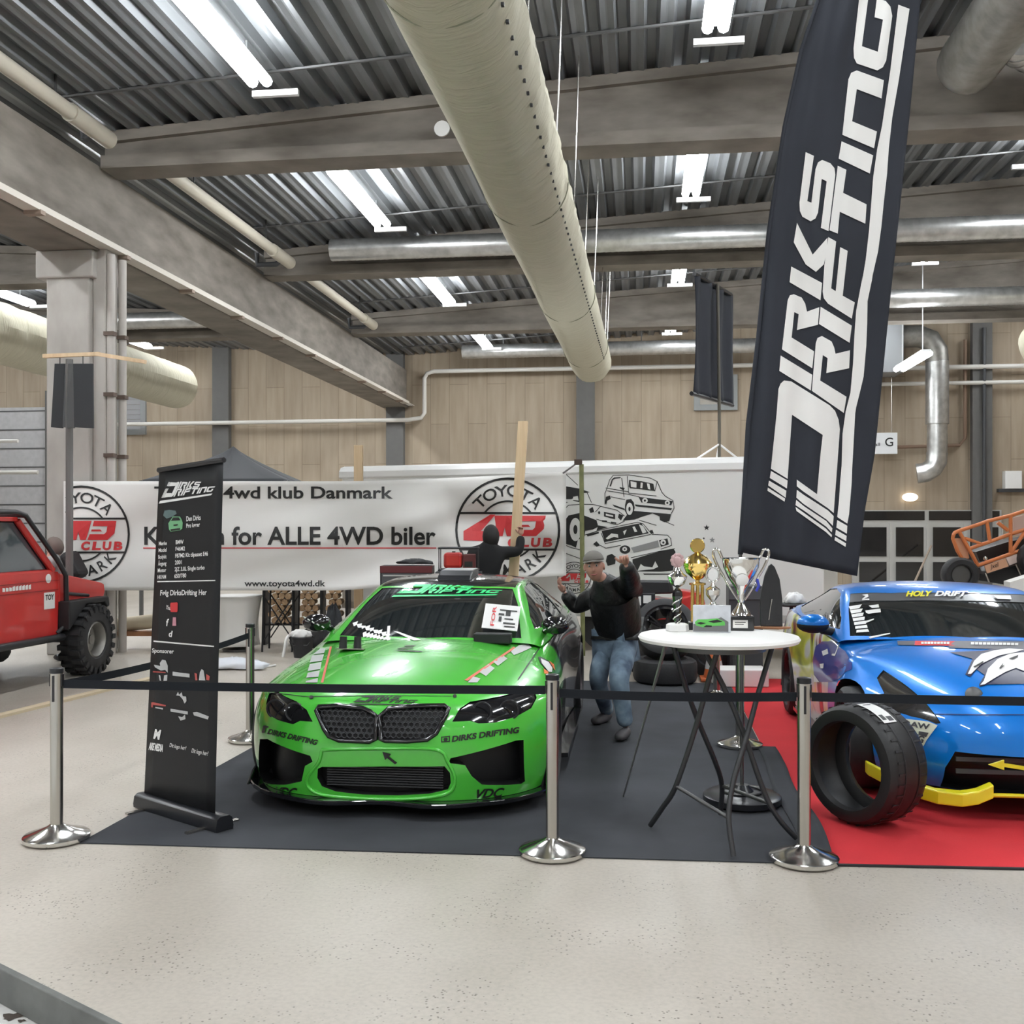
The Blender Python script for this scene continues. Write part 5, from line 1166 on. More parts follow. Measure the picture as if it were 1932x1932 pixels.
# striped small cup
p = LD((1278 - CX) * 5.72 / F, 5.72, TZ + .001)
o = thing('striped_stem_trophy', 'small silver trophy with a black twisted striped stem', 'trophy', tuple(p))
MB().lathe([(.055, 0), (.058, .004), (.055, .03), (.045, .036), (.001, .036)], 8).build('marble_base', M_WHITE, o, smooth=20)
MB().lathe([(.012, .036), (.018, .06), (.014, .09), (.020, .13), (.026, .165), (.024, .185), (.006, .205), (.001, .206)], 6).build('stem', M_GLOSSB, o)
mb = MB()
for k in range(4): mb.tube([(math.cos(a) * (.018 + .002 * k), math.sin(a) * (.018 + .002 * k), .058 + .035 * k + .012 * a) for a in [-PI + PI * q / 8 for q in range(9)]], .003, 6)
mb.build('stem_stripe', M_SILV, o, smooth=60)
MB().lathe([(.008, .205), (.035, .222), (.047, .25), (.049, .258), (.045, .262), (.03, .272), (.02, .285), (.012, .30), (.001, .302)], 28).build('bowl', M_SILV, o, smooth=35)
mb = MB()
for k in range(10):
    a = 2 * PI * k / 10; mb.ball((math.cos(a) * .024, 0, .333 + math.sin(a) * .024), .012, 8, (1, .4, 1))
mb.ball((0, -.004, .333), .02, 10, (1, .3, 1))
mb.build('rosette', mat('rosette_pink', (.5, .34, .34), .4, .3), o, smooth=180)
o.scale = (1.12, 1.12, 1.18)
# little lidded cup
p = LD((1345 - CX) * 5.74 / F, 5.74, TZ + .001)
o = thing('small_silver_trophy', 'little silver lidded trophy behind the acrylic picture block', 'trophy', tuple(p))
MB().lathe([(.03, 0), (.03, .05), (.012, .055), (.010, .08), (.020, .095), (.016, .11), (.008, .118), (.018, .128), (.034, .145), (.036, .165), (.030, .172), (.012, .182), (.006, .195), (.001, .196)], 28).build('cup', M_SILV, o, smooth=35)
MB().tube([(.032 * math.cos(a), 0, .228 + .032 * math.sin(a)) for a in [2 * PI * k / 24 for k in range(24)]], .005, 8, closed=True).build('top_ring', M_SILV, o, smooth=60)
MB().lathe([(.001, -.002), (.024, -.002), (.024, .002), (.001, .002)], 20, Matrix.Translation((0, 0, .228)) @ Matrix.Rotation(PI / 2, 4, 'X')).build('top_disc', M_WHITE, o)
o.scale = (1.15, 1.15, 1.38)
# black blade award
p = tpos(1450, 1186)
o = thing('blade_award', 'black pointed slate award standing on a wooden base', 'trophy', tuple(p))
MB().prism([(-.105, -.03, 0), (.05, -.06, 0), (.125, .0, 0), (-.03, .05, 0)], (0, 0, .012)).build('wooden_base', M_WOODB, o, bevel=.003)
pr = [(-.058, 0), (-.062, .10), (-.056, .19), (-.035, .29), (-.012, .345), (.004, .358), (.022, .34), (.05, .27), (.064, .16), (.066, 0)]
MB().prism([(x + .012, -.008, z + .012) for x, z in pr], (0, .018, 0)).build('slate_blade', mat('slate', (.017, .018, .021), .35, bump=.3, bscale=30, coat=.3), o, bevel=.004)
MB().tube([(.0, -.012, .05), (.008, -.012, .11), (.018, -.012, .17)], .003, 6).build('flame_stroke', M_SILV, o)
# acrylic picture block
p = tpos(1343, 1193)
o = thing('acrylic_picture', 'clear acrylic block with a green car picture on the bar table', 'picture', tuple(p), math.atan2(-.10, 1))
MB().bb(-.102, .102, -.014, .014, 0, .15).build('acrylic_block', mat('acrylic_print', (.60, .62, .66), .12, coat=.8, var=.12, vscale=20), o, bevel=.002)
mb = MB(); y = -.0155
mb.flat([(-.10, y, 0.005), (.09, y, 0.005), (.09, y, .06), (.05, y, .085), (-.02, y, .05), (-.10, y, .045)]); mb.build('printed_road', mat('print_grey', (.16, .16, .165), .3), o)
y = -.0165; mb = MB(); mb.flat([(-.092, y, .055), (-.075, y, .07), (-.02, y, .072), (.03, y, .078), (.07, y, .06), (.072, y, .04), (.0, y, .035), (-.04, y, .026), (-.085, y, .036)]); mb.build('printed_car', mat('print_green', (.12, .5, .10), .3), o)
y = -.0172; mb = MB(); mb.flat([(-.082, y, .05), (-.06, y, .056), (-.03, y, .05), (-.06, y, .042)]); mb.flat([(-.02, y, .06), (.03, y, .072), (.06, y, .06), (.01, y, .052)]); mb.flat([(-.045, y, .028), (-.03, y, .04), (0, y, .038), (.0, y, .03)]); mb.build('printed_glass', M_INK, o)
# thin stick against the table
a = G(1176, 1506); b_ = W(1256, 1216, 5.62)
tag(MB().tube([a + Vector((0, 0, .012)), a.lerp(b_, .55) + Vector((0, 0, .004)), b_], [.006, .007, .011], 8).build('thin_stick', mat('stick_grey', (.25, .25, .25), .4, .5), smooth=60), 'thin grey stick leaning against the bar table edge', 'stick')
# ------------------------------------------------------------ white box trailer with line drawings
tA, tB = LD(-2.526, 15.2), LD(3.845, 12.62); tv = (tB - tA).normalized(); tn = Vector((tv.y, -tv.x, 0)); TL_ = (tB - tA).length
o = thing('box_trailer', 'white box trailer with black drawings of off-road cars', 'trailer', tuple((tA + tB) / 2))
def quadbox(p, q, back, z0, z1): return [p + Vector((0, 0, z0)), q + Vector((0, 0, z0)), q + back + Vector((0, 0, z0)), p + back + Vector((0, 0, z0))]
MB().prism(quadbox(tA, tB, tn * -2.1, .48, 0), (0, 0, 1.93)).build('box_body', M_TRAIL, o, world=True, bevel=.02)
pr = [(0.012, 2.40), (.03, 2.42), (.03, 2.50), (-.02, 2.56), (-.12, 2.585), (-2.0, 2.585), (-2.13, 2.5), (-2.13, 2.40)]
MB().prism([tA - tv * .03 + tn * a + Vector((0, 0, z)) for a, z in pr], tv * (TL_ + .06)).build('roof_cap', mat('trailer_cap', (.80, .795, .78), .35, coat=.2), o, world=True, smooth=30)
MB().prism([tA + tn * .008 + Vector((0, 0, .48)), tA + tn * .008 + Vector((0, 0, .58)), tA + tn * -.1 + Vector((0, 0, .58)), tA + tn * -.1 + Vector((0, 0, .48))], tv * TL_).build('bottom_rail', M_ALU, o, world=True)
for f_ in (.46, .58):
    c = tA + tv * TL_ * f_ - tn * .25
    R4 = Matrix.Translation(c + Vector((0, 0, .32))) @ tn.to_track_quat('Z', 'Y').to_matrix().to_4x4()
    MB().lathe([(.001, -.1), (.2, -.1), (.31, -.09), (.32, 0), (.31, .09), (.2, .1), (.001, .1)], 28, R4).build('wheel', M_RUB, o, smooth=40, world=True)
for f_ in (.04, .97):
    c = tA + tv * TL_ * f_ - tn * .3; MB().cyl(c, c + Vector((0, 0, .5)), .03, n=8).build('support_leg', M_STEELD, o, world=True)
def tplane(px, py, off=.004):
    d = W(px, py, 1) - Vector((0, 0, HC)); t_ = (tA - Vector((0, 0, HC))).dot(tn) / d.dot(tn); return Vector((0, 0, HC)) + d * t_ + tn * off
S7 = lambda p: conv(p, 1020, 860, 5.682)
def stroke(pts, w=7, closed=False):
    out = []; P = [Vector(p) for p in pts]
    for a, b in zip(P, P[1:] + ([P[0]] if closed else [])):
        d = (b - a); 
        if d.length < 1e-6: continue
        d.normalize(); n = Vector((-d.y, d.x)) * w / 2; a2 = a - d * w * .3; b2 = b + d * w * .3
        out.append([tuple(a2 + n), tuple(b2 + n), tuple(b2 - n), tuple(a2 - n)])
    return out
def ell(cx, cy, a, b, n=20): return [(cx + a * math.cos(2 * PI * k / n), cy + b * math.sin(2 * PI * k / n)) for k in range(n)]
def star(cx, cy, r): return [(cx + r * (1 if k % 2 == 0 else .4) * math.sin(PI * k / 5), cy - r * (1 if k % 2 == 0 else .4) * math.cos(PI * k / 5)) for k in range(10)]
def tart(name, polys, m, off): 
    mb = MB(); decal(mb, art_poly([S7(p) for p in polys]), lambda x, y: tplane(x, y, off)); return mb.build(name, m, o, world=True)
blk = [[(740, 325), (765, 250), (790, 232), (860, 228), (858, 240), (800, 245), (775, 260), (755, 330)], [(945, 330), (950, 258), (1080, 272), (1210, 300), (1225, 378), (1100, 362), (960, 348)], [(1050, 440), (1420, 485), (1400, 530), (1080, 500)],
  [(905, 530), (920, 470), (970, 462), (1000, 500), (1010, 560), (985, 640), (930, 640), (905, 590)], [(690, 505), (700, 440), (745, 425), (752, 460), (715, 482), (705, 520)], [(1010, 520), (1410, 562), (1400, 582), (1020, 542)],
  [(1000, 590), (1400, 625), (1380, 700), (1330, 712), (1280, 690), (1275, 650), (1200, 618), (1100, 650), (1010, 682), (880, 695), (920, 640)], [(770, 520), (900, 565), (905, 585), (790, 545)], [(848, 335), (905, 345), (890, 370), (850, 350)],
  [(245, 322), (420, 352), (530, 390), (490, 398), (425, 400), (428, 500), (345, 480), (390, 440), (330, 465), (232, 465)], [(225, 740), (300, 640), (420, 612), (470, 640), (600, 690), (620, 760), (560, 790), (480, 805), (470, 870), (400, 900), (380, 985), (330, 960), (210, 930)],
  [(680, 600), (800, 625), (800, 682), (680, 650)], [(660, 690), (712, 695), (712, 712), (660, 707)], [(755, 705), (812, 715), (812, 728), (755, 720)], [(520, 570), (560, 548), (575, 600), (535, 612)], [(840, 620), (890, 640), (862, 692), (830, 660)], [(620, 745), (720, 765), (640, 790), (600, 800)], [(225, 485), (300, 500), (240, 512)],
  [(655, 805), (1040, 728), (1080, 722), (1160, 830), (690, 925)], [(490, 842), (625, 815), (625, 832), (505, 865)], [(565, 945), (600, 915), (640, 960), (600, 975)], [(1270, 905), (1360, 885), (1375, 950), (1290, 975)], ell(905, 1005, 58, 45), [(1170, 800), (1200, 795), (1215, 835), (1180, 830)],
  [(985, 1110), (1150, 1060), (1300, 1020), (1430, 1000), (1447, 1030), (1420, 1230), (1290, 1242), (1050, 1240), (990, 1240)], [(700, 1130), (712, 1070), (765, 1050), (810, 1085), (800, 1160), (720, 1180)], [(1100, 1262), (1400, 1262), (1410, 1272), (1110, 1275)], [(160, 1190), (195, 1170), (215, 1210), (205, 1250), (180, 1220)], star(1780, 770, 34), star(1905, 1485, 26), star(1750, 885, 16)]
for s_ in ([(690, 520), (690, 400), (705, 370), (740, 260), (780, 208), (950, 205), (1180, 240), (1250, 275), (1300, 390), (1335, 432), (1420, 480), (1432, 560), (1400, 620)], [(715, 375), (930, 410), (1060, 440)], [(870, 240), (895, 440)], [(700, 345), (940, 385)], [(930, 220), (945, 400), (1240, 430)], [(1250, 275), (1225, 378)], [(755, 440), (905, 470)],
        [(225, 600), (300, 530), (420, 520), (560, 520), (640, 540), (820, 582), (900, 645)], [(500, 395), (545, 500)], [(590, 600), (640, 545)], [(600, 680), (820, 740), (900, 700)], [(270, 195), (400, 315)],
        [(470, 850), (660, 790), (1040, 712), (1100, 728), (1195, 842), (1360, 850), (1395, 885), (1405, 960), (1290, 1000)], [(690, 940), (1050, 870), (1180, 842)], [(640, 960), (700, 990), (860, 960)], [(970, 1092), (1280, 1022), (1440, 995)], [(650, 830), (690, 930)], [(200, 930), (330, 985), (440, 1010)], [(200, 1020), (420, 1100)], [(1060, 690), (1240, 745)], [(1300, 690), (1430, 745)]):
    blk += stroke(s_, 7)
tart('line_drawing', blk, M_INK, .004)
wh = [[(965, 272), (1030, 285), (1028, 342), (970, 335)], [(1075, 285), (1098, 290), (1092, 348), (1070, 345)], [(1140, 295), (1168, 300), (1178, 362), (1152, 355)], ell(1120, 480, 30, 28), ell(1360, 505, 27, 27), ell(955, 568, 36, 66), ell(375, 790, 62, 125), [(700, 620), (780, 640), (780, 656), (700, 640)], [(350, 440), (400, 430), (410, 480), (350, 475)], ell(630, 610, 24, 30),
  [(700, 885), (760, 832), (830, 842), (835, 880), (790, 868), (720, 895)], [(885, 810), (925, 790), (900, 850)], [(985, 762), (1010, 757), (1038, 812), (1010, 818)], [(1055, 735), (1100, 752), (1138, 820), (1095, 832)], ell(1315, 927, 30, 30), ell(903, 1000, 26, 24), [(1040, 1232), (1075, 1160), (1110, 1185), (1200, 1195), (1230, 1130), (1262, 1190), (1210, 1215)]]
for q_ in wh: tart('drawing_white', [q_], M_TRAIL, .007)
tart('drawing_dot', [ell(1120, 480, 12, 12), ell(1360, 505, 11, 11), ell(955, 570, 12, 25), ell(375, 790, 22, 50), ell(1318, 930, 12, 12), ell(903, 1000, 9, 9), ell(630, 610, 12, 16)], M_INK, .010)
tart('drawing_grey', [[(970, 985), (1262, 905), (1272, 975), (1000, 1038)], star(1840, 902, 34)], mat('drawing_mid', (.25, .25, .25), .5), .007)
# club logo: ring, arcs, arc lettering
def club_logo(cx, cy, r, fn, par, world=True, sq=1.0, full=True):
    bk = []; n = 48
    def ring(rad, w, a0, a1, k=n):
        out = []
        for i in range(k):
            t0 = a0 + (a1 - a0) * i / k; t1 = a0 + (a1 - a0) * (i + 1) / k; q = []
            for rr_, t in ((rad - w / 2, t0), (rad + w / 2, t0), (rad + w / 2, t1), (rad - w / 2, t1)): q.append((cx + rr_ * math.cos(t), cy - rr_ * math.sin(t) * sq))
            out.append(q)
        return out
    w = r * .045
    bk += ring(r, w, 0, 2 * PI); y1, y2 = .33, -.38
    bk += ring(r * .56, w * .8, math.asin(y1 / .56), PI - math.asin(y1 / .56), 24) + ring(r * .56, w * .8, PI + math.asin(-y2 / .56), 2 * PI - math.asin(-y2 / .56), 24)
    for y in (y1, y2):
        hx = math.sqrt(1 - y * y); bk.append([(cx - hx * r, cy - (y + .02) * r * sq), (cx + hx * r, cy - (y + .02) * r * sq), (cx + hx * r, cy - (y - .02) * r * sq), (cx - hx * r, cy - (y - .02) * r * sq)])
    mb = MB(); decal(mb, art_poly(bk), fn, r * .3)
    def arc(s, rad, a0, a1, h, flip):
        k = len(s)
        for i, ch in enumerate(s):
            t = a0 + (a1 - a0) * (i + .5) / k; a, f = art_text(ch, .012); w_ = max(v.x for v in a)
            out = []
            for v in a:
                x = (v.x - w_ / 2) * h; y = v.y * h
                if flip: rr_ = rad - y; tt = t + x / rad
                else: rr_ = rad + y; tt = t - x / rad
                out.append(Vector((cx + rr_ * math.cos(tt), cy - rr_ * math.sin(tt) * sq, 0)))
            decal(mb, (out, f), fn)
    arc('TOYOTA', .66 * r, PI * .80, PI * .20, .22 * r, False)
    if full: arc('DANMARK', .89 * r, PI * 1.17, PI * 1.83, .22 * r, True)
    mb.build('logo_ring', M_INK, par, world=world)
    mb = MB(); q = lambda p: [(cx + x * r, cy - y * r * sq) for x, y in p]
    rd = [q([(-.86, -.02), (-.34, .30), (-.24, .30), (-.52, -.02), (-.38, -.02), (-.35, .06), (-.26, .06), (-.30, -.22), (-.86, -.20)]), q([(-.26, .28), (.22, .28), (.10, -.12), (-.02, -.12), (-.06, .05), (-.10, -.12), (-.20, -.12)]),
          q([(.27, .28), (.74, .28), (.70, .02), (.55, -.12), (.13, -.12), (.18, .0), (.48, .0), (.53, .05), (.55, .17), (.24, .17)]), q([(.22, .10), (.40, .10), (.44, .06), (.21, .06)])]
    decal(mb, art_poly(rd), fn, r * .3)
    for i, ch in enumerate('CLUB'):
        a, f = art_text(ch, .05, .1); w_ = max(v.x for v in a)
        decal(mb, ([Vector((cx + (.0 + i * .225 + v.x / w_ * .19) * r, cy - (-.32 + v.y * .16) * r * sq, 0)) for v in a], f), fn)
    mb.build('logo_lettering', M_INKR, par, world=world)
club_logo(1084, 1090, 31, lambda x, y: tplane(x, y, .011), o, True, .95)
# ------------------------------------------------------------ club banner (white cloth)
def by_top(px): return 908 if px < 640 else 908 - 18 * ((px - 640) / 425) ** 1.5
def by_bot(px): return 1114 if px < 640 else 1114 - 28 * ((px - 640) / 425)
def bcl(px, py, off=0.0):
    v = (py - 908) / 206; x = (px - 120) / 955
    wv = .042 * math.sin(9 * v + 14 * x + 1.5 * math.sin(7 * x)) * (.5 + x) + .06 * math.sin(22 * x - 10 * v) * max(0, x - .35) + .012 * math.sin(26 * v + 30 * x) * x + .024 * math.sin(30 * (x - v * .35)) * (1 if x > .75 else .25)
    return W(px, py, 13.30 + .22 * x + wv - off)
o = thing('club_banner', 'long white cloth banner with club lettering and two round logos', 'banner', tuple(W(600, 1010, 13.4)))
MB().grid(110, 26, lambda u, v: bcl(120 + 948 * u, by_top(120 + 948 * u) + (by_bot(120 + 948 * u) - by_top(120 + 948 * u)) * v)).build('cloth', M_CLOTH, o, smooth=180, world=True, solid=.004)
fn = lambda x, y: bcl(x, y, .010)
def inb(x, y): return bcl(x, y, .010) if 121 < x < 1066 and y < by_bot(x) - 1 else None
for s_, p0, p1, h in (('Toyota 4wd klub Danmark', (291, 940), (741, 940), 22), ('Klubben for ALLE 4WD biler', (272, 1027), (822, 1027), 33), ('www.toyota4wd.dk', (461, 1106), (614, 1106), 11)):
    decal(MB(), txt_px(s_, p0, p1, h, 0, .022), fn, 14).build('lettering', M_INK, o, world=True)
mb = MB(); decal(mb, art_poly([[(270, 1033), (823, 1033), (823, 1035), (270, 1035)]]), fn, 14); mb.build('underline', M_INKR, o, world=True)
club_logo(153, 1008, 90, inb, o); club_logo(958, 1000, 97, inb, o)
MB().tube([bcl(1062, 893), W(1080, 880, 13.5), W(1096, 868, 13.55)], .012, 6).build('corner_rope', M_GREYF, o, world=True)
o = thing('olive_strut', 'olive green upright strut at the right end of the club banner', 'post', tuple(LD((1098 - CX) * 13.4 / F, 13.4)))
MB().tube([LD((1100 - CX) * 13.4 / F, 13.4, .0), W(1097, 876, 13.4)], .03, 8).build('strut', mat('olive_paint', (.16, .17, .07), .6, var=.3), o, world=True)
MB().box(W(1091, 872, 13.4), (.10, .08, .07)).build('bracket', mat('rusty_bracket', (.06, .04, .03), .7), o, world=True)
a, b_ = LD((675 - CX) * 14.1 / F, 14.1), LD((678 - CX) * 14.1 / F, 14.1, 1.7 + 152 * 14.1 / F)
tag(MB().box((a + b_) / 2, (.12, .06, b_.z)).build('timber_post', M_WOOD, bevel=.004), 'pale timber post behind the club banner by the trailer corner', 'post')
a, b_ = W(969, 1085, 12.45), W(987, 795, 12.45); a2 = b_ + (a - b_) * (b_.z - .0) / (b_.z - a.z)
dz_ = (b_ - a2); tag(MB().prism([a2 + Vector((-.06, -.03, 0)), a2 + Vector((.06, -.03, 0)), a2 + Vector((.06, .03, 0)), a2 + Vector((-.06, .03, 0))], dz_).build('timber_post', M_WOOD, bevel=.004), 'tall timber post held upright by the person in black', 'post')
# ------------------------------------------------------------ people
def skin(nodes, edges, root, lv=2):
    names = list(nodes); me = bpy.data.meshes.new('sk'); me.from_pydata([tuple(nodes[n][0]) for n in names], [(names.index(a), names.index(b)) for a, b in edges], [])
    ob = bpy.data.objects.new('sk', me); COL.objects.link(ob); md = ob.modifiers.new('k', 'SKIN'); md.use_smooth_shade = True
    for i, n in enumerate(names):
        r = nodes[n][1]; me.skin_vertices[0].data[i].radius = r if isinstance(r, tuple) else (r, r); me.skin_vertices[0].data[i].use_root = (n == root)
    s2 = ob.modifiers.new('s', 'SUBSURF'); s2.levels = lv; s2.render_levels = lv
    r = bpy.data.meshes.new_from_object(ob.evaluated_get(bpy.context.evaluated_depsgraph_get()))
    vs = [v.co.copy() for v in r.vertices]; fs = [tuple(p.vertices) for p in r.polygons]
    bpy.data.objects.remove(ob); bpy.data.meshes.remove(me); bpy.data.meshes.remove(r); return vs, fs
def chain(*n): return list(zip(n, n[1:]))
def hand(mb, wrist, palm_dir, side_dir, size=.185, curl=.6, thumb_up=True):
    """palm, four bent fingers and a thumb"""
    pd = palm_dir.normalized(); sd = (side_dir - pd * side_dir.dot(pd)).normalized(); nd = pd.cross(sd); L = size
    vs, fs = skin({'w': (wrist, .027), 'p': (wrist + pd * L * .25, (.040, .020)), 'k': (wrist + pd * L * .47, (.040, .017))}, chain('w', 'p', 'k'), 'w'); mb.add(vs, fs)
    for i, ln in enumerate((.36, .42, .39, .30)):
        b = wrist + pd * L * .42 + sd * (.026 - .0175 * i); p = [b]; a = 0
        for seg in (.45, .32, .26):
            a += curl * .9; p.append(p[-1] + (pd * math.cos(a) + nd * math.sin(a)) * L * ln * seg)
        vs, fs = skin({k: (q, .0095 - .001 * k) for k, q in enumerate(p)}, chain(0, 1, 2, 3), 0); mb.add(vs, fs)
    b = wrist + pd * L * .14 + sd * .022; t1 = b + (pd * .55 + sd * .75) * L * .22; t2 = t1 + (pd * .8 + sd * (.55 if thumb_up else .0) + nd * (.0 if thumb_up else .6)) * L * .2
    vs, fs = skin({0: (b, .014), 1: (t1, .0115), 2: (t2, .009)}, chain(0, 1, 2), 0); mb.add(vs, fs)
def head(mb, c, R3, s=1.0):
    """R3 columns: right, forward, up. returns helper to place things on the head"""
    def P(x, y, z): return c + R3 @ Vector((x * s, y * s, z * s))
    n, k = 24, 18; vs = []
    for i in range(k + 1):
        t = PI * i / k; zz = math.cos(t); rr_ = math.sin(t)
        for j in range(n):
            a = 2 * PI * j / n; x = math.cos(a) * rr_ * .076; y = math.sin(a) * rr_ * .095; z = zz * .118
            if zz < 0: x *= 1 + .22 * zz; y *= 1 + (.12 if y > 0 else .30) * zz
            if y > 0 and -.25 < zz < .25: y -= .006 * math.exp(-((abs(x) - .03) / .014) ** 2) * math.exp(-((z - .015) / .016) ** 2)
            if y > 0: y += .010 * math.exp(-(x / .02) ** 2) * math.exp(-((z + .095) / .02) ** 2)
            vs.append(P(x, y, z))
    mb.add(vs, [(i * n + j, i * n + (j + 1) % n, (i + 1) * n + (j + 1) % n, (i + 1) * n + j) for i in range(k) for j in range(n)])
    mb.add([P(-.006, .092, .022), P(.006, .092, .022), P(-.017, .088, -.026), P(.017, .088, -.026), P(0, .118, -.022), P(0, .09, -.036)], [(0, 1, 4), (0, 4, 2), (1, 3, 4), (2, 4, 5), (4, 3, 5)])
    for s_ in (-1, 1): mb.ball(P(s_ * .078, -.005, 0), .03, 10, (.35, .7, 1.05), R3)
    return P
def face_parts(P, par, R3):
    for s_ in (-1, 1):
        e = MB().ball(P(s_ * .030, .083, .017), .0105, 12).build('eye', M_WHITE, par, smooth=180, world=True)
        MB().ball(P(s_ * .030, .0912, .017), .0058, 10).build('iris', M_INK, e, smooth=180, world=True)
        MB().tube([P(s_ * .015, .097, .036), P(s_ * .03, .097, .040), P(s_ * .046, .088, .036)], .0045, 6).build('eyebrow', M_GREYF, par, world=True)
    MB().tube([P(-.026, .083, -.052), P(-.012, .093, -.058), P(.012, .093, -.058), P(.026, .083, -.052)], [.003, .006, .006, .003], 8).build('mouth', mat('lips', (.32, .10, .09), .5), par, smooth=60, world=True)
def axes(fwd, up): 
    f = fwd.normalized(); r = f.cross(up).normalized(); u = r.cross(f); return Matrix((r, f, u)).transposed()
# man in the cap
o = thing('person', 'person in grey cap and black jacket leaning on the green car, pointing', 'person', tuple(W(1160, 1375, 8.5) * Vector((1, 1, 0)) if False else (W(1160, 1375, 8.5).x, W(1160, 1375, 8.5).y, 0)))
J = {'pel': W(1161, 1207, 8.56), 'bel': W(1163, 1172, 8.48), 'che': W(1158, 1128, 8.40), 'nb': W(1138, 1096, 8.32), 'hd': W(1121, 1070, 8.22),
     'sl': W(1181, 1112, 8.36), 'el': W(1190, 1094, 8.04), 'wl': W(1181, 1066, 7.76), 'sr': W(1122, 1122, 8.48), 'er': W(1086, 1146, 8.62), 'wr': W(1065, 1117, 8.55),
     'hl': W(1180, 1216, 8.52), 'kl': W(1167, 1281, 8.10), 'al': W(1181, 1374, 8.17), 'hr': W(1142, 1218, 8.60), 'kr': W(1127, 1283, 8.42), 'ar': W(1146, 1346, 8.86)}
mb = MB(); V = lambda k, r: (J[k], r)
vs, fs = skin({'pel': V('pel', .10), 'bel': V('bel', .10), 'che': V('che', .10), 'nb': V('nb', .055), 'hd': (J['nb'].lerp(J['hd'], .55), .05), 'sl': V('sl', .05), 'el': V('el', .04), 'wl': V('wl', .028), 'sr': V('sr', .05), 'er': V('er', .04), 'wr': V('wr', .028), 'hl': V('hl', .075), 'kl': V('kl', .05), 'al': V('al', .035), 'hr': V('hr', .075), 'kr': V('kr', .05), 'ar': V('ar', .035)},
    chain('pel', 'bel', 'che', 'nb', 'hd') + chain('che', 'sl', 'el', 'wl') + chain('che', 'sr', 'er', 'wr') + chain('pel', 'hl', 'kl', 'al') + chain('pel', 'hr', 'kr', 'ar'), 'pel'); mb.add(vs, fs)
tocam = (Vector((0, 0, HC)) - J['hd']); R3 = axes(Vector((tocam.x - .8, tocam.y, -.2)), Vector((-.10, 0, 1)))
P = head(mb, J['hd'], R3, .98)
hand(mb, J['wl'], W(1176, 1044, 7.72) - J['wl'], Vector((-1, 0, .2)), .18, 1.25); hand(mb, J['wr'], W(1052, 1098, 8.5) - J['wr'], Vector((.3, -1, 0)), .18, .35, False)
bd = mb.build('body', M_SKIN, o, smooth=180, world=True); face_parts(P, o, R3)
vs, fs = skin({'hem': (J['pel'] + Vector((.02, 0, .10)), (.205, .18)), 'bel': (J['bel'] + Vector((0, 0, .09)), (.21, .185)), 'che': V('che', (.185, .165)), 'nb': V('nb', .085), 'col': (J['nb'].lerp(J['hd'], .3), .075), 'sl': V('sl', .105), 'el': V('el', .088), 'wl': V('wl', .06), 'sr': V('sr', .10), 'er': V('er', .082), 'wr': V('wr', .058)},
    chain('hem', 'bel', 'che', 'nb', 'col') + chain('che', 'sl', 'el', 'wl') + chain('che', 'sr', 'er', 'wr'), 'bel'); MB().add(vs, fs).build('jacket', M_JACK, o, smooth=180, world=True)
vs, fs = skin({'pel': (J['pel'] + Vector((0, 0, -.05)), .15), 'hl': V('hl', .125), 'kl': V('kl', .088), 'ml': (J['kl'].lerp(J['al'], .5), .075), 'al': (J['al'] + Vector((0, 0, .01)), .068), 'hr': V('hr', .11), 'kr': V('kr', .082), 'mr': (J['kr'].lerp(J['ar'], .5), .072), 'ar': (J['ar'] + Vector((0, 0, .01)), .062)}, chain('pel', 'hl', 'kl', 'ml', 'al') + chain('pel', 'hr', 'kr', 'mr', 'ar'), 'pel')
MB().add(vs, fs).build('jeans', M_JEAN, o, smooth=180, world=True)
for a_, toe in (('al', W(1166, 1394, 7.98)), ('ar', W(1120, 1360, 8.66))):
    hz = J[a_].copy(); hz.z = .055; toe.z = .045; bk = hz + (hz - toe).normalized() * .06
    vs, fs = skin({0: (bk, .042), 1: (hz, .052), 2: (hz.lerp(toe, .6), (.05, .045)), 3: (toe, (.045, .03)), 4: (hz + Vector((0, 0, .05)), .048)}, chain(0, 1, 2, 3) + [(1, 4)], 1)
    mbs = MB().add(vs, fs); m_ = min(v.z for v in mbs.v); 
    for v in mbs.v: v.z += .008 - m_
    mbs.build('shoe', mat('shoe_grey', (.07, .065, .07), .6), o, smooth=180, world=True)
mb = MB(); n = 24; vs = []
for i in range(9):
    t = PI / 2 * i / 8; vs += [P(math.cos(2 * PI * j / n) * .085 * math.cos(t), math.sin(2 * PI * j / n) * .104 * math.cos(t) - .004, .055 + .080 * math.sin(t)) for j in range(n)]
mb.add(vs, [(i * n + j, i * n + (j + 1) % n, (i + 1) * n + (j + 1) % n, (i + 1) * n + j) for i in range(8) for j in range(n)])
mb.grid(10, 4, lambda u, v: P(math.cos(PI * (.12 + .76 * u)) * (.083 + .01 * v), math.sin(PI * (.12 + .76 * u)) * .098 + .055 * v * math.sin(PI * u), .060 - .006 * v - .012 * abs(u - .5) * 2))
mb.build('cap', M_CAP, o, smooth=180, world=True, solid=.004)
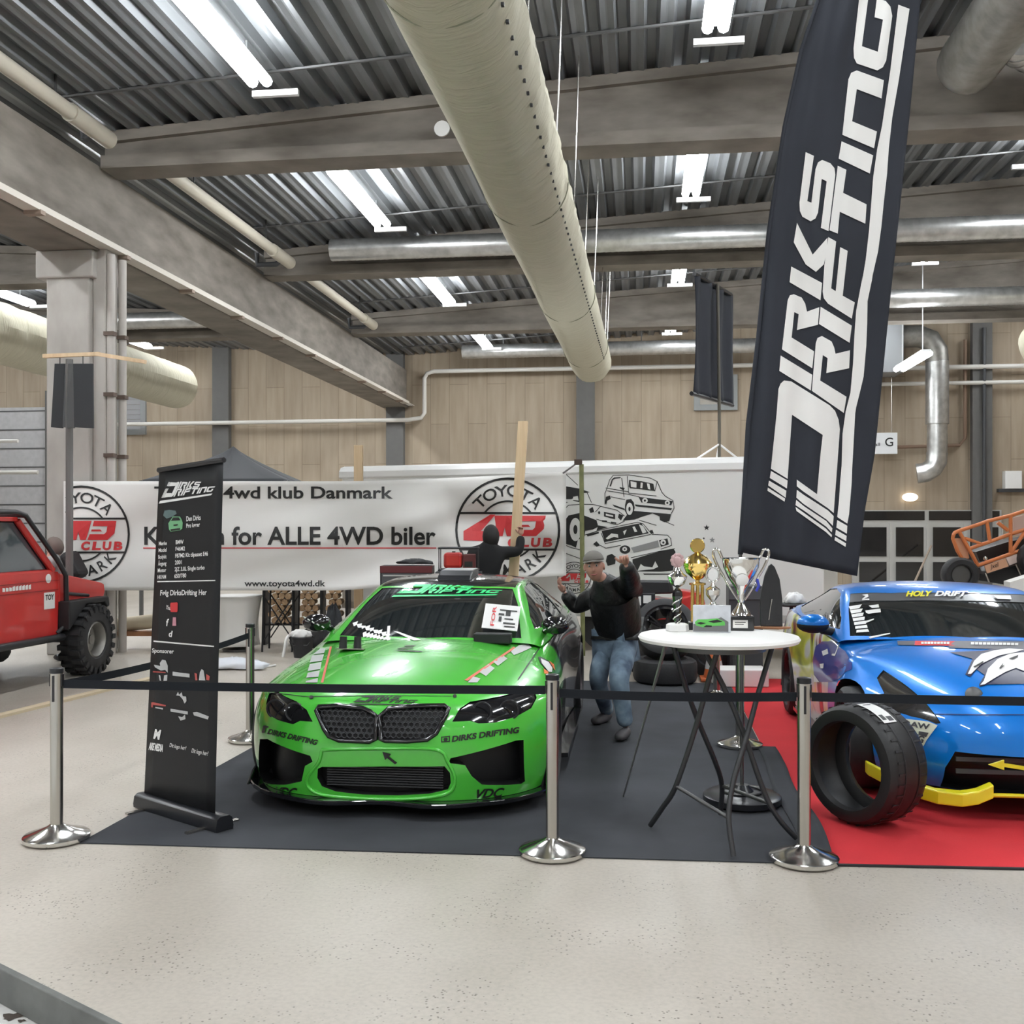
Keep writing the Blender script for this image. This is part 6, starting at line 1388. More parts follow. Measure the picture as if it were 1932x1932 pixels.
# person in black, seen from behind
D2 = 12.25; o = thing('person', 'person in black hooded top seen from behind, holding the timber post', 'person', tuple(LD((915 - CX) * D2 / F, D2)))
J = {'pel': LD(-.31, D2, .95), 'bel': LD(-.31, D2, 1.13), 'che': LD(-.30, D2, 1.32), 'nb': LD(-.275, D2, 1.46), 'hd': W(927, 1012, D2 + .02), 'sl': LD(-.47, D2, 1.38), 'el': LD(-.54, D2 + .10, 1.15), 'wl': LD(-.47, D2 + .28, 1.0), 'sr': LD(-.12, D2, 1.39), 'er': W(980, 1041, D2 + .03), 'wr': W(983, 1010, D2 + .10),
     'hl': LD(-.40, D2, .90), 'kl': LD(-.41, D2, .48), 'al': LD(-.41, D2 + .03, .09), 'hr': LD(-.22, D2, .90), 'kr': LD(-.21, D2, .48), 'ar': LD(-.21, D2 + .03, .09)}
mb = MB(); sk = chain('pel', 'bel', 'che', 'nb', 'hd') + chain('che', 'sl', 'el', 'wl') + chain('che', 'sr', 'er', 'wr') + chain('pel', 'hl', 'kl', 'al') + chain('pel', 'hr', 'kr', 'ar')
RB = {'pel': .12, 'bel': .12, 'che': .125, 'nb': .055, 'hd': .05, 'sl': .05, 'el': .04, 'wl': .028, 'sr': .05, 'er': .04, 'wr': .028, 'hl': .08, 'kl': .055, 'al': .04, 'hr': .08, 'kr': .055, 'ar': .04}
vs, fs = skin({k: (J[k], RB[k]) for k in J}, sk, 'pel'); mb.add(vs, fs)
R3 = axes(Vector((.05, 1, 0)), Vector((0, 0, 1))); P = head(mb, J['hd'], R3)
hand(mb, J['wr'], Vector((0, .02, 1)), Vector((-1, .3, 0)), .18, .8); hand(mb, J['wl'], Vector((.2, .6, -.6)), Vector((1, 0, 0)), .18, .5)
mb.build('body', M_SKIN, o, smooth=180, world=True); face_parts(P, o, R3)
vs, fs = skin({'pel': (J['pel'], (.155, .12)), 'bel': V('bel', (.17, .125)), 'che': V('che', (.18, .125)), 'nb': V('nb', .10), 'hood': (J['nb'].lerp(J['hd'], .55) + LD(0, -.03, 0), .085), 'sl': V('sl', .085), 'el': V('el', .07), 'wl': V('wl', .052), 'sr': V('sr', .085), 'er': V('er', .07), 'wr': V('wr', .052)}, chain('pel', 'bel', 'che', 'nb', 'hood') + chain('che', 'sl', 'el', 'wl') + chain('che', 'sr', 'er', 'wr'), 'pel')
MB().add(vs, fs).build('hooded_top', mat('black_cotton', (.008, .008, .009), .9), o, smooth=180, world=True)
MB().ball(P(0, -.022, .0), 1, 20, (.102, .11, .145), R3).build('hair', mat('dark_hair', (.010, .009, .009), .7), o, smooth=180, world=True)
vs, fs = skin({'pel': (J['pel'] - Vector((0, 0, .05)), .14), 'hl': V('hl', .105), 'kl': V('kl', .08), 'al': V('al', .065), 'hr': V('hr', .105), 'kr': V('kr', .08), 'ar': V('ar', .065)}, chain('pel', 'hl', 'kl', 'al') + chain('pel', 'hr', 'kr', 'ar'), 'pel'); MB().add(vs, fs).build('trousers', M_BLK, o, smooth=180, world=True)
for x in (-.41, -.21): MB().ball(LD(x, D2 + .1, .05), 1, 14, (.05, .13, .05)).build('shoe', M_BLKS, o, smooth=180, world=True)
# person bending behind the truck bonnet
D3 = 12.95; L3 = -5.70; o = thing('person', 'person with grey hood and black backpack bending behind the red truck', 'person', tuple(LD(L3, D3)))
J = {'pel': LD(L3 + .12, D3, .90), 'bel': LD(L3 + .08, D3, 1.05), 'che': LD(L3 - .02, D3 - .04, 1.20), 'nb': LD(L3 - .10, D3 - .07, 1.32), 'hd': W(103, 1034, D3 - .08), 'sl': LD(L3 - .02, D3 - .2, 1.26), 'el': LD(L3 - .12, D3 - .28, 1.10), 'wl': LD(L3 - .30, D3 - .30, 1.08), 'sr': LD(L3 - .08, D3 + .12, 1.26), 'er': LD(L3 - .18, D3 + .14, 1.08), 'wr': LD(L3 - .32, D3 + .02, 1.08),
     'hl': LD(L3 + .12, D3 - .09, .86), 'kl': LD(L3 + .10, D3 - .10, .46), 'al': LD(L3 + .12, D3 - .10, .09), 'hr': LD(L3 + .12, D3 + .09, .86), 'kr': LD(L3 + .10, D3 + .1, .46), 'ar': LD(L3 + .12, D3 + .1, .09)}
mb = MB(); vs, fs = skin({k: (J[k], RB[k]) for k in J}, sk, 'pel'); mb.add(vs, fs)
R3 = axes(Vector((-1, -.15, -.5)), Vector((0, 0, 1))); P = head(mb, J['hd'], R3)
for k in ('wl', 'wr'): hand(mb, J[k], Vector((-1, 0, -.2)), Vector((0, -1, .1)), .18, .5)
mb.build('body', M_SKIN, o, smooth=180, world=True); face_parts(P, o, R3)
vs, fs = skin({'pel': (J['pel'], .135), 'bel': V('bel', .145), 'che': V('che', .15), 'nb': V('nb', .08), 'sl': V('sl', .08), 'el': V('el', .065), 'wl': V('wl', .05), 'sr': V('sr', .08), 'er': V('er', .065), 'wr': V('wr', .05)}, chain('pel', 'bel', 'che', 'nb') + chain('che', 'sl', 'el', 'wl') + chain('che', 'sr', 'er', 'wr'), 'pel'); MB().add(vs, fs).build('hoodie', mat('hoodie_grey', (.33, .33, .33), .9), o, smooth=180, world=True)
MB().ball(P(0, -.015, .02), 1, 18, (.095, .105, .125), R3).build('beanie', mat('beanie_brown', (.16, .125, .11), .9), o, smooth=180, world=True)
MB().box(J['che'].lerp(J['bel'], .35) + (LD(.17, -.02, .06)), (.16, .28, .36), Matrix.Rotation(-.5, 3, 'Y')).build('backpack', mat('pack_black', (.02, .019, .021), .7), o, world=True, bevel=.06)
vs, fs = skin({'pel': (J['pel'] - Vector((0, 0, .03)), .13), 'hl': V('hl', .1), 'kl': V('kl', .075), 'al': V('al', .06), 'hr': V('hr', .1), 'kr': V('kr', .075), 'ar': V('ar', .06)}, chain('pel', 'hl', 'kl', 'al') + chain('pel', 'hr', 'kr', 'ar'), 'pel'); MB().add(vs, fs).build('trousers', M_DGREY, o, smooth=180, world=True)
for k in ('al', 'ar'): MB().ball(J[k] * Vector((1, 1, 0)) if False else Vector((J[k].x - .06, J[k].y, .05)), 1, 12, (.13, .05, .05)).build('shoe', M_BLKS, o, smooth=180, world=True)
# ------------------------------------------------------------ red off-road truck (nose away from the camera)
tx_, ty_ = -7.02, 10.97; o = thing('off_road_truck', 'red off-road truck with black roll cage at the left edge', 'truck', (tx_, ty_, 0))
hw = .66
def side_prism(mb, pts, x0, x1): return mb.prism([(x0, y, z) for y, z in pts], (x1 - x0, 0, 0))
side_prism(MB(), [(-3.4, .55), (-.42, .50), (-.40, .86), (-.40, 1.19), (-.6, 1.225), (-3.4, 1.24)], -hw, hw).build('cab_body', M_RED, o, bevel=.025)
side_prism(MB(), [(-.41, .86), (.54, .86), (.57, .92), (.55, 1.0), (.47, 1.03), (-.41, 1.18)], -hw, hw).build('bonnet', M_RED, o, bevel=.025)
mbc = MB(); rail = .05
def cabp(y, z): t = (z - 1.2) / .58; return hw - .09 * t
roofz = 1.775
mbc.prism([(-cabp(0, roofz), -2.5, roofz - .03), (cabp(0, roofz), -2.5, roofz - .03), (cabp(0, roofz), -1.02, roofz - .03), (-cabp(0, roofz), -1.02, roofz - .03)], (0, 0, .045))
for s in (-1, 1):
    for (y0, y1) in ((-.50, -1.02), (-1.75, -1.75), (-2.55, -2.5)):
        mbc.tube([(s * (hw - .02), y0, 1.21), (s * (cabp(0, roofz) - .01), y1, roofz - .02)], .038, 8)
mbc.build('cab_frame', M_RED, o, bevel=.008)
M_TG = mat('truck_glass', (.06, .075, .085), .05, coat=1)
for s in (-1, 1):
    for (a, b, c, d_) in ((-1.72, -.60, -1.06, -1.72), (-2.5, -1.8, -1.8, -2.46)):
        MB().prism([(s * (hw - .045), a, 1.23), (s * (hw - .045), b, 1.23), (s * (cabp(0, roofz) - .035), c, roofz - .04), (s * (cabp(0, roofz) - .035), d_, roofz - .04)], (-s * .01, 0, 0)).build('side_window', M_TG, o)
MB().prism([(-hw + .06, -.50, 1.22), (hw - .06, -.50, 1.22), (cabp(0, roofz) - .05, -1.0, roofz - .03), (-cabp(0, roofz) + .05, -1.0, roofz - .03)], (0, -.01, .01)).build('windscreen', M_TG, o)
mbc = MB()
for s in (-1, 1):
    x = s * (hw + .05)
    mbc.tube([(x - s * .08, -2.6, 1.84), (x - s * .08, -1.15, 1.84), (x - s * .07, -1.0, 1.81), (x - s * .02, -.50, 1.33), (x, -.36, 1.15), (x, -.34, .62), (x - s * .05, -.45, .52)], .028, 10)
    mbc.tube([(x, -.34, .95), (x, .10, .90)], .02, 8); mbc.tube([(x, -.42, .48), (x, -3.3, .50)], .04, 8)
for y, z in ((-1.0, 1.81), (-2.5, 1.84)): mbc.tube([(-hw + .03, y, z), (hw - .03, y, z)], .028, 8)
mbc.build('roll_cage', M_BLKS, o, smooth=50)
for s in (-1, 1):
    mbf = MB(); pl = [(-.40, .87), (.44, .87), (.46, .76), (.42, .74), (.34, .81), (-.05, .81), (-.30, .62), (-.40, .55)]
    mbf.prism([(s * (hw - .08), y, z) for y, z in pl], (s * .20, 0, 0)); mbf.build('wheel_flare', M_BLK, o, bevel=.015)
def mud_wheel(x, y, r, s):
    M = Matrix.Translation((x, y, r)) @ Matrix.Rotation(PI / 2 * s, 4, 'Y'); h = .13
    t_ = MB().lathe([(.20, -h * .8), (.22, -h), (r - .07, -h), (r - .02, -h * .8), (r - .02, h * .8), (r - .07, h), (.22, h), (.20, h * .8), (.19, .02)], 36, M, False).build('tyre', M_RUB, o, smooth=40)
    mb = MB()
    for k in range(22):
        for q in (-1, 1):
            mb.M = M @ Matrix.Rotation(2 * PI * (k + .25 * (q + 1)) / 22, 4, 'Z'); mb.box((r - .008, 0, q * h * .55), (.03, .055, h * .85)); mb.box((r - .05, 0, q * h), (.07, .05, .02)); mb.M = None
    mb.build('tread_block', M_RUB, t_)['kind'] = 'stuff'
    MB().lathe([(.205, h * .85), (.19, h * .95), (.175, h * .7), (.165, .0), (.06, -.01), (.055, .06), (.001, .065)], 32, M, False).build('rim', mat('rim_grey', (.30, .29, .27), .4, .6), o, smooth=40)
for s in (-1, 1):
    for y in (0, -2.45): mud_wheel(s * .72, y + (.06 if y == 0 else 0), .40, s)
MB().tube([(-.6, .06, .42), (.6, .06, .42)], .06, 10).build('axle', M_BLK, o); MB().bb(-.45, .45, -3.2, .52, .45, .56).build('chassis', M_BLK, o); MB().ball((.22, -.85, .38), .14, 14).build('gearbox', M_BLK, o, smooth=180)
xs_ = hw + .002
mb = MB().prism([(xs_, -.70, .80), (xs_, -.50, .80), (xs_, -.50, .98), (xs_, -.70, .98)], (.003, 0, 0)); mb.build('door_sticker', M_WHITE, o)
mb = MB(); a, f = art_text('TOY', .04); w_ = max(v.x for v in a); decal(mb, ([Vector((v.x / w_, v.y, 0)) for v in a], f), lambda x, y: Vector((xs_ + .005, -.68 + .16 * x, .90 + .055 * y))); mb.build('sticker_lettering', M_INK, o)
mb = MB()
for k in range(9): mb.prism([(xs_, -1.42 + k * .055, 1.035), (xs_, -1.42 + k * .055 + .042, 1.035), (xs_, -1.42 + k * .055 + .042, 1.035 + (.05 if k > 2 else .035)), (xs_, -1.42 + k * .055, 1.075)], (.002, 0, 0))
mb.build('door_marks', M_WHITE, o)
MB().lathe([(.001, .004), (.05, .004), (.05, 0)], 20, Matrix.Translation((xs_, -.62, 1.13)) @ Matrix.Rotation(PI / 2, 4, 'Y')).build('round_sticker', M_WHITE, o)
for z in (1.0, 1.10): MB().bb(xs_ - .001, xs_ + .004, -3.3, -.43, z, z + .006).build('panel_line', mat('dark_red', (.2, .012, .012), .5), o)
MB().bb(-.6, .6, .54, .58, .88, 1.0).build('front_panel', M_BLK, o); MB().tube([(-.5, .66, .62), (.5, .66, .62)], .05, 10).build('front_bumper', M_BLK, o, smooth=60)
for s in (-1, 1): MB().tube([(s * .4, .45, .52), (s * .4, .66, .62)], .04, 8).build('bumper_arm', M_BLK, o)
# ------------------------------------------------------------ behind the stand
# tyres behind the bar table
def tyre_prof(R, r, h): return [(r, -h * .8), (r + .015, -h), (R - .05, -h), (R - .012, -h * .8), (R, -h * .5), (R, h * .5), (R - .012, h * .8), (R - .05, h), (r + .015, h), (r, h * .8), (r - .01, h * .5), (r - .01, -h * .5), (r, -h * .8)]
p = G(1256, 1296) + Vector((0, .30, 0))
o = thing('flat_tyre', 'black tyre lying flat on the carpet behind the bar table', 'tyre', (p.x, p.y, .008))
MB().lathe(tyre_prof(.345, .22, .13), 44, Matrix.Translation((0, 0, .13)), False).build('tyre_casing', M_RUB, o, smooth=35)
o = thing('leaning_wheel', 'black wheel leaning on top of the flat tyre', 'wheel', (p.x, p.y, .27))
Rw = Matrix.Translation((0.0, .02, .30)) @ Matrix.Rotation(PI / 2 - .55, 4, 'X')
MB().lathe(tyre_prof(.345, .23, .12), 44, Rw, False).build('tyre_casing', M_RUB, o, smooth=35)
mb = MB(); mb.lathe([(.235, .1), (.21, .09), (.2, -.02), (.19, -.1)], 36, Rw, False); mb.lathe([(.001, .03), (.05, .03), (.06, 0)], 18, Rw); mb.M = Rw
for k in range(5):
    for e in (-.12, .12): mb.box((.12 * math.cos(2 * PI * k / 5 + e), .12 * math.sin(2 * PI * k / 5 + e), .02), (.19, .02, .02), Matrix.Rotation(2 * PI * k / 5 + e, 3, 'Z'))
mb.M = None; mb.build('rim', M_GLOSSB, o, smooth=35)
# cone
p = G(1347, 1284)
o = thing('traffic_cone', 'orange traffic cone standing beside the tyres', 'cone', (p.x, p.y, .008))
MB().lathe([(.115, .03), (.03, .48), (.022, .49), (.001, .49)], 24).build('cone_body', M_ORC, o, smooth=40); MB().bb(-.15, .15, -.15, .15, 0, .03).build('foot', M_ORC, o, bevel=.01)
MB().lathe([(.099, .125), (.082, .215)], 24, None, False).build('white_band', M_WHITE, o, smooth=40)
# quad bike
q = LD((1275 - CX) * 11.9 / F, 11.9); o = thing('quad_bike', 'red quad bike with black seat parked behind the tyres', 'quad bike', tuple(q))
MB().prism([(-.40, -.22, .70), (-.30, -.22, .88), (-.05, -.22, .84), (.12, -.22, .90), (.30, -.22, .92), (.34, -.22, .74), (.2, -.22, .66), (-.2, -.22, .62)], (0, .5, 0)).build('red_bodywork', M_RED, o, bevel=.03)
MB().prism([(-.55, -.16, .90), (-.50, -.16, 1.06), (-.05, -.16, 1.06), (-.02, -.16, .92)], (0, .36, 0)).build('seat', M_BLK, o, bevel=.04)
MB().prism([(.02, -.16, .86), (.06, -.16, .96), (.26, -.16, .93), (.28, -.16, .86)], (0, .4, 0)).build('tank_cover', M_RED, o, bevel=.02)
MB().bb(-.3, .3, -.12, .16, .35, .68).build('engine_block', M_STEELD, o, bevel=.02)
for x in (-.36, .36):
    for y in (-.30, .34):
        MB().lathe(tyre_prof(.27, .13, .1), 28, Matrix.Translation((x, y, .27)) @ Matrix.Rotation(PI / 2, 4, 'X'), False).build('tyre', M_RUB, o, smooth=35)
        MB().lathe([(.14, .03), (.001, .04)], 20, Matrix.Translation((x, y, .27)) @ Matrix.Rotation(PI / 2, 4, 'X')).build('rim', M_STEELD, o)
MB().tube([(-.36, -.30, .27), (-.36, .34, .27)], .025, 8).build('axle', M_BLK, o); MB().tube([(.36, -.30, .27), (.36, .34, .27)], .025, 8).build('axle', M_BLK, o)
MB().bb(-.36, .36, -.03, .07, .25, .38).build('frame', M_BLK, o)
mb = MB()
for x0, z0, w_, h_ in ((-.50, .82, .10, .10), (-.38, .84, .09, .09)): mb.box((x0 + .05, -.235, z0 + .02), (w_, .005, h_))
MB().bb(-.56, -.24, -.23, .0, .74, .93).build('side_box', M_BLKS, o, bevel=.01); mb.build('paper_label', M_WHITE, o)
# dark cabinet, bench, crate stand
c = LD((1404 - CX) * 12.4 / F, 12.4); o = thing('dark_cabinet', 'dark grey cabinet standing behind the big silver trophy', 'cabinet', tuple(c))
MB().bb(-.20, .20, -.2, .2, 0, .98).build('cabinet_body', M_DGREY, o, bevel=.01); MB().bb(-.20, .20, -.215, -.2, .82, .95).build('drawer_front', mat('drawer_grey', (.08, .082, .088), .4), o, bevel=.005)
c = LD((1462 - CX) * 11.2 / F, 11.2); o = thing('low_bench', 'low wooden bench with black legs behind the bar table', 'bench', tuple(c))
MB().bb(-.55, .32, -.18, .18, .37, .42).build('bench_top', M_WOODB, o, bevel=.005)
for x in (-.48, .26):
    for y in (-.14, .14): MB().bb(x - .015, x + .015, y - .015, y + .015, .008, .37).build('leg', M_BLK, o)
c = LD((1395 - CX) * 10.9 / F, 10.9); tag(MB().box((c.x, c.y, .10), (.55, .35, .18), Matrix.Rotation(.1, 3, 'Z')).build('white_box', M_WHITEM, bevel=.01), 'white flat box on the floor under the low bench', 'box')
c = LD((1498 - CX) * 10.7 / F, 10.7); o = thing('side_stool', 'black stool holding a crumpled white cloth beyond the award', 'stool', tuple(c))
MB().lathe([(.001, .86), (.15, .86), (.16, .875), (.15, .89), (.001, .89)], 24).build('stool_seat', M_BLK, o, smooth=40)
for k in range(3): MB().tube([(math.cos(k * 2.1) * .05, math.sin(k * 2.1) * .05, .86), (math.cos(k * 2.1) * .2, math.sin(k * 2.1) * .2, .01)], .012, 6).build('leg', M_BLK, o)
def lump(c, r, sc, name, m, label, cat, seed=1):
    random.seed(seed); ph = [random.uniform(0, 6) for _ in range(6)]; n, k = 24, 12; vs = []
    for i in range(k + 1):
        t = PI * i / k
        for j in range(n):
            a = 2 * PI * j / n; q = 1 + .18 * math.sin(3 * a + ph[0]) * math.sin(t) + .12 * math.sin(5 * a + 4 * t + ph[1]) + .08 * math.sin(9 * a + ph[2] - 5 * t)
            z = math.cos(t) * q; vs.append(Vector(c) + Vector((math.cos(a) * math.sin(t) * r * q * sc[0], math.sin(a) * math.sin(t) * r * q * sc[1], max(z, -.35) * r * sc[2])))
    return tag(MB().add(vs, [(i * n + j, i * n + (j + 1) % n, (i + 1) * n + (j + 1) % n, (i + 1) * n + j) for i in range(k) for j in range(n)]).build(name, m, smooth=180), label, cat)
lump((c.x, c.y, .92), .085, (1.2, .9, .9), 'crumpled_cloth', M_WHITEM, 'crumpled white cloth on the black stool', 'cloth', 4)
# tool cabinet and generator behind the green car
D = 12.2; c = LD((766 - CX) * D / F, D + .2); o = thing('tool_cabinet', 'black tool cabinet behind the green car roof', 'cabinet', tuple(c), YAW)
MB().bb(-.31, .31, -.2, .2, .1, 1.22).build('cabinet_body', M_BLK, o, bevel=.01)
for i in range(5): 
    d_ = MB().bb(-.29, .29, -.215, -.2, .16 + .2 * i, .33 + .2 * i).build('drawer', mat('drawer_grey', (.08, .082, .088), .4), o, bevel=.004)
    MB().bb(-.27, .27, -.225, -.215, .30 + .2 * i, .315 + .2 * i).build('drawer_handle', M_ALU, d_)
MB().bb(-.31, .31, -.21, .2, 1.14, 1.22).build('red_lid_strip', mat('lid_dark_red', (.12, .02, .025), .4), o)
for x in (-.25, .25):
    for y in (-.15, .15): MB().lathe([(.05, -.015), (.05, .015)], 14, Matrix.Translation((x, y, .05)) @ Matrix.Rotation(PI / 2, 4, 'X')).build('castor', M_BLK, o)
w3 = LD((780 - CX) * D / F, D + .15); lump((w3.x, w3.y, 1.255), .10, (1.9, .7, .45), 'folded_gloves', M_BLK, 'black crumpled gloves lying on the tool cabinet', 'gloves', 9)
D = 11.75; c = LD((866 - CX) * D / F, D); o = thing('workbench', 'black workbench carrying the red generator', 'bench', tuple(c), YAW)
MB().bb(-.26, .26, -.18, .18, 1.135, 1.175).build('bench_top', M_DGREY, o)
for x in (-.22, .22):
    for y in (-.15, .15): MB().bb(x - .02, x + .02, y - .02, y + .02, 0, 1.135).build('leg', M_BLK, o)
o = thing('generator', 'red portable generator in a black tube frame', 'generator', (c.x, c.y, 1.175), YAW)
MB().bb(-.17, .04, -.13, .13, .04, .22).build('fuel_tank', M_RED, o, bevel=.035); MB().bb(.05, .19, -.13, .13, .03, .20).build('control_panel', mat('lid_dark_red', (.12, .02, .025), .4), o, bevel=.01)
MB().bb(.07, .16, -.137, -.13, .06, .12).build('label_plate', M_BLK, o); MB().lathe([(.02, .25), (.02, .262), (.001, .262)], 14, Matrix.Translation((-.06, 0, -.03))).build('tank_cap', M_BLK, o)
mb = MB()
for y in (-.15, .15): mb.tube([(-.22, y, .02), (-.22, y, .27), (.22, y, .27), (.22, y, .02)], .013, 8, closed=True)
for x in (-.22, .22): mb.tube([(x, -.15, .27), (x, .15, .27)], .013, 8); mb.tube([(x, -.15, .02), (x, .15, .02)], .013, 8)
mb.build('tube_frame', M_BLK, o, smooth=50)
# table with white cloth, firewood, bucket and the rest under the club banner
c = LD((448 - CX) * 13.95 / F, 13.95); o = thing('cloth_table', 'white cloth covered table below the club banner', 'table', tuple(c), YAW)
MB().grid(40, 8, lambda u, v: Vector((math.cos(2 * PI * u) * (.33 - .06 * math.sin(PI * v * .8) + .012 * math.sin(14 * PI * u) * v), math.sin(2 * PI * u) * (.33 - .06 * math.sin(PI * v * .8) + .012 * math.cos(14 * PI * u) * v), .74 - .66 * v))).build('table_cloth', M_CLOTH, o, smooth=180, solid=.004)
MB().lathe([(.001, .735), (.335, .735), (.34, .745), (.335, .755), (.001, .755)], 36).build('table_top', M_WHITEM, o, smooth=40); MB().lathe([(.04, .04), (.04, .735)], 14).build('column', M_STEELD, o); MB().lathe([(.2, 0), (.2, .03), (.001, .05)], 20).build('foot', M_STEELD, o)
c = LD((540 - CX) * 14.0 / F, 14.0); o = thing('folding_table', 'folding table with crossed black legs in front of the firewood', 'table', tuple(c), YAW)
MB().bb(-.42, .42, -.22, .22, .86, .885).build('table_top', M_DGREY, o)
for x in (-.26, .14):
    for y in (-.2, .2): MB().tube([(x - .02, y, 0), (x, y, .86)], .014, 6).build('leg', M_BLK, o)
for y in (-.2, .2): MB().tube([(-.26, y, .15), (.14, y, .75)], .01, 6).build('brace', M_BLK, o); MB().tube([(-.26, y, .75), (.14, y, .15)], .01, 6).build('brace', M_BLK, o)
c = LD((583 - CX) * 14.7 / F, 14.7); o = thing('firewood_rack', 'dark rack filled with split firewood beside the trailer', 'rack', tuple(c), YAW)
for x in (-.62, -.2, .2, .56): MB().bb(x - .02, x + .02, -.12, .15, .0, 1.28).build('upright', M_BLK, o)
for z in (.30, 1.27): MB().bb(-.62, .56, -.12, .15, z - .02, z).build('shelf', M_BLK, o)
logm = MB().lathe([(.001, -.13), (.044, -.13), (.047, .13), (.001, .13)], 7, Matrix.Rotation(PI / 2, 4, 'X')).build('firewood_log', M_LOG)
random.seed(3); first = True
for r in range(10):
    for k in range(12):
        x = -.56 + .096 * k + (.044 if r % 2 else 0)
        if min(abs(x - q) for q in (-.62, -.2, .2, .56)) < .07: continue
        z = .352 + .086 * r
        lo = logm if first else logm.copy()
        if not first: COL.objects.link(lo)
        first = False
        lo.location = Vector((c.x, c.y, z)) + Matrix.Rotation(YAW, 3, 'Z') @ Vector((x, random.uniform(-.02, .02), 0)); lo.rotation_euler = (0, random.uniform(0, 3), YAW)
        tag(lo, 'split firewood log stacked in the dark rack', 'log', 'firewood logs in the rack')
p = G(571, 1240); o = thing('bucket', 'black bucket with white rags left of the green car', 'bucket', tuple(p))
MB().lathe([(.11, 0), (.145, .25), (.152, .255), (.15, .27), (.138, .265), (.105, .02), (.001, .02)], 28).build('bucket_body', M_BLK, o, smooth=40)
MB().tube([(-.14, 0, .25), (-.1, -.12, .17), (.1, -.12, .17), (.14, 0, .25)], .005, 6).build('bucket_handle', M_STEELD, o)
lump((p.x - .03, p.y, p.z + .285), .10, (1.3, 1.0, .7), 'white_rag', M_WHITEM, 'white rag heaped in the black bucket', 'rag', 2)
tag(MB().tube(smooth_path([Vector((p.x - .165, p.y - .05, .285)), Vector((p.x - .19, p.y - .08, .24)), Vector((p.x - .21, p.y - .1, .10)), Vector((p.x - .23, p.y - .1, .012))]), [.02] * 19, 6).build('hanging_strap', M_WHITEM, smooth=180), 'white strap hanging from the bucket to the floor', 'strap')
lump(tuple(LD((612 - CX) * 13.9 / F, 13.9, .12)), .30, (1.35, .5, .7), 'black_bag', M_BLK, 'heap of black bags under the firewood rack', 'bag', 6)
lump(tuple(LD((628 - CX) * 13.6 / F, 13.6, .22)), .26, (.5, .4, 1.5), 'dark_coat', mat('coat_dark', (.02, .022, .026), .8), 'dark coat hung against the trailer end', 'coat', 8)
p = G(440, 1262); lump((p.x, p.y, .045), .33, (1.15, .5, .26), 'white_tarp', mat('tarp_white', (.72, .75, .80), .35), 'folded white plastic sheet on the floor behind the roll-up banner', 'sheet', 12)
p0, p1 = G(-60, 1368), G(285, 1282); d_ = (p1 - p0).normalized(); n_ = Vector((-d_.y, d_.x, 0)) * .05
tag(MB().prism([p0 - n_, p1 - n_, p1 + n_, p0 + n_], (0, 0, .025)).build('timber_batten', mat('batten_pale', (.62, .52, .36), .6)), 'pale timber batten lying on the floor at the left', 'batten')
p0, p1 = G(478, 1265), G(520, 1257); tag(MB().tube([p0 + Vector((0, 0, .015)), p1 + Vector((0, 0, .015))], .012, 6).build('white_stick', M_WHITEM), 'short white stick on the floor right of the sheet', 'stick')
c = LD((262 - CX) * 14.2 / F, 14.2); o = thing('rolled_tarpaulin', 'cream rolled tarpaulin on a low trestle below the club banner', 'tarpaulin', tuple(c), YAW)
MB().tube([(-.45, .1, .30), (.55, -.1, .42)], .10, 14).build('roll', mat('cream_roll', (.62, .54, .40), .7), o, smooth=40)
for x in (-.3, .4): MB().tube([(x, 0, 0), (x, 0, .3)], .012, 6).build('leg', M_BLK, o)
MB().bb(-.4, .5, -.1, .1, .18, .24).build('trestle_bar', M_WOODB, o)
# black tent canopy
D = 20.5; c = LD((440 - CX) * D / F, D); o = thing('pop_up_tent', 'black pop-up tent roof rising behind the club banner', 'tent', tuple(c), YAW)
ap = HC + (992 - 842) * D / F; ev = HC + (992 - 912) * D / F; hw_ = 1.35
def tent(u, v):
    a = 2 * PI * u; m_ = max(abs(math.cos(a)), abs(math.sin(a))); x, y = math.cos(a) / m_ * hw_ * v, math.sin(a) / m_ * hw_ * v
    return Vector((x, y, ap + (ev - ap) * (v ** .8) - .06 * math.sin(PI * v) * (1 - abs(math.sin(2 * a)) ** .5)))
mb = MB().grid(48, 12, tent); mb.grid(48, 2, lambda u, v: tent(u, 1) - Vector((0, 0, .25 * v)))
mb.build('canopy', mat('tent_black', (.022, .024, .028), .7), o, smooth=60, solid=.004)
for x in (-1, 1):
    for y in (-1, 1): MB().bb(x * hw_ - .03, x * hw_ + .03, y * hw_ - .03, y * hw_ + .03, 0, ev).build('leg', M_STEELD, o)
# stand with timber cross bar and black boards, at the left
D = 12.25; s_ = D / F; zf = lambda y: HC - (y - HY) * s_; c = LD((112 - CX) * D / F, D)
o = thing('board_stand', 'grey post stand with timber crossbar and black hanging boards', 'stand', tuple(c))
MB().tube([LD((114 - CX) * s_, D + .25, 0), LD((114 - CX) * s_, D + .25, zf(672))], .045, 8).build('post', mat('post_grey', (.13, .125, .12), .6), o, world=True)
MB().lathe([(.1, 0), (.1, .02), (.05, .03)], 20, Matrix.Translation(LD((114 - CX) * s_, D + .25, 0))).build('foot', M_STEELD, o, world=True)
a, b_, m_ = W(82, 672, D + .3), W(275, 683, D + .1), W(183, 668, D + .2)
MB().tube([a, m_ + (m_ - a) * .05], .032, 4).build('crossbar', M_WOOD, o, world=True); MB().tube([m_, b_], .032, 4).build('crossbar', M_WOOD, o, world=True)
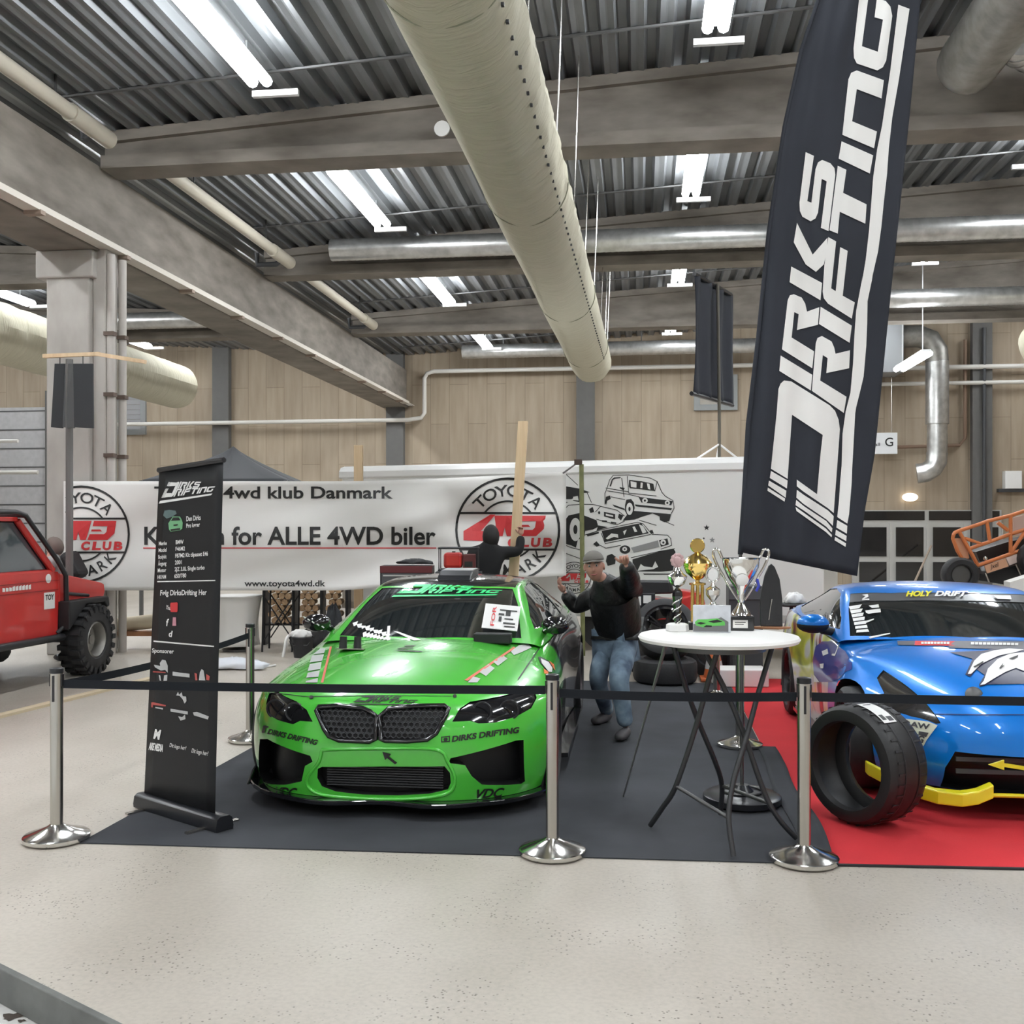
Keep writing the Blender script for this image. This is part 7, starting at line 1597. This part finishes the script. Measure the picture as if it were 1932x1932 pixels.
for (x0, x1, xb0, xb1, dd) in ((103, 123, 96, 118, .25), (138, 175, 140, 176, .0)):
    MB().prism([W(x0, 686, D + dd + .05), W(x1, 686, D + dd + .05), W(xb1, 808, D + dd + .05), W(xb0, 806, D + dd + .05)], Vector((0, .02, 0))).build('black_board', mat('board_black', (.018, .02, .023), .6), o, world=True)
    MB().tube([W((x0 + x1) / 2, 686, D + dd + .06), W((x0 + x1) / 2, 672, D + dd + .06)], .006, 5).build('hanging_cord', M_BLK, o, world=True)
MB().prism([W(123, 686, D + .3), W(138, 686, D + .05), W(140, 808, D + .05), W(118, 806, D + .3)], Vector((0, .02, 0))).build('grey_board', mat('board_grey', (.09, .095, .10), .5), o, world=True)
# black fabric banner on a mast on the trailer roof
D = 14.1; m0 = W(1357, 858, D); m0.z = 2.585; o = thing('mast_banner', 'black fabric banner on a mast above the trailer', 'banner', tuple(m0))
tl, tr, br3, bl3 = W(1310, 517, 13.45), W(1379, 556, 14.7), W(1380, 764, 14.7), W(1307, 743, 13.45)
MB().grid(24, 20, lambda u, v: (tl * (1 - u) + tr * u) * (1 - v) + (bl3 * (1 - u) + br3 * u) * v + Vector((.03 * math.sin(u * 20 + 1.2 * math.sin(v * 3)), 0, 0))).build('banner_cloth', M_FLAG, o, smooth=180, world=True, solid=.004)
MB().tube([tl, tr], .03, 8).build('top_bar', M_BLKS, o, world=True); MB().tube([bl3 + (bl3 - br3) * .03, br3 + (br3 - bl3) * .03], .03, 8).build('bottom_bar', M_BLKS, o, world=True)
MB().tube([m0, W(1357, 765, D), W(1354, 535, D)], .022, 8).build('mast', mat('mast_grey', (.12, .11, .09), .5, .4), o, world=True)
for x, dd in ((1312, -.3), (1402, .3), (1350, .9)):
    q = W(x, 861, D + dd); q.z = 2.59; MB().tube([q, W(1357, 838, D)], .014, 6).build('mast_stay', M_WHITE, o, world=True)
# ------------------------------------------------------------ orange tube-frame buggy, tilted on a ramp at the right
D = 14.3; A7 = lambda p: conv(p, 1780, 940, 11.36); o = thing('tube_buggy', 'orange tube-frame buggy climbing a ramp at the right edge', 'buggy', tuple(LD((1890 - CX) * D / F, D)))
def bp(x, y, dd=0.0): q = A7([(x, y)])[0]; return W(q[0], q[1], D + dd)
def btube(pts, r=.03, dd=0.0, name='frame_tube', m=M_ORG): return MB().tube([bp(x, y, dd if len(pt) == 2 else pt[2]) for pt in pts for x, y in [pt[:2]]], r, 8).build(name, m, o, smooth=60, world=True)
mb = MB()
for dd in (0, 1.15):
    for pts in ([(215, 790), (240, 740), (330, 700), (760, 560), (950, 490), (1440, 370), (2100, 150)], [(215, 790), (200, 860), (300, 1130), (420, 1320), (560, 1400), (740, 1440), (1450, 1190), (2200, 930)], [(330, 700), (740, 1440)], [(1440, 360), (1440, 1190)], [(930, 500), (1000, 930)], [(1000, 930), (1400, 780), (2100, 560)], [(560, 1080), (820, 980), (460, 860)], [(1440, 1180), (1720, 760), (2100, 500)], [(1160, 520), (1380, 690)], [(560, 1080), (1000, 930)]):
        mb.tube([bp(x, y, dd) for x, y in pts], .026, 8)
for x, y in ((240, 740), (950, 490), (1440, 370), (740, 1440), (1440, 1190), (420, 1320)): mb.tube([bp(x, y, 0), bp(x, y, 1.15)], .024, 8)
mb.build('tube_frame', M_ORG, o, smooth=60, world=True)
MB().prism([bp(880, 1450, -.03), bp(1330, 1290, -.03), bp(1400, 1460, -.03), bp(940, 1610, -.03)], Vector((0, .03, 0))).build('side_panel', mat('panel_peach', (.66, .36, .22), .45), o, world=True)
MB().prism([bp(1340, 1280, -.03), bp(1900, 1090, -.03), bp(1960, 1230, -.03), bp(1420, 1440, -.03)], Vector((0, .03, 0))).build('side_panel', mat('panel_pale', (.66, .52, .46), .45), o, world=True)
MB().prism([bp(220, 860, .05), bp(480, 860, .05), bp(560, 1300, .05), bp(420, 1300, .05)], Vector((0, .04, 0))).build('nose_panel', mat('panel_peach', (.66, .36, .22), .45), o, world=True, bevel=.01)
MB().prism([bp(700, 1150, .2), bp(1400, 930, .2), bp(2100, 800, .2), bp(2100, 1000, .2), bp(1430, 1180, .2), bp(780, 1360, .2)], Vector((0, .6, 0))).build('engine_block', mat('engine_black', (.015, .013, .013), .5), o, world=True)
MB().ball(bp(900, 1290, .0), .03, 12).build('fuel_cap', M_CHROME, o, smooth=180, world=True)
MB().prism([bp(1490, 420, .1), bp(1900, 300, .1), bp(1900, 800, .1), bp(1500, 800, .1)], Vector((0, .03, 0))).build('seat_back', mat('panel_pale', (.66, .52, .46), .45), o, world=True)
mb = MB(); a, f = art_text('Jxel', .01, .3); decal(mb, txt_px('Jxel', A7([(1000, 1520)])[0], A7([(1200, 1455)])[0], 8, .3, 0), lambda x, y: W(x, y, D - .036)); mb.build('panel_lettering', M_INK, o, world=True)
for (x, y, dd) in ((350, 1640, -.1), (350, 1640, 1.25), (1980, 1300, -.1)):
    c = bp(x, y, dd); M = Matrix.Translation(c) @ Matrix.Rotation(PI / 2, 4, 'X') ; R_ = .24
    t_ = MB().lathe([(.13, -.09), (.15, -.11), (R_ - .03, -.11), (R_, -.07), (R_, .07), (R_ - .03, .11), (.15, .11), (.13, .09)], 28, M, False).build('tyre', M_RUB, o, smooth=40, world=True)
    MB().lathe([(.135, .06), (.001, .07)], 18, M).build('rim', M_STEELD, o, world=True)
for pts in ([(350, 1640), (620, 1430)], [(700, 1760), (600, 1440)], [(980, 1800), (900, 1600)], [(1650, 1640), (1550, 1420)]): MB().tube([bp(x, y, .1) for x, y in pts], .014, 6).build('suspension_arm', M_STEEL, o, world=True)
MB().prism([bp(900, 1640, .1), bp(1480, 1460, .1), bp(2100, 1300, .1), bp(2100, 1560, .1), bp(1300, 1850, .1), bp(1000, 1800, .1)], Vector((0, .9, 0))).build('underbody', M_BLK, o, world=True)
c = bp(1500, 1850, -.7); o = thing('white_ramp', 'white ramp under the orange buggy at the right edge', 'ramp', (c.x, c.y, 0))
pts = [bp(1430, 1800, -.8), bp(2500, 1460, -.8)]; e = [Vector((pts[1].x, pts[1].y, 0)), Vector((pts[0].x, pts[0].y, 0))]
MB().prism(pts + e, Vector((.02, .3, 0))).build('ramp_body', M_WHITEM, o, world=True)
c0 = bp(350, 1640, .55); pz = c0.z - .245; o = thing('display_plinth', 'dark plinth under the front wheels of the orange buggy', 'plinth', (c0.x, c0.y, 0))
MB().bb(c0.x - .25, c0.x + .25, c0.y - .85, c0.y + .95, 0, pz).build('plinth_body', M_BLK, o, world=True)
a, b_ = W(1728, 1093, 27.5), W(1757, 1030, 28.6); a2 = b_ + (a - b_) * (b_.z - .0) / (b_.z - a.z)
tag(MB().tube([a2, b_], .03, 8).build('broom_pole', mat('pole_brown', (.28, .22, .17), .6)), 'brown pole leaning against the glazed doors', 'pole')
